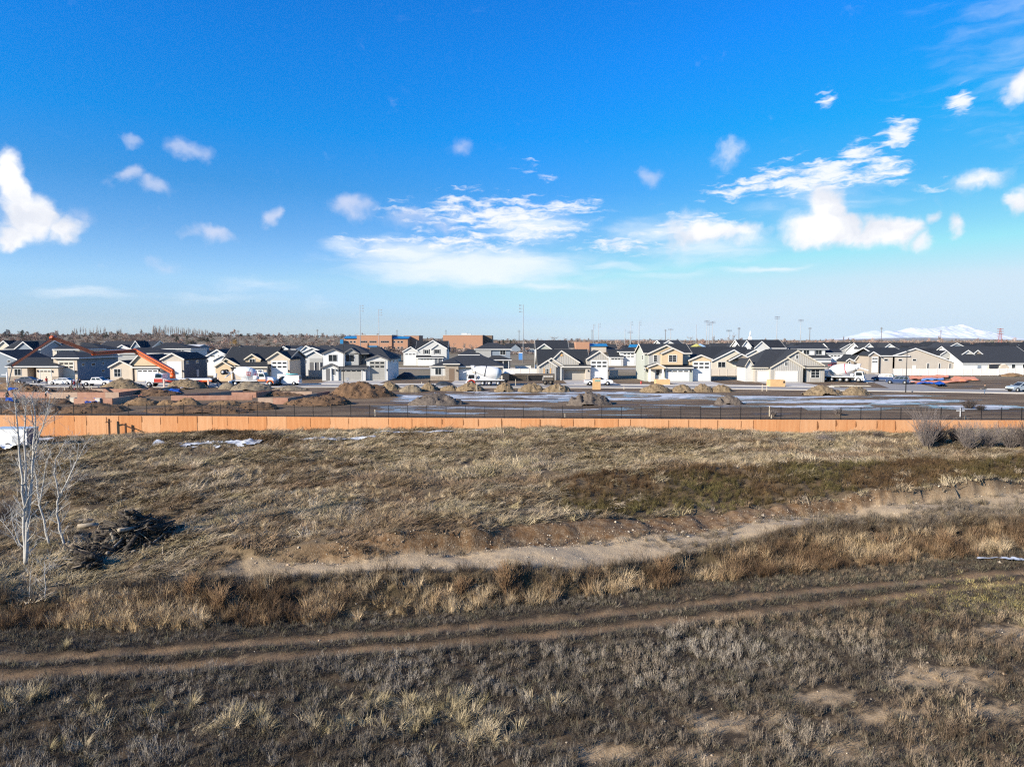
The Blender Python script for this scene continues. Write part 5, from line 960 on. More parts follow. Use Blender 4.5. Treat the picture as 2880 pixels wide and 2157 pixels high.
# tarps: crumpled sheets on the ground
def tarp(quad, m, label, seed, amp=.35, name='tarp'):
    P = [Vector((*q, 0)) for q in quad]; n, k = 26, 14; V = []
    for j in range(k):
        for i in range(n):
            u, v = i / (n - 1), j / (k - 1); p = (P[0] * (1 - u) + P[1] * u) * (1 - v) + (P[3] * (1 - u) + P[2] * u) * v
            e = .6 * (fbm(np.array([u * 7.]), np.array([v * 5.]), seed, 3)[0]); p.x += e; p.y += .8 * e; z = gz(p.x, p.y) + .1 + amp * max(0, .5 + 1.6 * float(fbm(np.array([p.x * .8]), np.array([p.y * .8]), seed + 1, 3)[0])); V.append((p.x, p.y, z))
    i = np.arange(n * k).reshape(k, n); q = np.stack([i[:-1, :-1], i[:-1, 1:], i[1:, 1:], i[1:, :-1]], -1).reshape(-1, 4); V = np.array(V); c = V.mean(0); o = npmesh(name, V - c, q, m, False); o.location = c
    md = o.modifiers.new('thickness', 'SOLIDIFY'); md.thickness = .02; return tag(o, label, 'tarp', 'tarps on the building lots')
T_BLUE = mat('blue_tarp', (.015, .09, .42), .5, .25, 2); T_ORG = mat('orange_tarp', (.75, .2, .06), .6, .25, 1.5, col2=(.72, .36, .22)); T_PALE = mat('pale_sheet', (.5, .5, .56), .5, .15, 1)
def q4(x0, *p): return [gp(x0, a, b) for a, b in p]
tarp(q4(0, (70, 1165), (180, 1165), (170, 1130), (85, 1130)), T_BLUE, 'small bright blue tarp behind the left end of the fence', 1, .5); tarp(q4(0, (1105, 1205), (1310, 1208), (1240, 1160), (1100, 1150)), T_BLUE, 'blue tarp lying by the two pale crates', 2, .7)
tarp(q4(0, (1890, 1068), (2330, 1045), (2330, 1000), (1930, 1040)), T_BLUE, 'long blue tarp beside the tall tan pile', 3); tarp(q4(400, (420, 990), (510, 985), (500, 960), (450, 962)), T_ORG, 'small orange tarp at the foot of the rounded pile', 4); tarp(q4(0, (1580, 1165), (1840, 1085), (1860, 1078), (1700, 1100)), T_ORG, 'thin orange tarp draped at the foundation corner', 5); tarp(q4(400, (500, 995), (680, 985), (640, 965), (520, 968)), T_PALE, 'pale sheet beside the small orange tarp', 6)
tarp(q4(0, (100, 1010), (230, 1010), (215, 990), (110, 990)), T_BLUE, 'dark blue sheet on the dark lumpy pile', 12, .45)
tarp(q4(2400, (640, 880), (1240, 850), (1240, 815), (700, 835)), T_ORG, 'large orange tarp nearest the blue cars', 7); tarp(q4(2400, (700, 925), (1500, 905), (1450, 885), (760, 900)), T_ORG, 'long orange tarp along the corner pavement', 8); tarp(q4(2400, (1240, 880), (1640, 882), (1560, 838), (1300, 836)), T_ORG, 'orange tarp farthest right on the corner lot', 9)
tarp(q4(2400, (820, 926), (1040, 922), (1020, 905), (840, 908)), T_BLUE, 'teal blue tarp between two orange ones', 10); tarp(q4(2400, (1060, 955), (1195, 958), (1160, 925), (1050, 922)), T_BLUE, 'bright blue tarp at the pavement edge', 11, .7); tarp(q4(2400, (880, 882), (1180, 876), (1160, 860), (900, 866)), mat('pale_blue_tarp', (.18, .3, .55), .5, .2), 'pale blue tarp among the large orange tarps', 13)
# ------------------------------------------------------------------ vehicles (x forward)
M_TYRE = mat('tyre_rubber', (.018, .018, .019), .85, .2); M_RIM = mat('wheel_rim', (.5, .5, .5), .4, .1, metal=.4); M_CHR = mat('bright_metal', (.55, .55, .57), .3, .1, metal=.7); M_DK = mat('dark_steel', (.03, .03, .033), .6, .2); M_LAMPW = mat('headlamp', (.7, .7, .68), .15); M_LAMPR = mat('tail_lamp', (.4, .02, .02), .25); M_RUSTY = mat('grimy_steel', (.11, .09, .07), .7, .3, 2)
def paint(n, c): return mat('paint_' + n, c, .3, .04, .5, spec=.5)
P_WHT = paint('white', (.72, .72, .73)); P_ORG = paint('orange', (.75, .17, .04)); P_RED = paint('red', (.42, .05, .035)); P_BLU = paint('navy', (.02, .045, .12)); P_SIL = paint('silver', (.3, .35, .4)); P_DK = paint('charcoal', (.06, .07, .1))
def loft(mb, prof, hw, m=0):
    """side profile (x, z) closed; half width hw(z)"""
    n = len(prof); a = [(x, hw(z), z) for x, z in prof]; b = [(x, -hw(z), z) for x, z in prof]
    return mb.add(a + b, [tuple(range(n)), tuple(range(n, 2 * n))[::-1]] + [(i, n + i, n + (i + 1) % n, (i + 1) % n) for i in range(n)], m)
def vbuild(mb, name, m, root, label=None): return mb.build(name, m, root, off=(0, 0, 0), label=label)
def wheel(root, x, y, r, w, rim=M_RIM):
    t = vbuild(MB().cyl((x, y, r), 'y', r, w, 18), 'wheel', M_TYRE, root); s = 1 if y > 0 else -1
    MB().cyl((x, y + s * (w / 2 - .02), r), 'y', r * .58, .08, 12).cyl((x, y + s * (w / 2 + .03), r), 'y', r * .18, .06, 8).build('rim', rim, t, off=(0, 0, 0)); return t
def car(label, loc, rz, kind, col, L=4.7, group=None, detail=True):
    o = thing({'sedan': 'sedan', 'suv': 'suv', 'pickup': 'pickup_truck', 'van': 'work_van'}[kind], loc, label, {'sedan': 'car', 'suv': 'car', 'pickup': 'pickup truck', 'van': 'van'}[kind], group, rz)
    k = L / 4.7; W = {'sedan': .9, 'suv': .95, 'pickup': 1.0, 'van': 1.02}[kind]
    low, top, belt, roofz = {'sedan': ([(-2.3, .32), (-2.36, .7), (-2.22, .98), (-1.5, 1.02), (1.0, .98), (2.1, .8), (2.36, .62), (2.34, .3)], [(-1.85, 1.0), (-1.05, 1.42), (.25, 1.45), (1.2, .96)], .98, 1.43),
        'suv': ([(-2.3, .4), (-2.36, .8), (-2.3, 1.1), (1.1, 1.08), (2.15, .98), (2.36, .75), (2.34, .38)], [(-2.28, 1.08), (-2.0, 1.7), (.1, 1.75), (1.15, 1.06)], 1.08, 1.73),
        'pickup': ([(-2.36, .55), (-2.36, 1.15), (-.75, 1.15), (-.7, 1.2), (1.1, 1.2), (2.2, 1.12), (2.38, .9), (2.36, .5)], [(-.78, 1.18), (-.66, 1.78), (.5, 1.8), (1.2, 1.18)], 1.19, 1.79),
        'van': ([(-2.36, .45), (-2.38, 1.2), (1.2, 1.2), (2.2, 1.05), (2.38, .8), (2.36, .4)], [(-2.37, 1.18), (-2.3, 2.05), (.75, 2.05), (1.5, 1.18)], 1.19, 2.03)}[kind]
    sc = lambda P: [(x * k, z) for x, z in P]
    vbuild(loft(MB(), sc(low), lambda z: W * (1 if z > .5 else .94)), 'body', col, o)
    vbuild(loft(MB(), sc(top), lambda z: W * (.96 - .17 * (z - belt) / (roofz - belt))), 'cabin', col, o)
    # glass a little proud of the cabin
    g = lambda z: W * (.96 - .17 * (z - belt) / (roofz - belt)) + .008
    (xa, za), (xb, zb), (xc, zc), (xd, zd) = sc(top); lerp = lambda p, q, t: (p[0] + (q[0] - p[0]) * t, p[1] + (q[1] - p[1]) * t)
    z0, z1 = belt + .06, roofz - .1
    xl = lambda z: xa + (xb - xa) * (z - za) / (zb - za); xr = lambda z: xd + (xc - xd) * (z - zd) / (zc - zd)
    cuts = {'sedan': [(.08, .46), (.5, .92)], 'suv': [(.04, .3), (.34, .62), (.66, .94)], 'pickup': [(.06, .46), (.52, .93)], 'van': [(.78, .97)]}[kind]
    for s in (1, -1):
        for a, b in cuts:
            P = [(xl(z0) + (xr(z0) - xl(z0)) * a, z0), (xl(z0) + (xr(z0) - xl(z0)) * b, z0), (xl(z1) + (xr(z1) - xl(z1)) * b, z1), (xl(z1) + (xr(z1) - xl(z1)) * a, z1)]
            vbuild(MB().prism([(x, s * g(z), z) for x, z in P], (0, s * .01, 0)), 'window', M_WIN, o)
    for (p, q), nm, sg in ((((xd, zd), (xc, zc)), 'windscreen', 1), (((xa, za), (xb, zb)), 'rear_window', -1)):
        p1, q1 = lerp(p, q, .1), lerp(p, q, .9); vbuild(MB().add([(p1[0] + sg * .012, -g(p1[1]) * .9, p1[1]), (p1[0] + sg * .012, g(p1[1]) * .9, p1[1]), (q1[0] + sg * .012, g(q1[1]) * .88, q1[1]), (q1[0] + sg * .012, -g(q1[1]) * .88, q1[1]), (p1[0] - sg * .05, -g(p1[1]) * .9, p1[1]), (p1[0] - sg * .05, g(p1[1]) * .9, p1[1]), (q1[0] - sg * .05, g(q1[1]) * .88, q1[1]), (q1[0] - sg * .05, -g(q1[1]) * .88, q1[1])], [(0, 1, 2, 3), (7, 6, 5, 4), (0, 4, 5, 1), (1, 5, 6, 2), (2, 6, 7, 3), (3, 7, 4, 0)]), nm, M_WIN, o)
    r = {'sedan': .33, 'suv': .37, 'pickup': .41, 'van': .36}[kind]
    for x in (-1.45 * k, 1.48 * k):
        for y in (W - .1, -W + .1): wheel(o, x, y, r, .22)
        for s in (1, -1): vbuild(MB().cyl((x, s * (W - .055), r), 'y', r * 1.16, .13, 16), 'wheel_arch', M_DK, o)
    if detail:
        for s in (1, -1):
            vbuild(MB().box(2.2 * k, 2.385 * k, s * W * .6, s * W * .95, .66, .82), 'headlight', M_LAMPW, o); vbuild(MB().box(-2.385 * k, -2.25 * k, s * W * .7, s * W * .985, .75, 1.0), 'tail_light', M_LAMPR, o); vbuild(MB().box((xd - .15), xd, s * (W + .02), s * (W + .2), belt + .04, belt + .2), 'mirror', col, o)
        vbuild(MB().box(2.3 * k, 2.44 * k, -W * .9, W * .9, .36, .58), 'bumper', M_DK, o); vbuild(MB().box(-2.46 * k, -2.34 * k, -W * .9, W * .9, .4, .58), 'bumper', M_CHR, o)
    if kind == 'pickup': vbuild(MB().box(-2.26 * k, -.85 * k, -W * .85, W * .85, 1.152, 1.17), 'bed_dark_panel', M_DK, o)  # flat dark panel laid on the solid bed
    if kind == 'van':
        m = MB()
        for x in (-1.9, -.6, .5): m.box(x * k - .03, x * k + .03, -.85, .85, 2.15, 2.2); [m.box(x * k - .03, x * k + .03, s * .8 - .03, s * .8 + .03, 2.03, 2.15) for s in (1, -1)]
        vbuild(m, 'roof_rack', M_CHR, o); vbuild(MB().cyl((-.7 * k, -.45, 2.32), 'x', .11, 2.6, 8), 'pipe', mat('teal_pipe', (.1, .4, .42), .5), o)
    return o
def at(x0, zx, zy): x, y, _ = gp(x0, zx, zy) + (0,); return (x, y, .035)
car('dark blue silver sedan parked before the low tan house', at(0, 375, 912), 0.05, 'sedan', P_DK, 5.0); car('white sedan parked before the tall beige garage door', at(0, 808, 930), math.pi + .05, 'sedan', P_WHT, 5.0)
car('white crew cab pickup parked left of the tall tan pile', at(0, 1270, 945), 0.0, 'pickup', P_WHT, 6.1); car('white pickup parked before the batten house with the open garage', at(1600, 380, 938), 0.0, 'pickup', P_WHT, 6.0)
car('white work van with roof rack behind the orange fendered mixer', at(400, 1880, 935), math.pi, 'van', P_WHT, 5.6)
car('navy hatchback parked behind the other on the side street', at(2400, 385, 885), math.radians(140), 'suv', P_BLU, 4.6); car('navy hatchback nearest the orange tarps', at(2400, 575, 920), math.radians(145), 'suv', P_BLU, 4.6)
car('silver blue suv cut off by the right edge', at(2400, 2170, 1020), math.pi + .1, 'suv', P_SIL, 4.8); car('black car left in the open garage of the white house', at(2000, 1470, 703), 0.2, 'suv', P_DK, 4.4); car('maroon car right in front of the white garage', at(2000, 1610, 710), 0.1, 'suv', paint('maroon', (.14, .02, .03)), 4.4)
R.seed(5)
for i, (a, b, cn) in enumerate(((1225, 500, 'white'), (1262, 496, 'red'), (1290, 505, 'grey'), (1322, 498, 'white'), (1240, 470, 'silver'), (1275, 468, 'white'), (1315, 472, 'dark'), (1350, 500, 'silver'), (1360, 474, 'red'), (1395, 498, 'white'))):
    x, y = gp(1200, a, b); car(f'{cn} car in the far car park, ' + ('front row ' if b > 485 else 'back row ') + ('first', 'second', 'third', 'fourth', 'first', 'second', 'third', 'fifth', 'fourth', 'sixth')[i] + ' from left', (x, y, .035), R.choice([1.57, -1.57]), 'suv', dict(white=P_WHT, red=P_RED, grey=P_SIL, silver=P_SIL, dark=P_DK)[cn], 4.6, 'cars in the far car park', False)
def drum_mesh(p0, p1, prof, n=22):
    p0, p1 = Vector(p0), Vector(p1); return MB().tube([p0.lerp(p1, t) for t, _ in prof], [r for _, r in prof], n)
M_DRUM = mat('drum_paint', (.68, .68, .68), .45, .06, 1.2); M_DRUMSH = mat('drum_end_shade', (.42, .5, .56), .45, .08, 1.2)  # blue grey paints the shade on the drum's sunless end
def letters(root, p0, d, up, n, rows, h, m, name='lettering'):
    """rows of small raised marks where the photograph shows illegible lettering"""
    mb = MB(); p0, d, up = Vector(p0), Vector(d), Vector(up); nrm = d.cross(up).normalized() * .02; r = random.Random(n)
    for j in range(rows):
        for i in range(n):
            a = p0 + d * (i / n) - up * (j * 1.35 * h); w = d / n * .68
            for s0, s1, t0, t1 in r.choice([[(0, .3, 0, 1), (.3, 1, .8, 1), (.3, 1, 0, .2)], [(0, .3, 0, 1), (.7, 1, 0, 1), (.3, .7, .4, .6)], [(0, .3, 0, 1), (.3, 1, .8, 1), (.3, .8, .4, .6), (.3, 1, 0, .2)], [(.35, .65, 0, 1), (0, 1, .8, 1)]]):
                q = [a + w * s0 + up * h * t0, a + w * s1 + up * h * t0, a + w * s1 + up * h * t1, a + w * s0 + up * h * t1]; mb.prism([p + nrm for p in q], -nrm * .9)
    vbuild(mb, name, m, root)
def rear_mixer(label, loc, rz):
    o = thing('mixer_truck', loc, label, 'concrete mixer truck', 'concrete trucks', rz); B = lambda *a: MB().box(*a)
    vbuild(B(-4.6, 4.3, -.45, .45, .75, 1.05), 'chassis', M_DK, o); vbuild(B(-4.2, 1.2, -1.15, 1.15, 1.051, 1.18), 'deck', P_WHT, o)
    vbuild(loft(MB(), [(1.35, 1.0), (1.35, 2.75), (1.6, 2.85), (2.55, 2.8), (2.95, 1.85), (2.95, 1.0)], lambda z: 1.15 if z < 2 else 1.05), 'cab', P_WHT, o)
    for s in (1, -1): vbuild(MB().prism([(1.6, s * 1.16, 1.95), (2.75, s * 1.16, 1.95), (2.5, s * 1.09, 2.6), (1.6, s * 1.09, 2.6)], (0, s * .012, 0)), 'window', M_WIN, o)
    vbuild(MB().prism([(2.93, -.98, 1.95), (2.93, .98, 1.95), (2.63, .93, 2.68), (2.63, -.93, 2.68)], (.02, 0, .01)), 'windscreen', M_WIN, o); vbuild(B(1.3, 1.345, -1.16, 1.16, 1.3, 2.7), 'sleeper_panel', P_RED, o)
    vbuild(loft(MB(), [(2.96, 1.0), (2.96, 1.95), (4.3, 1.72), (4.55, 1.35), (4.55, .9)], lambda z: .85 if z > 1.3 else .95), 'hood', P_WHT, o)
    for s in (1, -1):
        m = MB(); pts = [(3.95 + .78 * math.cos(t), .55 + .78 * math.sin(t)) for t in np.linspace(.15, 3.0, 9)]; m.prism([(x, s * .85, z) for x, z in pts] + [(3.95 + .6 * math.cos(t), s * .85, .55 + .6 * math.sin(t)) for t in np.linspace(3.0, .15, 9)], (0, s * .42, 0)); vbuild(m, 'fender', P_ORG, o)
        vbuild(B(4.4, 4.57, s * .6, s * .9, 1.05, 1.25), 'headlight', M_LAMPW, o); wheel(o, 3.95, s * 1.05, .55, .32)
        for x in (-3.3, -2.0, -.7): wheel(o, x, s * .98, .52, .5)
    vbuild(B(1.36, 2.94, -1.172, 1.172, 1.05, 1.4), 'cab_stripe', P_ORG, o); vbuild(B(4.56, 4.75, -1.15, 1.15, .5, .85), 'bumper', M_CHR, o); vbuild(MB().tube([(1.2, 1.0, 1.1), (1.2, 1.0, 3.3)], .09, 8), 'exhaust_stack', M_CHR, o)
    p0, p1 = Vector((.55, 0, 2.35)), Vector((-3.9, 0, 3.15)); d = (p1 - p0).normalized()
    vbuild(drum_mesh(p0, p1, [(0, .3), (.01, .75), (.08, 1.02), (.24, 1.3), (.5, 1.32), (.8, .98), (.97, .62), (1, .55)]), 'drum', M_DRUM, o)
    vbuild(drum_mesh(p0, p1, [(.235, 1.29), (.24, 1.312), (.31, 1.325), (.315, 1.3)]), 'drum_end_shade', M_DRUMSH, o); letters(o, (-.95, -1.36, 2.75), (-.0 + 1.05, 0, -.12), (0, 0, 1), 5, 2, .38, P_RED)
    vbuild(MB().add([(-4.6, -.6, 3.9), (-3.7, -.5, 3.9), (-3.8, -.3, 3.2), (-4.3, -.3, 3.2), (-4.6, .6, 3.9), (-3.7, .5, 3.9), (-3.8, .3, 3.2), (-4.3, .3, 3.2)], [(0, 1, 2, 3), (7, 6, 5, 4), (0, 4, 5, 1), (1, 5, 6, 2), (2, 6, 7, 3), (3, 7, 4, 0)]), 'hopper', M_DK, o)
    vbuild(MB().bar((-4.3, 0, 3.0), (-5.9, -.2, 1.7), .55, .2), 'chute', P_WHT, o); vbuild(MB().bar((-4.1, -.9, 1.1), (-4.4, -.7, 3.2), .12).bar((-4.1, .9, 1.1), (-4.4, .7, 3.2), .12).bar((-4.4, -.7, 3.2), (-4.4, .7, 3.2), .12), 'drum_pedestal', P_WHT, o)
    vbuild(B(-4.9, -4.1, -1.1, 1.1, .35, 1.04), 'rear_fender', P_WHT, o); vbuild(MB().cyl((.95, -.9, 1.75), 'x', .42, 1.0, 14), 'water_tank', P_WHT, o)
    vbuild(MB().bar((-4.4, -.3, 2.7), (-5.9, -.3, 2.9), .2).bar((-4.4, .3, 2.7), (-5.9, .3, 2.9), .2), 'booster_arm', M_RIM, o)
    for y in (-.75, .75): t = vbuild(MB().cyl((-6.0, y, 2.9), 'y', .55, .4, 18), 'booster_wheel', M_TYRE, o); MB().cyl((-6.0, y - .2, 2.9), 'y', .3, .06, 12).build('rim', M_RIM, t, off=(0, 0, 0))
    return o
rear_mixer('white concrete mixer with orange fenders and a raised spare wheel pair', at(400, 1440, 945), 0)
def front_mixer(label, loc, rz, trim, stripe, text):
    o = thing('mixer_truck', loc, label, 'concrete mixer truck', 'concrete trucks', rz); B = lambda *a: MB().box(*a)
    vbuild(B(-4.6, 3.9, -.5, .5, .75, 1.1), 'chassis', M_DK, o); vbuild(B(-3.9, 2.3, -1.2, 1.2, 1.101, 1.24), 'deck', P_WHT, o)
    vbuild(loft(MB(), [(2.2, .95), (2.2, 2.35), (2.6, 2.5), (3.75, 2.45), (4.05, 1.5), (4.05, .95)], lambda z: .8), 'cab', P_WHT, o)
    for s in (1, -1):
        vbuild(MB().prism([(2.45, s * .805, 1.5), (3.85, s * .805, 1.5), (3.65, s * .805, 2.3), (2.45, s * .805, 2.3)], (0, s * .012, 0)), 'window', M_WIN, o); m = MB(); m.prism([(3.1 + .85 * math.cos(t), s * .82, .5 + .85 * math.sin(t)) for t in np.linspace(0, math.pi, 9)] + [(3.1 + .62 * math.cos(t), s * .82, .5 + .62 * math.sin(t)) for t in np.linspace(math.pi, 0, 9)], (0, s * .45, 0)); vbuild(m, 'fender', trim, o)
        wheel(o, 3.1, s * 1.05, .55, .34)
        for x in (.65, -.75, -2.6, -4.0): wheel(o, x, s * 1.0, .5, .46)
        vbuild(B(3.95, 4.07, s * .5, s * .75, 1.0, 1.2), 'headlight', M_LAMPW, o); vbuild(MB().bar((3.8, s * .8, 2.2), (4.1, s * 1.25, 2.2), .05).box(4.05, 4.12, s * 1.15, s * 1.4, 1.8, 2.3), 'mirror', M_DK, o)
    vbuild(MB().prism([(4.055, -.7, 1.5), (4.055, .7, 1.5), (3.77, .68, 2.35), (3.77, -.68, 2.35)], (.012, 0, .004)), 'windscreen', M_WIN, o); vbuild(B(4.06, 4.3, -1.15, 1.15, .5, .9), 'bumper', P_WHT, o)
    p0, p1 = Vector((-3.3, 0, 2.35)), Vector((2.7, 0, 3.5))
    vbuild(drum_mesh(p0, p1, [(0, .3), (.01, .7), (.06, .95), (.17, 1.25), (.42, 1.28), (.75, .95), (.96, .58), (1, .52)]), 'drum', M_DRUM, o); vbuild(drum_mesh(p0, p1, [(.0605, .955), (.0615, .972), (.165, 1.262), (.1705, 1.257)]), 'drum_end_shade', M_DRUMSH, o); vbuild(drum_mesh(p0, p1, [(.555, 1.12), (.56, 1.19), (.585, 1.165), (.59, 1.1)]), 'drum_ring', stripe, o)
    if text: letters(o, (-.6, -1.3, 3.25), (2.6, .12, .42), (0, 0, 1), 12, 1, .3, P_RED)
    vbuild(B(-4.9, -3.5, -1.05, 1.05, 1.25, 2.55), 'engine_cover', P_WHT if not text else M_DK, o); vbuild(B(-4.92, -4.1, -1.08, 1.08, 1.5, 1.9), 'cover_stripe', stripe, o)
    vbuild(MB().add([(2.5, -.6, 4.25), (3.3, -.6, 4.25), (3.1, -.35, 3.5), (2.6, -.35, 3.5), (2.5, .6, 4.25), (3.3, .6, 4.25), (3.1, .35, 3.5), (2.6, .35, 3.5)], [(0, 1, 2, 3), (7, 6, 5, 4), (0, 4, 5, 1), (1, 5, 6, 2), (2, 6, 7, 3), (3, 7, 4, 0)]), 'hopper', P_WHT, o)
    vbuild(MB().bar((2.9, 0, 3.4), (4.9, 0, 2.75), .5, .16), 'chute', P_WHT, o); vbuild(MB().bar((2.1, -.85, 1.2), (2.3, -.5, 3.2), .12).bar((2.1, .85, 1.2), (2.3, .5, 3.2), .12), 'drum_pedestal', M_DK, o)
    vbuild(MB().cyl((1.7, -.95, 1.65), 'y', .36, .5, 14), 'water_tank', P_WHT, o); return o
front_mixer('white concrete mixer with red fender facing left beside the dark trailer', at(1200, 770, 940), math.pi, P_RED, M_DK, True)
front_mixer('white concrete mixer with crimson stripe turning on the side street', at(2000, 1730, 893), math.radians(-38), P_WHT, paint('crimson', (.5, .02, .06)), False)
# long dark trailer
loc = at(1200, 1320, 930); o = thing('dump_trailer', loc, 'long grimy dark trailer parked before the vinyl fence and batten house', 'trailer')
B = lambda *a: MB().box(*a)
vbuild(B(-6.3, 5.6, -1.2, 1.2, 2.05, 2.35), 'top_rail', M_RUSTY, o); vbuild(loft(MB(), [(-4.6, 2.04), (-4.2, 1.0), (-.6, .95), (-.4, 2.04)], lambda z: .55 + .5 * (z - .95)), 'hopper', M_RUSTY, o); vbuild(loft(MB(), [(-.1, 2.04), (.1, 1.0), (2.9, 1.0), (3.1, 2.04)], lambda z: .55 + .5 * (z - .95)), 'hopper', M_DK, o)
vbuild(B(3.3, 5.3, -1.0, 1.0, .95, 1.5), 'rear_hopper', M_RUSTY, o); vbuild(B(-6.0, 5.4, -.5, .5, .8, .94), 'frame', M_DK, o)
for x in (-.25, 5.5, -6.2): vbuild(B(x - .1, x + .1, -1.15, 1.15, .5, 2.04), 'upright', M_RUSTY, o)
for x in (3.6, 4.8):
    for y in (.95, -.95): wheel(o, x, y, .5, .3, M_RUSTY)
vbuild(loft(MB(), [(-5.6, 2.36), (-5.2, 2.9), (-3.3, 2.95), (-2.9, 2.36)], lambda z: 1.0), 'load_cover', P_WHT, o)
# boom pump truck
loc = at(400, 520, 960); LX, LY = loc[0], loc[1]
o = thing('boom_pump_truck', loc, 'red and white concrete pump truck with a long folded orange boom', 'concrete pump truck', 'concrete trucks', math.pi)
vbuild(B(-7.0, 7.0, -.45, .45, .8, 1.1), 'chassis', M_DK, o); vbuild(B(-6.6, 3.3, -1.2, 1.2, 1.5, 1.75), 'deck', P_WHT, o); vbuild(B(-6.2, 3.2, -1.15, 1.15, 1.101, 1.499), 'side_box', P_RED, o); vbuild(B(-6.6, -4.6, -1.22, 1.22, 1.2, 1.45), 'side_panel', P_ORG, o)
vbuild(loft(MB(), [(3.5, .95), (3.5, 2.75), (4.9, 2.8), (5.3, 1.95), (5.3, .95)], lambda z: 1.15 if z < 2 else 1.05), 'cab', P_WHT, o); vbuild(B(3.51, 5.25, -1.165, 1.165, 1.0, 1.75), 'cab_stripe', P_RED, o)
vbuild(loft(MB(), [(5.31, 1.0), (5.31, 2.0), (6.8, 1.85), (7.0, 1.4), (7.0, .8)], lambda z: .9), 'hood', P_WHT, o); vbuild(B(7.0, 7.15, -1.1, 1.1, .6, 1.3), 'grille', M_CHR, o)
for s in (1, -1):
    vbuild(MB().prism([(3.8, s * 1.16, 1.95), (5.1, s * 1.16, 1.95), (4.8, s * 1.08, 2.6), (3.8, s * 1.08, 2.6)], (0, s * .012, 0)), 'window', M_WIN, o); vbuild(MB().prism([(6.2 + .75 * math.cos(t), s * .9, .55 + .75 * math.sin(t)) for t in np.linspace(0, math.pi, 9)] + [(6.2 + .6 * math.cos(t), s * .9, .55 + .6 * math.sin(t)) for t in np.linspace(math.pi, 0, 9)], (0, s * .35, 0)), 'fender', P_WHT, o); wheel(o, 6.2, s * 1.05, .55, .32)
    for x in (-3.2, -4.6, 1.0): wheel(o, x, s * .98, .53, .5)
    for x in (2.6, -6.4): vbuild(B(x - .14, x + .14, s * 2.3 - .14, s * 2.3 + .14, .05, 1.7).box(x - .4, x + .4, s * 2.3 - .4, s * 2.3 + .4, 0, .049).box(x - .12, x + .12, min(s * 1.21, s * 2.15), max(s * 1.21, s * 2.15), 1.0, 1.25), 'outrigger', mat('outrigger_paint', (.66, .5, .42), .5), o)
vbuild(MB().prism([(5.29, -1.0, 2.0), (5.29, 1.0, 2.0), (4.95, .95, 2.68), (4.95, -.95, 2.68)], (.02, 0, .01)), 'windscreen', M_WIN, o)
vbuild(MB().cyl((1.9, 0, 2.2), 'z', .55, .9, 14).cyl((1.9, 0, 2.95), 'z', .4, .7, 12), 'boom_turret', paint('bright_orange', (.8, .13, .02)), o); vbuild(B(-6.9, -6.2, -.7, .7, 1.1, 1.9), 'rear_hopper', M_DK, o); vbuild(MB().prism([(-6.3, -.9, 1.751), (-6.5, -.9, 2.75), (-6.9, -.9, 2.75), (-6.7, -.9, 1.751)], (0, .6, 0)), 'raised_flap', P_WHT, o); vbuild(MB().bar((-6.6, -.8, 1.6), (-7.8, -.9, .6), .3), 'rear_arm', M_DK, o)
def loc2(p): return (LX - p[0], LY - p[1], p[2] - loc[2])         # truck is turned half round
P_BOOM = paint('boom_orange', (.6, .115, .03))
bp = [Vector((LX - 1.9, LY, 3.2)), Vector(at_depth(*ZP(0, 1755, 490), 142)), Vector(at_depth(*ZP(0, 1225, 525), 136)), Vector(at_depth(*ZP(0, 690, 325), 128)), Vector(at_depth(*ZP(0, 150, 690), 116.5))]
for a, b, w in zip(bp[:-1], bp[1:], (.95, .72, .6, .36)):
    s = vbuild(MB().bar(loc2(a), loc2(b), w * .8, w), 'boom_section', P_BOOM, o); MB().tube([Vector(loc2(a)) + Vector((0, .45, .0)), Vector(loc2(b)) + Vector((0, .45, 0))], .08, 6).build('delivery_pipe', M_DK, s, off=(0, 0, 0))
for p in bp[1:4]: vbuild(MB().cyl(loc2(p), 'y', .42, 1.0, 12), 'boom_joint', paint('deep_orange', (.45, .08, .02)), o)
hb = Vector((*gp(0, 75, 1105), .2)); vbuild(MB().tube([loc2(bp[4]), loc2(bp[4].lerp(hb, .15) + Vector((.15, 0, .2))), loc2(bp[4].lerp(hb, .5)), loc2(hb)], [.13, .11, .1, .1], 8), 'end_hose', mat('hose', (.3, .27, .22), .7), o)
# white box trailer at the left edge
x, y, z = onground(40, 1262); o = thing('cargo_trailer', (x, y, z), 'white box trailer in front of the orange wall at the left edge', 'trailer')
vbuild(B(-2.6, 1.5, 0, 2.0, .45, 2.25), 'body', P_WHT, o); vbuild(B(-2.65, 1.55, -.05, 2.05, 2.251, 2.33), 'roof', paint('pale_blue', (.4, .48, .56)), o); vbuild(B(1.501, 1.53, .08, 1.92, .5, 2.2), 'rear_door', paint('slate', (.1, .12, .18)), o); vbuild(B(-.2, .7, -.03, -.002, .5, 1.5), 'side_hatch', paint('grey', (.4, .41, .43)), o)
for yy in (.05, 1.95): wheel(o, -.7, yy, .34, .22)
x, y, z = onground(12, 1268); tarp([(x - .8, y - .5), (x + 2.2, y - .5), (x + 2.0, y + .6), (x - .6, y + .6)], P_WHT, 'crumpled white sheet leaning by the box trailer', 31, 1.0)
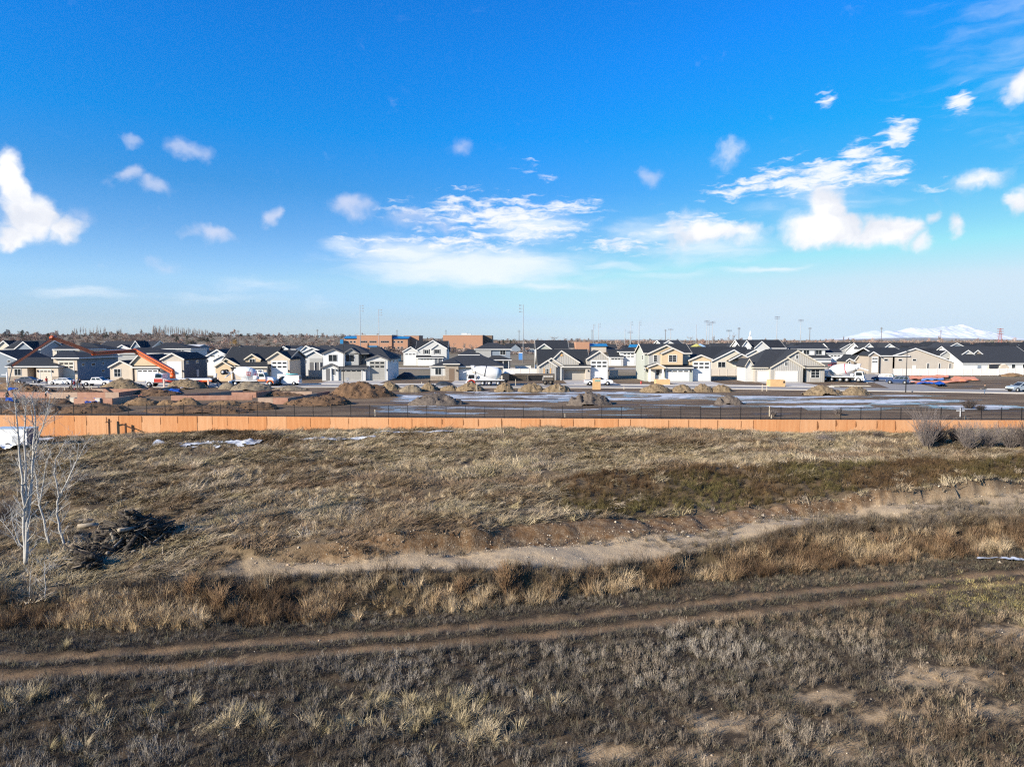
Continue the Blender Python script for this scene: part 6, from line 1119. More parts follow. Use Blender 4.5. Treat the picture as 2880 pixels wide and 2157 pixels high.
# ------------------------------------------------------------------ site furniture
M_WOOD = cm('wood'); M_PLY = mat('plywood', (.56, .36, .18), .8, .15, 1.2); M_STAKE = mat('pale_stake', (.6, .52, .4), .8); M_POLE = mat('galvanised_pole', (.3, .31, .33), .5, .1); M_UPOLE = mat('weathered_pole', (.13, .11, .1), .9); M_RUSTP = mat('rusty_post', (.06, .035, .025), .9)
def stake(x0, zx, zt, zb, label, m=None, w=.09, group=None, name='stake', cat='stake'):
    x, y, z = rg(x0, zx, zb); h = at_depth(*ZP(x0, zx, zt), y)[2] - z; o = MB().box(-w / 2, w / 2, -w / 2, w / 2, -.2, h).prism([(-w / 2, -w / 2, h), (w / 2, -w / 2, h), (0, -w / 2, h + w)], (0, w, 0)).build(name, m or M_STAKE, None, (0, 0, 0)); o.location = (x, y, z); tag(o, label, cat, group); return o
for a in ((1200, 650, 905, 1022, 'tall wooden survey stake before the second mixer'), (1200, 1150, 862, 945, 'wooden stake below the dark trailer middle'), (1200, 1715, 950, 1030, 'wooden stake in front of the right trailer pile'), (2000, 660, 930, 1012, 'left of two pale stakes by the batten house kerb'), (2000, 720, 962, 1012, 'right of two pale stakes by the batten house kerb'), (0, 838, 960, 1030, 'pale stake behind the left foundation form'), (0, 1155, 945, 990, 'left of two white stakes below the crew cab pickup'), (0, 1185, 945, 990, 'right of two white stakes below the crew cab pickup'), (800, 738, 905, 968, 'short pale stake left of the street pole'), (800, 1775, 895, 925, 'tiny pale stake beside the clod piles'), (1600, 712, 955, 990, 'short white stake on the verge right of the plywood board'), (800, 1172, 1255, 1335, 'white post just behind the fence left of centre'), (1200, 1790, 1310, 1352, 'white pipe behind the fence near the middle'), (2000, 752, 1215, 1380, 'pale tall stake behind the fence below the batten house'), (2000, 780, 1330, 1365, 'short white pipe beside the pale tall stake'), (2400, 1448, 1335, 1380, 'small white post behind the fence at right')): stake(*a)
x, y, z = rg(2400, 1384, 1345); o = MB().box(-.05, .05, -.05, .05, -.1, 1.15).box(-.5, .5, -.04, .04, .75, .85).build('marker_post', P_WHT, None, (0, 0, 0)); o.location = (x, y, z); tag(o, 'white cross shaped marker behind the fence at right', 'marker')
x, y, z = rg(0, 95, 960); o = thing('sign_post', (x, y, z), 'white real estate style post with an arm at far left', 'sign post'); vbuild(B(-.08, .08, -.08, .08, -.2, 3.1), 'post', P_WHT, o); vbuild(B(-1.1, -.081, -.05, .05, 2.5, 2.65), 'arm', P_WHT, o)
# mailbox cluster and posts by the street
x, y, z = rg(800, 818, 968); o = thing('mailbox_stand', (x, y, z), 'mailbox stand beside the street pole below the white and grey house', 'mailbox'); vbuild(B(-.06, .06, -.06, .06, -.1, 1.5), 'post', M_POLE, o); vbuild(B(-.3, .3, -.2, .2, 1.5, 2.0), 'box', M_POLE, o)
# plywood board, timber bins, hydrant
x, y, z = rg(1600, 357, 992); o = thing('plywood_board', (x, y, z), 'upright plywood board with a small green sign before the white pickup', 'board')
for a, b in ((-.8, -.4), (-.395, .18), (.185, .8)): vbuild(B(a, b, -.05, .05, 0, 2.2), 'plywood_sheet', M_PLY, o)
vbuild(B(-.35, .72, -.08, -.052, 1.55, 1.95), 'sign', mat('pale_green_sign', (.42, .5, .42), .6), o); letters(o, (-.28, -.085, 1.63), (.95, 0, 0), (0, 0, 1), 6, 1, .24, mat('green_ink', (.06, .25, .16), .6))
def bin_(x0, zx, zb, w, h, label, pile=True):
    x, y, z = rg(x0, zx, zb); s = y / F / K; W2, H = w * s / 2, h * s; o = thing('debris_bin', (x, y, z), label, 'debris bin', 'plywood debris bins')
    for a in ((-W2, W2, -.04, .04), (-W2, W2, 2.0, 2.08), (-W2, -W2 + .08, .041, 1.999), (W2 - .08, W2, .041, 1.999)): vbuild(B(*a, 0, H), 'side_panel', M_PLY, o)
    if pile: vbuild(MB().add([(-W2 + .1, .1, H * .7), (W2 - .1, .1, H * .7), (W2 - .1, 1.9, H * .7), (-W2 + .1, 1.9, H * .7), (0, 1, H * 1.35), (W2 * .5, .8, H * 1.2)], [(0, 1, 5, 4), (1, 2, 5), (2, 3, 4, 5), (3, 0, 4)]), 'debris', cm('cream'), o)
    else: vbuild(B(W2 - .45, W2 - .1, -.06, -.042, H * .55, H * .85), 'sign', M_DK, o)
    return o
bin_(1600, 1218, 935, 180, 72, 'heaped plywood debris bin in front of the small porch'); bin_(2000, 862, 957, 195, 88, 'plywood debris bin with a black sign before the batten house', False)
x, y, z = rg(1600, 935, 930); o = thing('fire_hydrant', (x, y, z), 'red fire hydrant by the kerb between two houses', 'fire hydrant'); vbuild(MB().cyl((0, 0, .35), 'z', .15, .7, 10).cyl((0, 0, .75), 'z', .17, .12, 10, r2=.05), 'barrel', P_RED, o); vbuild(MB().cyl((0, 0, .5), 'x', .09, .5, 8), 'outlet', P_RED, o)
x, y, z = rg(0, 972, 1012); o = MB().cyl((0, 0, .22), 'z', .17, .44, 12, r2=.2).cyl((0, 0, .47), 'z', .21, .05, 12).build('bucket', P_RED, None, (0, 0, 0)); o.location = (x, y, z); tag(o, 'red bucket at the workers feet', 'bucket')
x, y, z = gp(1200, 1215, 607) + (0,); o = thing('portable_toilet', (x, y, 0), 'blue portable toilet far off by the dirt lot', 'portable toilet'); vbuild(B(-.9, .9, -.9, .9, 0, 3.2), 'cabin', mat('toilet_blue', (.08, .22, .5), .5), o); vbuild(B(-.95, .95, -.95, .95, 3.201, 3.5), 'roof', P_WHT, o)
# timber lying by the corner pile
R.seed(9)
for i, (a, b, lb) in enumerate(((1500, 958, 'left'), (1700, 950, 'middle'), (1900, 955, 'right'))):
    x, y, z = gp(2000, a, b) + (0,); o = thing('lumber_stack', (x, y, 0), f'{lb} stack of loose pale timber on the corner verge', 'lumber stack', 'loose timber')
    for k in range(7): yy = -.5 + k * .17; vbuild(MB().bar((-2.4, yy + R.uniform(-.3, .3), .08 + .06 * (k % 3)), (2.4, yy + R.uniform(-.3, .3), .1 + .06 * (k % 3)), .12, .05), 'plank', cm('cream'), o)
# rusty posts in front of the wall
for px, py, tp, ca, cb, lb in ((308, 1219, 1178, (297, 1188), (313, 1185), 'upright rusty cross post in front of the orange wall'), (354, 1216, 1190, (344, 1193), (379, 1208), 'rusty post with a slanting bar in front of the orange wall')):
    x, y, z = onground(px, py); y = float(wallY(x)) - .5; x = at_depth(px, py, y)[0]; z = gz(x, y); o = thing('rusty_post', (x, y, z), lb, 'post', 'rusty cross posts'); h = at_depth(px, tp, y)[2] - z; vbuild(B(-.09, .09, -.09, .09, -.2, h), 'upright', M_RUSTP, o)
    a, b = Vector(at_depth(*ca, y - .15)), Vector(at_depth(*cb, y - .15)); vbuild(MB().bar(a - Vector((x, y, z)), b - Vector((x, y, z)), .12), 'crossbar', M_RUSTP, o)
# ------------------------------------------------------------------ poles
def pole_thing(nm, x0, zx, zt, Y, label, cat, heads, r=.14, m=None, grp=None):
    x, _, zt_ = at_depth(*ZP(x0, zx, zt), Y); z0 = gz(x, Y); h = zt_ - z0; o = thing(nm, (x, Y, z0), label, cat, grp); r = max(r, Y * .00042); m = m or M_POLE
    vbuild(MB().tube([(0, 0, -.3), (0, 0, h)], [r * 1.4, r * .8], 8), 'pole', m, o); s = Y / F
    if heads == 'flood':
        for k, dz in enumerate((.35, 1.6)):
            vbuild(MB().box(-1.6 * max(1, Y / 420), 1.6 * max(1, Y / 420), -.08, .08, h - dz - .1, h - dz + .05), 'crossarm', m, o)
            for q in (-1.3, -.45, .45, 1.3): vbuild(MB().box((q - .3) * max(1, Y / 420), (q + .3) * max(1, Y / 420), -.4, -.09, h - dz - .35, h - dz + .2), 'floodlight', M_CHR, o)
    elif heads == 'side':
        for dz in (.3, 1.6, 2.9): vbuild(MB().box(-1.1, -.15, -.08, .08, h - dz - .06, h - dz + .06), 'bracket', m, o); vbuild(MB().box(-1.7, -1.11, -.3, .3, h - dz - .25, h - dz + .25), 'floodlight', M_CHR, o)
    elif heads == 'side_r':
        for dz in (.3, 1.6, 2.9): vbuild(MB().box(.15, 1.1, -.08, .08, h - dz - .06, h - dz + .06), 'bracket', m, o); vbuild(MB().box(1.11, 1.7, -.3, .3, h - dz - .25, h - dz + .25), 'floodlight', M_CHR, o)
    elif heads == 'util':
        for dz in (.5, 1.5): vbuild(MB().box(-1.3, 1.3, -.09, .09, h - dz - .1, h - dz + .1), 'crossarm', m, o)
    elif heads == 'street': vbuild(MB().box(-.2, .2, -.9, 0, h, h + .12), 'lamp_head', m, o)
    return o
FL, UT = 'stadium light poles', 'utility poles along the far road'
T = lambda y: (y - 880) * K
pole_thing('light_pole', 800, 977, T(858), 330, 'tallest left light pole rising in front of the school', 'light pole', 'side_r', grp=FL); pole_thing('light_pole', 800, 1218, T(870), 340, 'second light pole in front of the school, slightly shorter', 'light pole', 'side_r', grp=FL); pole_thing('light_pole', 1200, 1250, T(857), 285, 'very tall light pole standing alone near the middle', 'light pole', 'side', grp=FL)
for x0, zx, zt, Y, hd, lb in ((1600, 318, 150, 620, 'side_r', 'thin light pole left of the ball field over the pavilion'), (1600, 385, 138, 600, 'side_r', 'light pole with staggered lamps above the blue pavilion roof'), (1600, 725, 210, 900, 'side_r', 'faint short light pole left of the white tall garage'), (1600, 803, 110, 560, 'side_r', 'tall light pole just left of the teal roofed hut'), (1600, 793, 235, 640, 'flood', 'short light pole with a wide head by the teal hut'), (1600, 910, 105, 540, 'side_r', 'tall light pole right of the teal roofed hut'), (1600, 1318, 205, 820, 'flood', 'light pole above the tan two storey house roof'), (1600, 1786, 95, 560, 'flood', 'tallest of three clustered light poles above the long roof'), (1600, 1815, 130, 640, 'flood', 'middle of three clustered light poles above the long roof'), (1600, 1862, 108, 600, 'flood', 'widest headed of three clustered light poles above the long roof'), (2000, 232, 222, 900, 'flood', 'short light pole beside the bare tree right of the cluster'), (2000, 855, 45, 520, 'flood', 'tallest light pole on the right above the pale gables'), (2000, 1163, 82, 560, 'flood', 'light pole above the white two storey house'), (1600, 1650, 150, 640, 'none', 'bare thin mast between the tan house and the pole cluster'), (1600, 2072, 222, 900, 'flood', 'small light pole in front of a bare tree above the long roof')):
    pole_thing('light_pole', x0, zx, zt, Y, lb, 'light pole', hd, grp=FL)
for x0, zx, zt, Y, lb in ((400, 258, 250, 420, 'utility pole behind the poplar row'), (400, 1240, 222, 520, 'utility pole beside the golden tree'), (800, 425, 212, 620, 'utility pole left of the school among bare trees'), (800, 1456, 222, 760, 'utility pole above the right school wing'), (800, 2090, 222, 800, 'utility pole left of the brick gymnasium'), (1200, 490, 405, 560, 'short utility pole in front of the gymnasium wall'), (1200, 1196, 222, 620, 'utility pole just left of the tall middle light pole'), (1600, 300, 220, 640, 'utility pole left of the blue pavilion roof'), (1600, 1250, 215, 700, 'utility pole above the tan two storey house'), (2000, 362, 188, 640, 'utility pole left of the church steeple'), (2000, 1280, 186, 560, 'utility pole right of the white two storey house'), (2400, 366, 186, 600, 'utility pole in front of the left snowy mountain'), (2400, 1135, 222, 700, 'utility pole in front of the right snowy mountain'), (1600, 2203, 195, 650, 'utility pole right of the bare tree on the skyline')):
    pole_thing('utility_pole', x0, zx, zt, Y, lb, 'utility pole', 'util', m=M_UPOLE, grp=UT)
pole_thing('street_lamp', 2400, 697, 500, rg(2400, 690, 1030)[1], 'dark street lamp post at the corner before the big beige house', 'street lamp', 'street', .07, M_DK); pole_thing('street_lamp', 800, 760, 432, rg(800, 760, 980)[1], 'dark street lamp post before the white and grey house', 'street lamp', 'street', .06, M_DK)
Y = 720; x, _, zt = at_depth(*ZP(2400, 1905, 200), Y); o = thing('radio_tower', (x, Y, 0), 'red lattice tower above the right hand roofs', 'tower'); M_TW = mat('tower_red', (.3, .07, .05), .7)
m = MB(); n = 12
for k in range(n):
    a, b = k / n, (k + 1) / n; w0, w1 = 2.2 * (1 - a) + .5, 2.2 * (1 - b) + .5
    for s in (1, -1): m.bar((s * w0, 0, zt * a), (s * w1, 0, zt * b), .26)
    m.bar((-w0, 0, zt * a), (w1, 0, zt * b), .16); m.bar((w0, 0, zt * a), (-w1, 0, zt * b), .16)
vbuild(m, 'lattice', M_TW, o)
for k in (.6, .72, .84, .96): vbuild(MB().box(-3.4, 3.4, -.2, .2, zt * k, zt * k + .4), 'crossarm', M_TW, o)
Y = 700; x, _, zt = at_depth(*ZP(2000, 506, 225), Y); o = thing('church', (x, Y, 0), 'white church with a needle steeple on the skyline', 'church'); z1 = at_depth(*ZP(2000, 506, 310), Y)[2]
vbuild(MB().box(-1.3, 1.3, -1.3, 1.3, -.3, z1), 'tower', P_WHT, o); vbuild(MB().cyl((0, 0, (z1 + zt) / 2), 'z', .95, zt - z1, 8, r2=.05), 'steeple', P_WHT, o); vbuild(MB().prism([(-7, 2.1, 5), (7, 2.1, 5), (7, 2.1, -.3), (-7, 2.1, -.3)], (0, 14, 0)), 'nave', P_WHT, o); vbuild(MB().prism([(-7.4, 2.05, 5.01), (7.4, 2.05, 5.01), (0, 2.05, 9)], (0, 14.2, 0)), 'roof', M_ROOF[0], o)
for zx, lb, cc in ((1650, 'left blue and yellow peaked canopy beyond the clustered poles', (.45, .42, .12)), (1700, 'right pale blue peaked canopy beyond the clustered poles', (.25, .38, .55))):
    Y = 420; x, _, zt = at_depth(*ZP(1600, zx, 398), Y); o = thing('play_canopy', (x, Y, 0), lb, 'canopy'); vbuild(MB().add([(-5, -5, zt * .55), (5, -5, zt * .55), (5, 5, zt * .55), (-5, 5, zt * .55), (0, 0, zt)], [(0, 1, 4), (1, 2, 4), (2, 3, 4), (3, 0, 4), (0, 3, 2, 1)]), 'canopy', mat('canopy' + lb[:4], cc, .7), o)
    for a in (-4.5, 4.5):
        for b in (-4.5, 4.5): vbuild(MB().box(a - .15, a + .15, b - .15, b + .15, 0, zt * .54), 'post', P_WHT, o)
# ------------------------------------------------------------------ people at work
def person(label, loc, rz, shirt, legs, hat=None, pose='stand', H=1.76):
    """one continuous body grown round a posed skeleton; hat or hair as its child"""
    o = thing('person', loc, label, 'person', 'people on the building site', rz); k = H / 1.76
    V, E, RD = [], [], []
    def v(p, r): V.append(Vector(p) * k); RD.append(r * k); return len(V) - 1
    def ch(i, *pts):
        for p, r in pts: j = v(p, r); E.append((i, j)); i = j
        return i
    if pose == 'stand': hip, lean = .95, 0
    elif pose == 'bend': hip, lean = .9, .75
    else: hip, lean = .55, .5
    up = lambda d: (math.sin(lean) * d, 0, hip + math.cos(lean) * d)
    pel = v((0, 0, hip), .13); ch0 = ch(pel, (up(.22), .125), (up(.42), .15)); neck = ch(ch0, (up(.55), .065)); x, _, z = up(.66); ch(neck, ((x + .03, 0, z), .085), ((x + .045, 0, z + .1), .09), ((x + .04, 0, z + .17), .06))
    for s in (1, -1):
        hx = {'stand': (.02 * s, .0), 'bend': (.05, -.05), 'crouch': (.38, .12)}[pose]
        kn = {'stand': (.05 * s, .1 * s, .5), 'bend': (.1 * (1 + s) / 2, .12 * s, .48), 'crouch': (.4 - .1 * s, .14 * s, .42)}[pose]; an = {'stand': (-.02 + .08 * s, .12 * s, .09), 'bend': (-.05 + .2 * (1 + s) / 2, .14 * s, .09), 'crouch': (.0, .14 * s, .09)}[pose]
        f = ch(pel, ((.0, .1 * s, hip - .06), .1), (kn, .065), (an, .045), ((an[0] + .16, an[1], .04), .035))
        sx, _, sz = up(.46); reach = {'stand': .12 if s < 0 else .3, 'bend': .3, 'crouch': .34}[pose]; el = (sx + reach * .4, .25 * s, sz - .26); ha = (sx + reach * 1.4, .2 * s, sz - (.46 if pose != 'stand' or s < 0 else .3))
        sh = ch(ch0, ((sx, .19 * s, sz), .062), (el, .045), (ha, .034)); d = (Vector(ha) - Vector(el)).normalized(); palm = ch(sh, (tuple(Vector(ha) + d * .08), .03)); pp = Vector(ha) + d * .08
        for fi in range(4): off = Vector((0, (fi - 1.5) * .022, 0)); L = (.07, .085, .08, .06)[fi]; ch(palm, (tuple(pp + off + d * .03), .011), (tuple(pp + off + d * (.03 + L * .6) + Vector((0, 0, -.012))), .009), (tuple(pp + off + d * (.03 + L) + Vector((0, 0, -.03))), .007))
        ch(sh, (tuple(Vector(ha) + d * .04 + Vector((.02, -.03 * s, .01))), .012), (tuple(Vector(ha) + d * .09 + Vector((.03, -.045 * s, .0))), .009))
    me = bpy.data.meshes.new('body'); me.from_pydata([tuple(p) for p in V], E, []); t = bpy.data.objects.new('body', me); COL.objects.link(t)
    md = t.modifiers.new('skin', 'SKIN'); sv = me.skin_vertices[0].data
    for i, r in enumerate(RD): sv[i].radius = (r, r)
    sv[0].use_root = True; sd = t.modifiers.new('sub', 'SUBSURF'); sd.levels = sd.render_levels = 1
    dg = bpy.context.evaluated_depsgraph_get(); nm = bpy.data.meshes.new_from_object(t.evaluated_get(dg)); bpy.data.objects.remove(t)
    b = bpy.data.objects.new('body', nm); COL.objects.link(b); b.parent = o; nm.materials.clear()
    for m_ in (mat('skin', (.42, .25, .17), .6), shirt, legs, M_DK): nm.materials.append(m_)
    hz = hip * k
    for p in nm.polygons:
        c = p.center; p.use_smooth = True; tz = c.z / k; far = abs(c.y / k)
        d = (c.x / k * math.sin(lean) + (tz - hip) * math.cos(lean))
        p.material_index = 3 if tz < .1 else (1 if (d > -.02 and d < .53) else (0 if d >= .53 else 2))
    hx, _, hz_ = up(.66); c = Vector((hx + .04, 0, hz_ + .13)) * k
    m = MB(); m.tube([c + Vector((0, 0, -.02)), c + Vector((0, 0, .05)), c + Vector((0, 0, .1)), c + Vector((0, 0, .125))], [.125 * k if hat else .1, .115 * k if hat else .102, .08 * k, .02], 12); vbuild(m, 'hard_hat' if hat else 'hair', hat or mat('dark_hair', (.03, .022, .018), .8), o)
    return o
CLB, CLD, CLR, CLJ, CLW = mat('black_cloth', (.015, .015, .018), .9), mat('dark_cloth', (.05, .045, .04), .9), mat('red_cloth', (.4, .03, .03), .9), mat('denim', (.09, .13, .2), .9), mat('pale_cloth', (.5, .5, .5), .9)
HW, HR, HY = mat('white_hat', (.7, .7, .68), .4), mat('red_hat', (.5, .04, .03), .4), mat('yellow_hat', (.6, .5, .08), .4)
for label, x0, zx, zb, rz, s, l, hat, pose in (('worker in grey bending over the long foundation form', 0, 592, 1112, .3, CLW, CLD, HW, 'bend'), ('worker in red standing beyond the dark lumpy pile', 0, 604, 940, 2, CLR, CLD, None, 'stand'), ('worker crouching by the end of the hanging hose', 0, 112, 1108, 3.0, CLD, CLB, None, 'crouch'), ('worker in a red vest left in the group by the pickup', 0, 964, 985, 0, CLR, CLJ, HW, 'stand'), ('worker in black in the middle of the group by the pickup', 0, 1038, 972, -.5, CLB, CLJ, None, 'stand'), ('worker in dark clothes right in the group by the pickup', 0, 1088, 1022, 3.1, CLB, CLB, HW, 'bend'), ('worker in pale clothes behind the group by the pickup', 0, 1000, 960, -1.5, CLW, CLD, HY, 'stand'), ('crouching worker beside the red bucket', 0, 895, 1020, 0, CLD, CLB, HW, 'crouch'), ('person in black standing against the white work van', 400, 1786, 940, -1.57, CLB, CLB, None, 'stand'), ('person in dark jacket and jeans alone on the street at right', 2400, 1698, 1054, 0, CLD, CLJ, None, 'stand')):
    x, y, _ = gp(x0, zx, zb) + (0,); person(label, (x, y, gz(x, y) + (.035 if 122 < y < 150 else .0)), rz, s, l, hat, pose, 1.8)
for zx, lb in ((930, 'left'), (1003, 'right')): stake(0, zx, 878, 990, f'{lb} upright timber of the form brace by the worker group', M_RUSTY, .16)
# ------------------------------------------------------------------ trees
M_BARK = mat('grey_bark', (.14, .115, .1), .9, .3, 3); M_TWIG = mat('winter_twigs', (.3, .25, .22), .9, .25, .6); M_ASPEN = mat('aspen_bark', (.34, .32, .29), .8, .35, 6, col2=(.52, .5, .465)); M_EVG = mat('evergreen_needles', (.02, .035, .022), .9, .4, 1.5); M_GOLD = mat('golden_twigs', (.36, .22, .07), .9, .3, .6); M_LOG = mat('dark_wet_wood', (.018, .015, .013), .75, .5, 3, col2=(.07, .055, .042)); M_LOGP = mat('bleached_wood', (.3, .25, .19), .9, .3, 3)
def grow(r, p, d, L, rad, depth, out, twigs, up=.12, spread=.6, nseg=4, fork=(2, 3), taper=.55):
    pts, rs = [p.copy()], [rad]
    for i in range(nseg):
        d = (d + Vector((r.uniform(-1, 1), r.uniform(-1, 1), r.uniform(-.6, .8))) * .16 + Vector((0, 0, up))).normalized(); p = p + d * (L / nseg); pts.append(p.copy()); rs.append(rad * (1 - (1 - taper) * (i + 1) / nseg))
    (out if depth > 1 else twigs).append((pts, rs))
    if depth <= 0: return
    for i in range(r.randint(*fork) + (1 if depth < 2 else 0)):
        j = r.randint(1, nseg); a = r.uniform(0, 6.283); n = d.orthogonal().normalized(); n = Matrix.Rotation(a, 3, d) @ n
        grow(r, pts[j].copy(), (d * (1 - spread * .5) + n * spread).normalized(), L * r.uniform(.5, .78), rs[j] * .6, depth - 1, out, twigs, up, spread, max(2, nseg - 1), fork, taper)
def tree_mesh(seed, H, depth=4, up=.1, spread=.62, rad=None, minr=.03, fork=(2, 3), trunk_frac=.33):
    r = random.Random(seed); o1, o2 = [], []; rad = rad or H * .022
    grow(r, Vector((0, 0, -.2)), Vector((0, 0, 1)), H * trunk_frac, rad, depth, o1, o2, up, spread, 4, fork)
    a, b = MB(), MB()
    for pts, rs in o1: a.tube(pts, [max(q, minr) for q in rs], 5, cap=False)
    for pts, rs in o2: b.tube(pts, [max(q, minr * .8) for q in rs], 3, cap=False)
    return a, b
def scaled(mb, H):
    zs = max(p[2] for p in mb[1].v + mb[0].v); k = H / zs
    for m in mb: m.v = [(p[0] * k, p[1] * k, p[2] * k) for p in m.v]
    return mb
def proto(kind, i):
    seed = 900 + i * 7 + len(kind)
    if kind == 'bare': m = scaled(tree_mesh(seed, 10, 4, .08, .7, .22, .05, (3, 4)), 10)
    elif kind == 'poplar': m = scaled(tree_mesh(seed, 10, 3, .5, .38, .12, .05, (4, 6), .5), 10)
    elif kind == 'golden': m = scaled(tree_mesh(seed, 10, 4, -.05, .8, .25, .06, (3, 4)), 10)
    else:
        r = random.Random(seed); a = MB().tube([(0, 0, -.2), (0, 0, 9)], [.25, .06], 6); b = MB()
        for q in range(520):
            t = r.random() ** .8; z = 1.2 + 8.8 * t; w = (2.6 if kind == 'evergreen' else 1.9) * (1 - t) ** .75 * (.75 + .35 * math.sin(z * 4)) * math.sqrt(r.random()) + .1; f = r.uniform(0, 6.283); c = Vector((w * math.cos(f), w * math.sin(f), z)); s = r.uniform(.25, .5)
            e1 = Vector((math.cos(f), math.sin(f), -.35)).normalized() * s; e2 = Vector((-math.sin(f), math.cos(f), r.uniform(-.4, .4))) * s * .6; b.add([c - e2, c + e2, c + e1 * 1.6], [(0, 1, 2)])
        m = (a, b)
    o = thing('tree', (0, 0, 0), 'tree', 'tree'); m[0].build('trunk', M_BARK, o, off=(0, 0, 0)); m[1].build('crown', {'evergreen': M_EVG, 'golden': M_GOLD}.get(kind, M_TWIG), o, off=(0, 0, 0)); return o
PROTO = {}
for kind, n in (('bare', 4), ('poplar', 3), ('evergreen', 2), ('golden', 1)): PROTO[kind] = [proto(kind, i) for i in range(n)]
used = set(); ti = 0
def tree(kind, x0, zx, zt, wd, Y, label, grp='far trees on the skyline'):
    """wd: crown width in strip pixels (None keeps the natural width)"""
    global ti; ti += 1; p = PROTO[kind][ti % len(PROTO[kind])]
    if p.name not in used: used.add(p.name); o = p
    else: o = copy_tree(p)
    x, _, zt_ = at_depth(*ZP(x0, zx, zt), Y); z0 = gz(x, Y); h = max(2, zt_ - z0); w0 = {'bare': 8.5, 'poplar': 3.4, 'evergreen': 5, 'golden': 9}[kind]; sx = h / 10 if wd is None else wd / K * Y / F / w0
    o.name = {'bare': 'bare_tree', 'poplar': 'poplar_tree', 'evergreen': 'evergreen_tree', 'golden': 'golden_tree'}[kind]; o.location = (x, Y, z0); o.rotation_euler = (0, 0, R.uniform(0, 6.28)); o.scale = (sx, sx, h / 10); tag(o, label, 'tree', grp); return o
R.seed(33)
for zx, zt, w, lb in ((15, 248, 90, 'dark evergreen tree cut by the left edge of the skyline'), (180, 238, 95, 'dark round evergreen above the leftmost cream gable'), (290, 222, 110, 'largest dark evergreen on the left skyline'), (620, 265, 110, 'low dark evergreen behind the boom peak'),): tree('evergreen', 0, zx, zt, w, 820, lb)
for zx, zt, w, lb in ((105, 205, 150, 'bare tree behind the two leftmost evergreens'), (500, 232, 110, 'bare tree left of the boom peak'), (740, 262, 120, 'bare tree right of the boom peak'), (860, 262, 90, 'small bare tree at the foot of the first poplars'), (1430, 262, 80, 'small bare tree between poplar groups'), (1560, 245, 100, 'bare tree under the two lone poplars'), (1700, 268, 100, 'bare tree right of the two lone poplars'), (1830, 258, 110, 'bare tree left of the dense poplar block')): tree('bare', 0, zx, zt, w, 900, lb)
on = ['first', 'second', 'third', 'fourth', 'fifth', 'sixth', 'seventh', 'eighth', 'ninth', 'tenth', 'eleventh', 'twelfth', 'thirteenth', 'fourteenth', 'fifteenth', 'sixteenth', 'seventeenth', 'eighteenth', 'nineteenth', 'twentieth', 'twenty-first', 'twenty-second', 'twenty-third', 'twenty-fourth', 'twenty-fifth', 'twenty-sixth']
for i, zx in enumerate((855, 903, 930, 965, 1040, 1066, 1110, 1165, 1200, 1250, 1272, 1300, 1340, 1358)): tree('poplar', 0, zx, R.uniform(150, 205) if i > 2 else 190, 26, 1000, f'{on[i]} thin poplar from left in the scattered group above the boom', 'scattered poplars')
for i, zx in enumerate((1512, 1545, 1562)): tree('poplar', 0, zx, 195, 24, 1000, f'{on[i]} thin poplar of the three left of the dense block', 'scattered poplars')
for i, zx in enumerate((140, 158, 175, 192, 210, 230)): tree('poplar', 400, zx, 150 + (i % 3) * 6, 46, 900, f'{on[i]} poplar from left in the dense poplar block', 'dense poplar block')
for i in range(24): t = i / 23; tree('poplar', 400, 268 + 572 * t, 152 + 62 * t + R.uniform(-5, 5), 30, 950 + 250 * t, f'{on[i]} poplar from left in the long poplar row', 'long poplar row')
for i, zx in enumerate((905, 930, 975, 1015, 1040, 1065, 1090, 1115, 1140, 1165)): tree('poplar', 400, zx, 240 + i * 3 + R.uniform(-6, 6), 30, 1250, f'{on[i]} faint poplar from left beyond the long row', 'faint far poplars')
tree('golden', 400, 1190, 342, 100, 640, 'golden brown leafed tree beside a utility pole'); tree('evergreen', 400, 450, 300, 110, 800, 'dark evergreen under the poplar row'); tree('evergreen', 400, 578, 290, 70, 800, 'pointed evergreen under the poplar row')
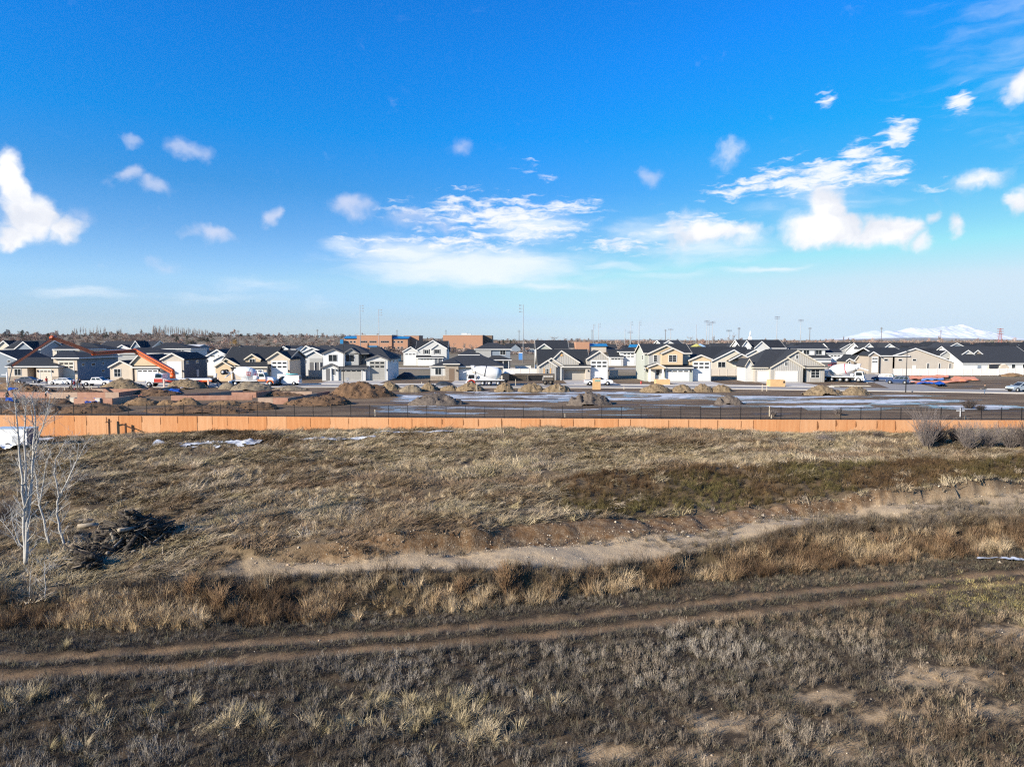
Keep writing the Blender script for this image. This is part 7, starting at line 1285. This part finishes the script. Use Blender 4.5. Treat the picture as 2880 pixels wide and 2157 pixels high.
for x0, zx, zt, w, Y, lb in ((400, 1415, 272, 40, 900, 'slim bare tree left of a pair on the skyline'), (400, 1470, 275, 50, 900, 'slim bare tree right of a pair on the skyline'), (400, 1700, 290, 110, 900, 'pale bare tree above distant white roofs'), (400, 1905, 242, 150, 620, 'large bare tree left of the school'), (400, 1985, 280, 170, 640, 'broad bare tree behind the white cupola'), (400, 2065, 292, 150, 640, 'bare tree right of the broad one before the school'), (800, 175, 300, 120, 620, 'reddish bare tree midway to the school'), (800, 490, 300, 100, 640, 'bare tree by the utility pole left of the school'), (800, 660, 253, 140, 600, 'round crowned bare tree just left of the school'), (800, 330, 335, 120, 640, 'low bare tree right of the utility pole'), (800, 1890, 300, 90, 800, 'small bare tree left of the gymnasium'), (1200, 285, 390, 60, 520, 'first young bare tree before the gymnasium wall'), (1200, 345, 378, 70, 520, 'second young bare tree before the gymnasium wall'), (1200, 492, 370, 80, 520, 'third young bare tree before the gymnasium wall'), (1200, 570, 380, 70, 520, 'fourth young bare tree before the gymnasium wall'), (1200, 650, 398, 80, 520, 'fifth young bare tree before the gymnasium wall'), (1200, 1640, 300, 200, 1000, 'wide faint bare tree right of the middle pole'), (1200, 1800, 312, 90, 1000, 'faint bare tree above the sage house'), (1600, 1190, 318, 110, 900, 'bare tree above the tan two storey house left side'), (1600, 1285, 318, 80, 900, 'bare tree above the tan two storey house right side'), (1600, 1590, 296, 110, 800, 'bare tree by the thin mast'), (1600, 1860, 285, 110, 800, 'bare tree behind the clustered light poles'), (1600, 2070, 280, 120, 700, 'bare tree left in the tight group above the long roof'), (1600, 2140, 255, 150, 700, 'tallest bare tree above the long white house roof'), (2000, 300, 345, 90, 600, 'low bare tree left of the pale gables'), (2000, 935, 350, 90, 560, 'reddish bare tree beside the tall right light pole'), (2000, 1015, 342, 110, 560, 'bare tree left of the white two storey house'), (2400, 2150, 355, 120, 900, 'bare tree at the right edge of the skyline')): tree('bare', x0, zx, zt, w, Y, lb)
for x0, zx, zt, w, Y, lb in ((800, 1085, 388, 60, 520, 'dark evergreen before the school windows'), (1200, 990, 345, 70, 800, 'evergreen right of the gymnasium'), (1200, 1088, 347, 60, 800, 'second evergreen right of the gymnasium'), (1200, 940, 362, 60, 800, 'small evergreen against the gymnasium corner'), (2000, 460, 345, 50, 700, 'small evergreen left of the steeple'), (2000, 660, 340, 50, 700, 'small evergreen right of the steeple'), (2000, 710, 342, 40, 700, 'tiny evergreen farther right of the steeple'), (2400, 2000, 372, 60, 800, 'small evergreen right of the red tower'), (2000, 315, 375, 60, 600, 'dark evergreen by the low bare tree')): tree('evergreen', x0, zx, zt, w, Y, lb)
for kk in PROTO.values():
    for p in kk:
        if p.name not in used and p.get('label') == 'tree':
            for c in list(p.children): bpy.data.objects.remove(c)
            bpy.data.objects.remove(p)
# the far wooded band that reads as one mass
a, b = tree_mesh(4242, 8, 4, .05, .75, .18, .07, (3, 4)); a, b = scaled((a, b), 8)
def wmass(name, mb, m_):
    V = np.array(mb.v); me = bpy.data.meshes.new(name); me.from_pydata(mb.v, [], mb.f); me.materials.append(m_); return bpy.data.objects.new(name, me)
T_FAR = [wmass('far_tree', scaled(tree_mesh(4300 + i, 8, 4, .05, .8, .2, .09, (3, 5)), 8)[1], BLM) for i in range(4)]
r_ = np.random.default_rng(77); n = 7000; Y = 430 * np.exp(r_.uniform(0, 1.9, n)); X = r_.uniform(-.95, .95, n) * Y; left = np.clip((-X / Y + .1) * 1.6, 0, 1); k = r_.uniform(size=n) < (.62 + .5 * left * np.clip(fbm(X * .004, Y * .004, 5, 3) * 3 + .6, .1, 1)); X, Y = X[k], Y[k]
scatter('distant_woodland', np.stack([X, Y, terrain(X, Y)], -1), T_FAR, vary(pal(r_.uniform(0, 1, len(X)), [(.26, .2, .17), (.36, .29, .25), (.33, .22, .18), (.12, .12, .09)]), 31, .3), np.stack([r_.uniform(.7, 1.6, len(X)), r_.uniform(.7, 1.6, len(X)), r_.uniform(.35, 1.0, len(X)) * np.clip(Y / 1300, .5, 1.2) * np.exp(r_.normal(0, .33, len(X)))], -1), None, .03, 33)  # tints lightened: the fade of distance is put into the colour
farrow(300, -200, 420, 6.0, 'behind the boom', gap=4); farrow(300, 430, 1000, 5.4, 'between barn and school', gap=5); farrow(420, 2000, 3050, 7.6, 'in right skyline row', (20, 30), gap=1.5); farrow(560, 2150, 3050, 8.0, 'in right horizon row', (24, 34), gap=2); farrow(480, 1420, 1760, 6.5, 'behind the sage house', gap=4)
# ------------------------------------------------------------------ snowy mountains and foothills
M_MT = mat('snow_mountain', (.45, .51, .6), .9, .2, .0012, col2=(.62, .66, .73)); M_FH = mat('foothill', (.16, .15, .13), .95, .25, .002, col2=(.3, .3, .3))  # snow colour dulled and blued, painting in the fade of distance
def ridge(name, prof, Y0, D, m, seed, rough):
    px = np.linspace(prof[0][0], prof[-1][0], 260); py = np.interp(px, [p[0] for p in prof], [p[1] for p in prof]); v = np.linspace(-1, 1, 40); PX, Vv = np.meshgrid(px, v); PY = np.meshgrid(py, v)[0]
    Yc = Y0 + D; H = np.array([at_depth(a, b, Yc)[2] for a, b in zip(px, py)]); Hh = np.meshgrid(H, v)[0]; Yy = Yc + Vv * D; X = (PX - CX) / F * Yc
    rg_ = 1 - np.abs(Vv); z = np.maximum(Hh, 0) * rg_ ** .9 * (1 + rough * fbm(X / D * 9, Yy / D * 4, seed, 5, .6) * (1 - rg_ * .75) * 2); z = np.where(rg_ <= 0.001, -12, z - 2)
    i = np.arange(PX.size).reshape(PX.shape); q = np.stack([i[:-1, :-1], i[:-1, 1:], i[1:, 1:], i[1:, :-1]], -1).reshape(-1, 4); o = npmesh(name, np.stack([X, Yy, z], -1).reshape(-1, 3), q, m, True, 'structure'); return o
zp = lambda x0, L: [ZP(x0, a, b) for a, b in L]
ridge('mountains', zp(2000, [(1450, 372), (1650, 345), (1800, 318), (1950, 262), (2060, 228)]) + zp(2400, [(255, 222), (330, 246), (420, 228), (590, 240), (720, 192), (880, 186), (915, 212), (1040, 188), (1180, 166), (1400, 156), (1480, 192), (1600, 212), (1770, 288), (1950, 345), (2150, 372)]), 9000, 900, M_MT, 5, .5)
ridge('foothills', zp(2000, [(900, 372), (1300, 352), (1800, 340), (2200, 330)]) + zp(2400, [(500, 322), (1000, 318), (1500, 330), (2000, 345), (2300, 350), (2700, 360)]), 7200, 500, M_FH, 8, .6)
ridge('foothills', zp(1200, [(800, 372), (1300, 352), (1800, 348)]) + zp(1600, [(700, 345), (1100, 345), (1600, 350), (2100, 360)]), 6400, 450, M_FH, 9, .6)
# ------------------------------------------------------------------ white barked saplings at the left
def sapling(px, py, stems, label, seed):
    """stems: polylines of photo points; every stem a trunk with its own side branches"""
    x, y, z = onground(px, py); o = thing('aspen_tree', (x, y, z), label, 'tree', 'bare white barked trees at the left'); r = random.Random(seed); tw = MB()
    for k, st in enumerate(stems):
        dy = r.uniform(-.5, .5); P = []
        for i, (a, b) in enumerate(st): P.append(Vector(at_depth(a, b, y + dy * i / len(st) + r.uniform(-.08, .08))) - Vector((x, y, z)))
        P[0].z = min(P[0].z, -.15) if k == 0 else P[0].z
        L = sum((q - p).length for p, q in zip(P[:-1], P[1:])); r0 = .0115 * L ** .95
        Q, RR = [], []
        for i in range(len(P) - 1):
            for t in (0, .33, .66): Q.append(P[i].lerp(P[i + 1], t) + Vector((r.uniform(-.03, .03), r.uniform(-.05, .05), 0)) * (1 if Q else 0))
        Q.append(P[-1]); RR = [r0 * (1 - .88 * i / (len(Q) - 1)) + .006 for i in range(len(Q))]
        MB().tube(Q, RR, 7).build('trunk', M_ASPEN, o, off=(0, 0, 0))
        n = int(L * 4)
        for _ in range(n):
            j = r.randint(1, len(Q) - 2); t = r.random(); p = Q[j].lerp(Q[j + 1], t); ax = (Q[j + 1] - Q[j]).normalized(); nn = Matrix.Rotation(r.uniform(0, 6.283), 3, ax) @ ax.orthogonal().normalized(); o1, o2 = [], []
            grow(r, p, (ax * .6 + nn * .75).normalized(), r.uniform(.5, 1.5) * (.5 + .6 * (1 - j / len(Q))), max(.007, RR[j] * .4), 2, o1, o2, .09, .55, 4, (1, 2), .35)
            for pts, rs in o1 + o2: tw.tube(pts, [max(q, .0055) for q in rs], 4, cap=False)
    tw.build('branches', M_ASPEN, o, off=(0, 0, 0), kind='stuff'); return o
zz = lambda L: [(a / 2.301, 1140 + b / 2.301) for a, b in L]
sapling(72, 1592, [zz([(165, 1040), (158, 820), (150, 560), (128, 300), (110, 60), (90, -80)]), zz([(168, 1035), (182, 760), (205, 480), (222, 250), (228, 80), (200, -60)]), zz([(175, 720), (165, 480), (158, 220), (165, 20), (160, -70)]), zz([(215, 330), (260, 180), (300, 60), (325, -60)]), zz([(222, 230), (290, 120), (385, 30)]), zz([(222, 140), (200, 20), (215, -70)])], 'tallest multi stemmed white barked tree at the left edge', 1)
sapling(139, 1533, [zz([(322, 908), (290, 790), (258, 640), (235, 480), (222, 380), (240, 240)]), zz([(258, 640), (285, 480), (300, 380), (330, 290)]), zz([(262, 620), (215, 560), (190, 520)])], 'middle slim white barked tree beside the tallest one', 2)
sapling(183, 1538, [zz([(422, 915), (385, 800), (368, 700), (378, 590), (350, 440), (362, 350), (430, 220)]), zz([(380, 610), (420, 520), (470, 410), (520, 310), (600, 190)]), zz([(385, 590), (440, 490), (500, 350), (510, 240)])], 'right forked white barked tree left of the brush pile', 3)
sapling(35, 1545, [zz([(140, 930), (90, 780), (60, 640)]), zz([(130, 930), (60, 800), (0, 740)]), zz([(135, 940), (110, 820), (105, 700)])], 'small sprawling white barked sapling at the left edge', 4)
sapling(127, 1690, [zz([(294, 1270), (290, 1120), (286, 1010)])], 'single thin pale sapling standing in the ditch weeds at left', 5)
sapling(82, 1690, [zz([(185, 1270), (192, 1160), (200, 1060)])], 'short reddish thin sapling left of the pale one', 6)
# brush pile of cut logs
def brush(px, py, wpx, hm, dm, nl, nt, label, seed, big=True):
    x, y, z = onground(px, py); Wd = wpx * y / F; y += dm * .4; z = gz(x, y); o = thing('brush_pile', (x, y, z), label, 'brush pile', 'brush piles'); r = random.Random(seed); st = lambda: (r.gauss(0, .36) * Wd / 1.5, r.gauss(0, .36) * dm / 1.5)
    tw = MB()
    for i in range(nl + nt):
        a, b = st(); e = max(0, 1 - math.hypot(a / (Wd * .55), b / (dm * .55))); c = Vector((a, b, hm * e ** .8 * r.uniform(.3, 1) + .08)); f = r.uniform(0, 6.283); d = Vector((math.cos(f), math.sin(f), r.uniform(-.75, .9))).normalized(); zz_ = gz(x + a, y + b) - z; c.z += zz_
        if i < nl: L, rr = r.uniform(.8, 2.4), r.uniform(.05, .17); MB().tube([c - d * L / 2, c + Vector((0, 0, r.uniform(-.1, .1))), c + d * L / 2], [rr, rr * .9, rr * .7], 7).build('log', M_LOG if r.random() < .88 else M_LOGP, o, off=(0, 0, 0))
        else:
            L, rr = r.uniform(.6, 2.0), r.uniform(.01, .03); m = Vector((r.uniform(-.2, .2), r.uniform(-.2, .2), r.uniform(0, .25))); tw.tube([c - d * L / 2, c + m, c + d * L / 2 + m * .5], [rr, rr * .8, rr * .4], 3, i % 9 == 0 and 1 or 0)
    tw.build('twigs', [M_LOG, M_LOGP], o, off=(0, 0, 0), kind='stuff'); return o
brush(345, 1555, 215, 2.1, 3.2, 85, 520, 'big dark pile of cut logs and branches right of the white trees', 11); brush(262, 1580, 150, .7, 1.8, 26, 320, 'low tail of dark branches trailing from the big pile', 12); brush(236, 1606, 55, .75, 1.0, 8, 160, 'small dark tangle of branches below the big pile', 13)
x, y, z = onground(245, 1478)
for i, (a, b, L, f) in enumerate(((228, 1472, 1.5, .25), (248, 1484, 1.2, .35))): x, y, z = onground(a, b); o = MB().tube([(-L / 2, 0, .14), (0, .03, .17), (L / 2, 0, .15)], [.16, .15, .13], 8).build('log', M_LOGP, None, (0, 0, 0)); o.location = (x, y, z); o.rotation_euler = (0, 0, f); tag(o, ('upper', 'lower')[i] + ' bleached log lying left of the big brush pile', 'log')
# bare bushes
M_BUSH = mat('grey_bush_twigs', (.22, .185, .17), .9, .25, 1.2); M_BUSHD = mat('dark_bush_twigs', (.1, .08, .072), .9, .25, 1.2)
def bush(px, py, w, h, label, m, seed, n=None, col=None):
    x, y, z = onground(px, py) if isinstance(px, (int, float)) else px; s = y / F; r = random.Random(seed); W2, H = w * s / 2, h * s; o1 = MB(); rr = max(.008, y * .00013)
    for i in range(n or 110):
        f = r.uniform(0, 6.283); q = math.sqrt(r.random()); d = Vector((math.cos(f) * q * W2 / H, math.sin(f) * q * W2 / H, 1)); a, b = [], []
        grow(r, Vector((d.x * .25 * H * r.random(), d.y * .25 * H * r.random(), -.1)), d.normalized(), H * r.uniform(.55, .85), rr * 1.5, 1, a, b, .06, .45, 3, (2, 4), .5)
        for pts, rs in a + b: o1.tube(pts, [max(v, rr) for v in rs], 3, cap=False)
    o = o1.build('bare_bush', m, None, (0, 0, 0)); o.location = (x, y, z); tag(o, label, 'bush', 'bare bushes'); return o
for a in ((2605, 1262, 90, 95, 'tall pale bare bush leftmost in the thicket by the wall', M_BUSH, 1), (2640, 1256, 60, 60, 'dense dark bush second in the thicket by the wall', M_BUSHD, 2), (2690, 1250, 55, 48, 'dark bush third in the thicket by the wall', M_BUSHD, 3), (2722, 1270, 60, 72, 'pale upright bush in the middle of the thicket', M_BUSH, 4), (2780, 1262, 80, 62, 'low broad bush right of the middle of the thicket', M_BUSH, 5), (2842, 1264, 80, 66, 'grey bush near the right edge of the thicket', M_BUSH, 6), (2885, 1268, 60, 70, 'bush cut by the right edge of the thicket', M_BUSHD, 7), (2320, 1245, 90, 26, 'low grey bush left of the thicket by the wall', M_BUSH, 8), (2470, 1236, 30, 22, 'small dark bush in the grass below the wall', M_BUSHD, 9), (250, 1365, 110, 42, 'smoky dark bush in the meadow right of the white trees', M_BUSHD, 10), (20, 1470, 100, 60, 'dark bush at the left edge behind the white trees', M_BUSHD, 11), (2400 + 1500 / K, 880 + 1240 / K, 60, 28, 'round bush behind the fence at right', M_BUSHD, 12), (2400 + 1640 / K, 880 + 1260 / K, 34, 16, 'small bush beside the round one behind the fence', M_BUSHD, 13), (2000 + 800 / K, 880 + 1420 / K, 26, 16, 'grey bush hanging over the wall under the batten house', M_BUSH, 14), (2000 + 1650 / K, 880 + 1400 / K, 30, 18, 'grey bush over the wall left of the street lamp', M_BUSH, 15), (1200 + 30 / K, 1075, 10, 6, 'dry weed clump beside the stone entry', M_BUSH, 16)): bush(*a)
for i, (px, py, w, h, lb) in enumerate(((1422, 1668, 46, 100, 'tall rust brown weed clump in the middle of the ditch'), (540, 1690, 44, 92, 'tall rust brown weed clump at left in the ditch'), (622, 1720, 60, 85, 'broad rust brown weed clump right of the left one'), (2482, 1545, 46, 55, 'dark rust weed clump on the right ditch bank'), (2660, 1545, 70, 60, 'broad rust weed clump farthest right on the ditch bank'), (1868, 1625, 36, 70, 'thin rust weed clump where the road meets the ditch'), (1300, 1672, 60, 60, 'low rust weed clump left of the tall middle one'))):
    o = bush(px, py, w * .9, h * .78, lb, mat('rust_weed', (.19, .11, .06), .9, .35, 2, col2=(.33, .22, .125)), 40 + i, 90); o.name = 'weed_clump'; tag(o, lb, 'weed clump', 'rust brown weed clumps')
# ------------------------------------------------------------------ thin winter haze over the plain
o = MB().box(-11500, 11500, -3500, 11800, -34, 300).build('haze', [], None, (0, 0, 0), kind='stuff')
hm = bpy.data.materials.new('haze_air'); hm.use_nodes = True; ht = hm.node_tree; ht.nodes.remove(ht.nodes['Principled BSDF']); pv = ht.nodes.new('ShaderNodeVolumePrincipled'); pv.inputs['Density'].default_value = 1.4e-5; pv.inputs['Color'].default_value = (.86, .92, 1.0, 1); pv.inputs['Anisotropy'].default_value = 0.2
ht.links.new(pv.outputs[0], ht.nodes['Material Output'].inputs['Volume']); o.data.materials.append(hm)
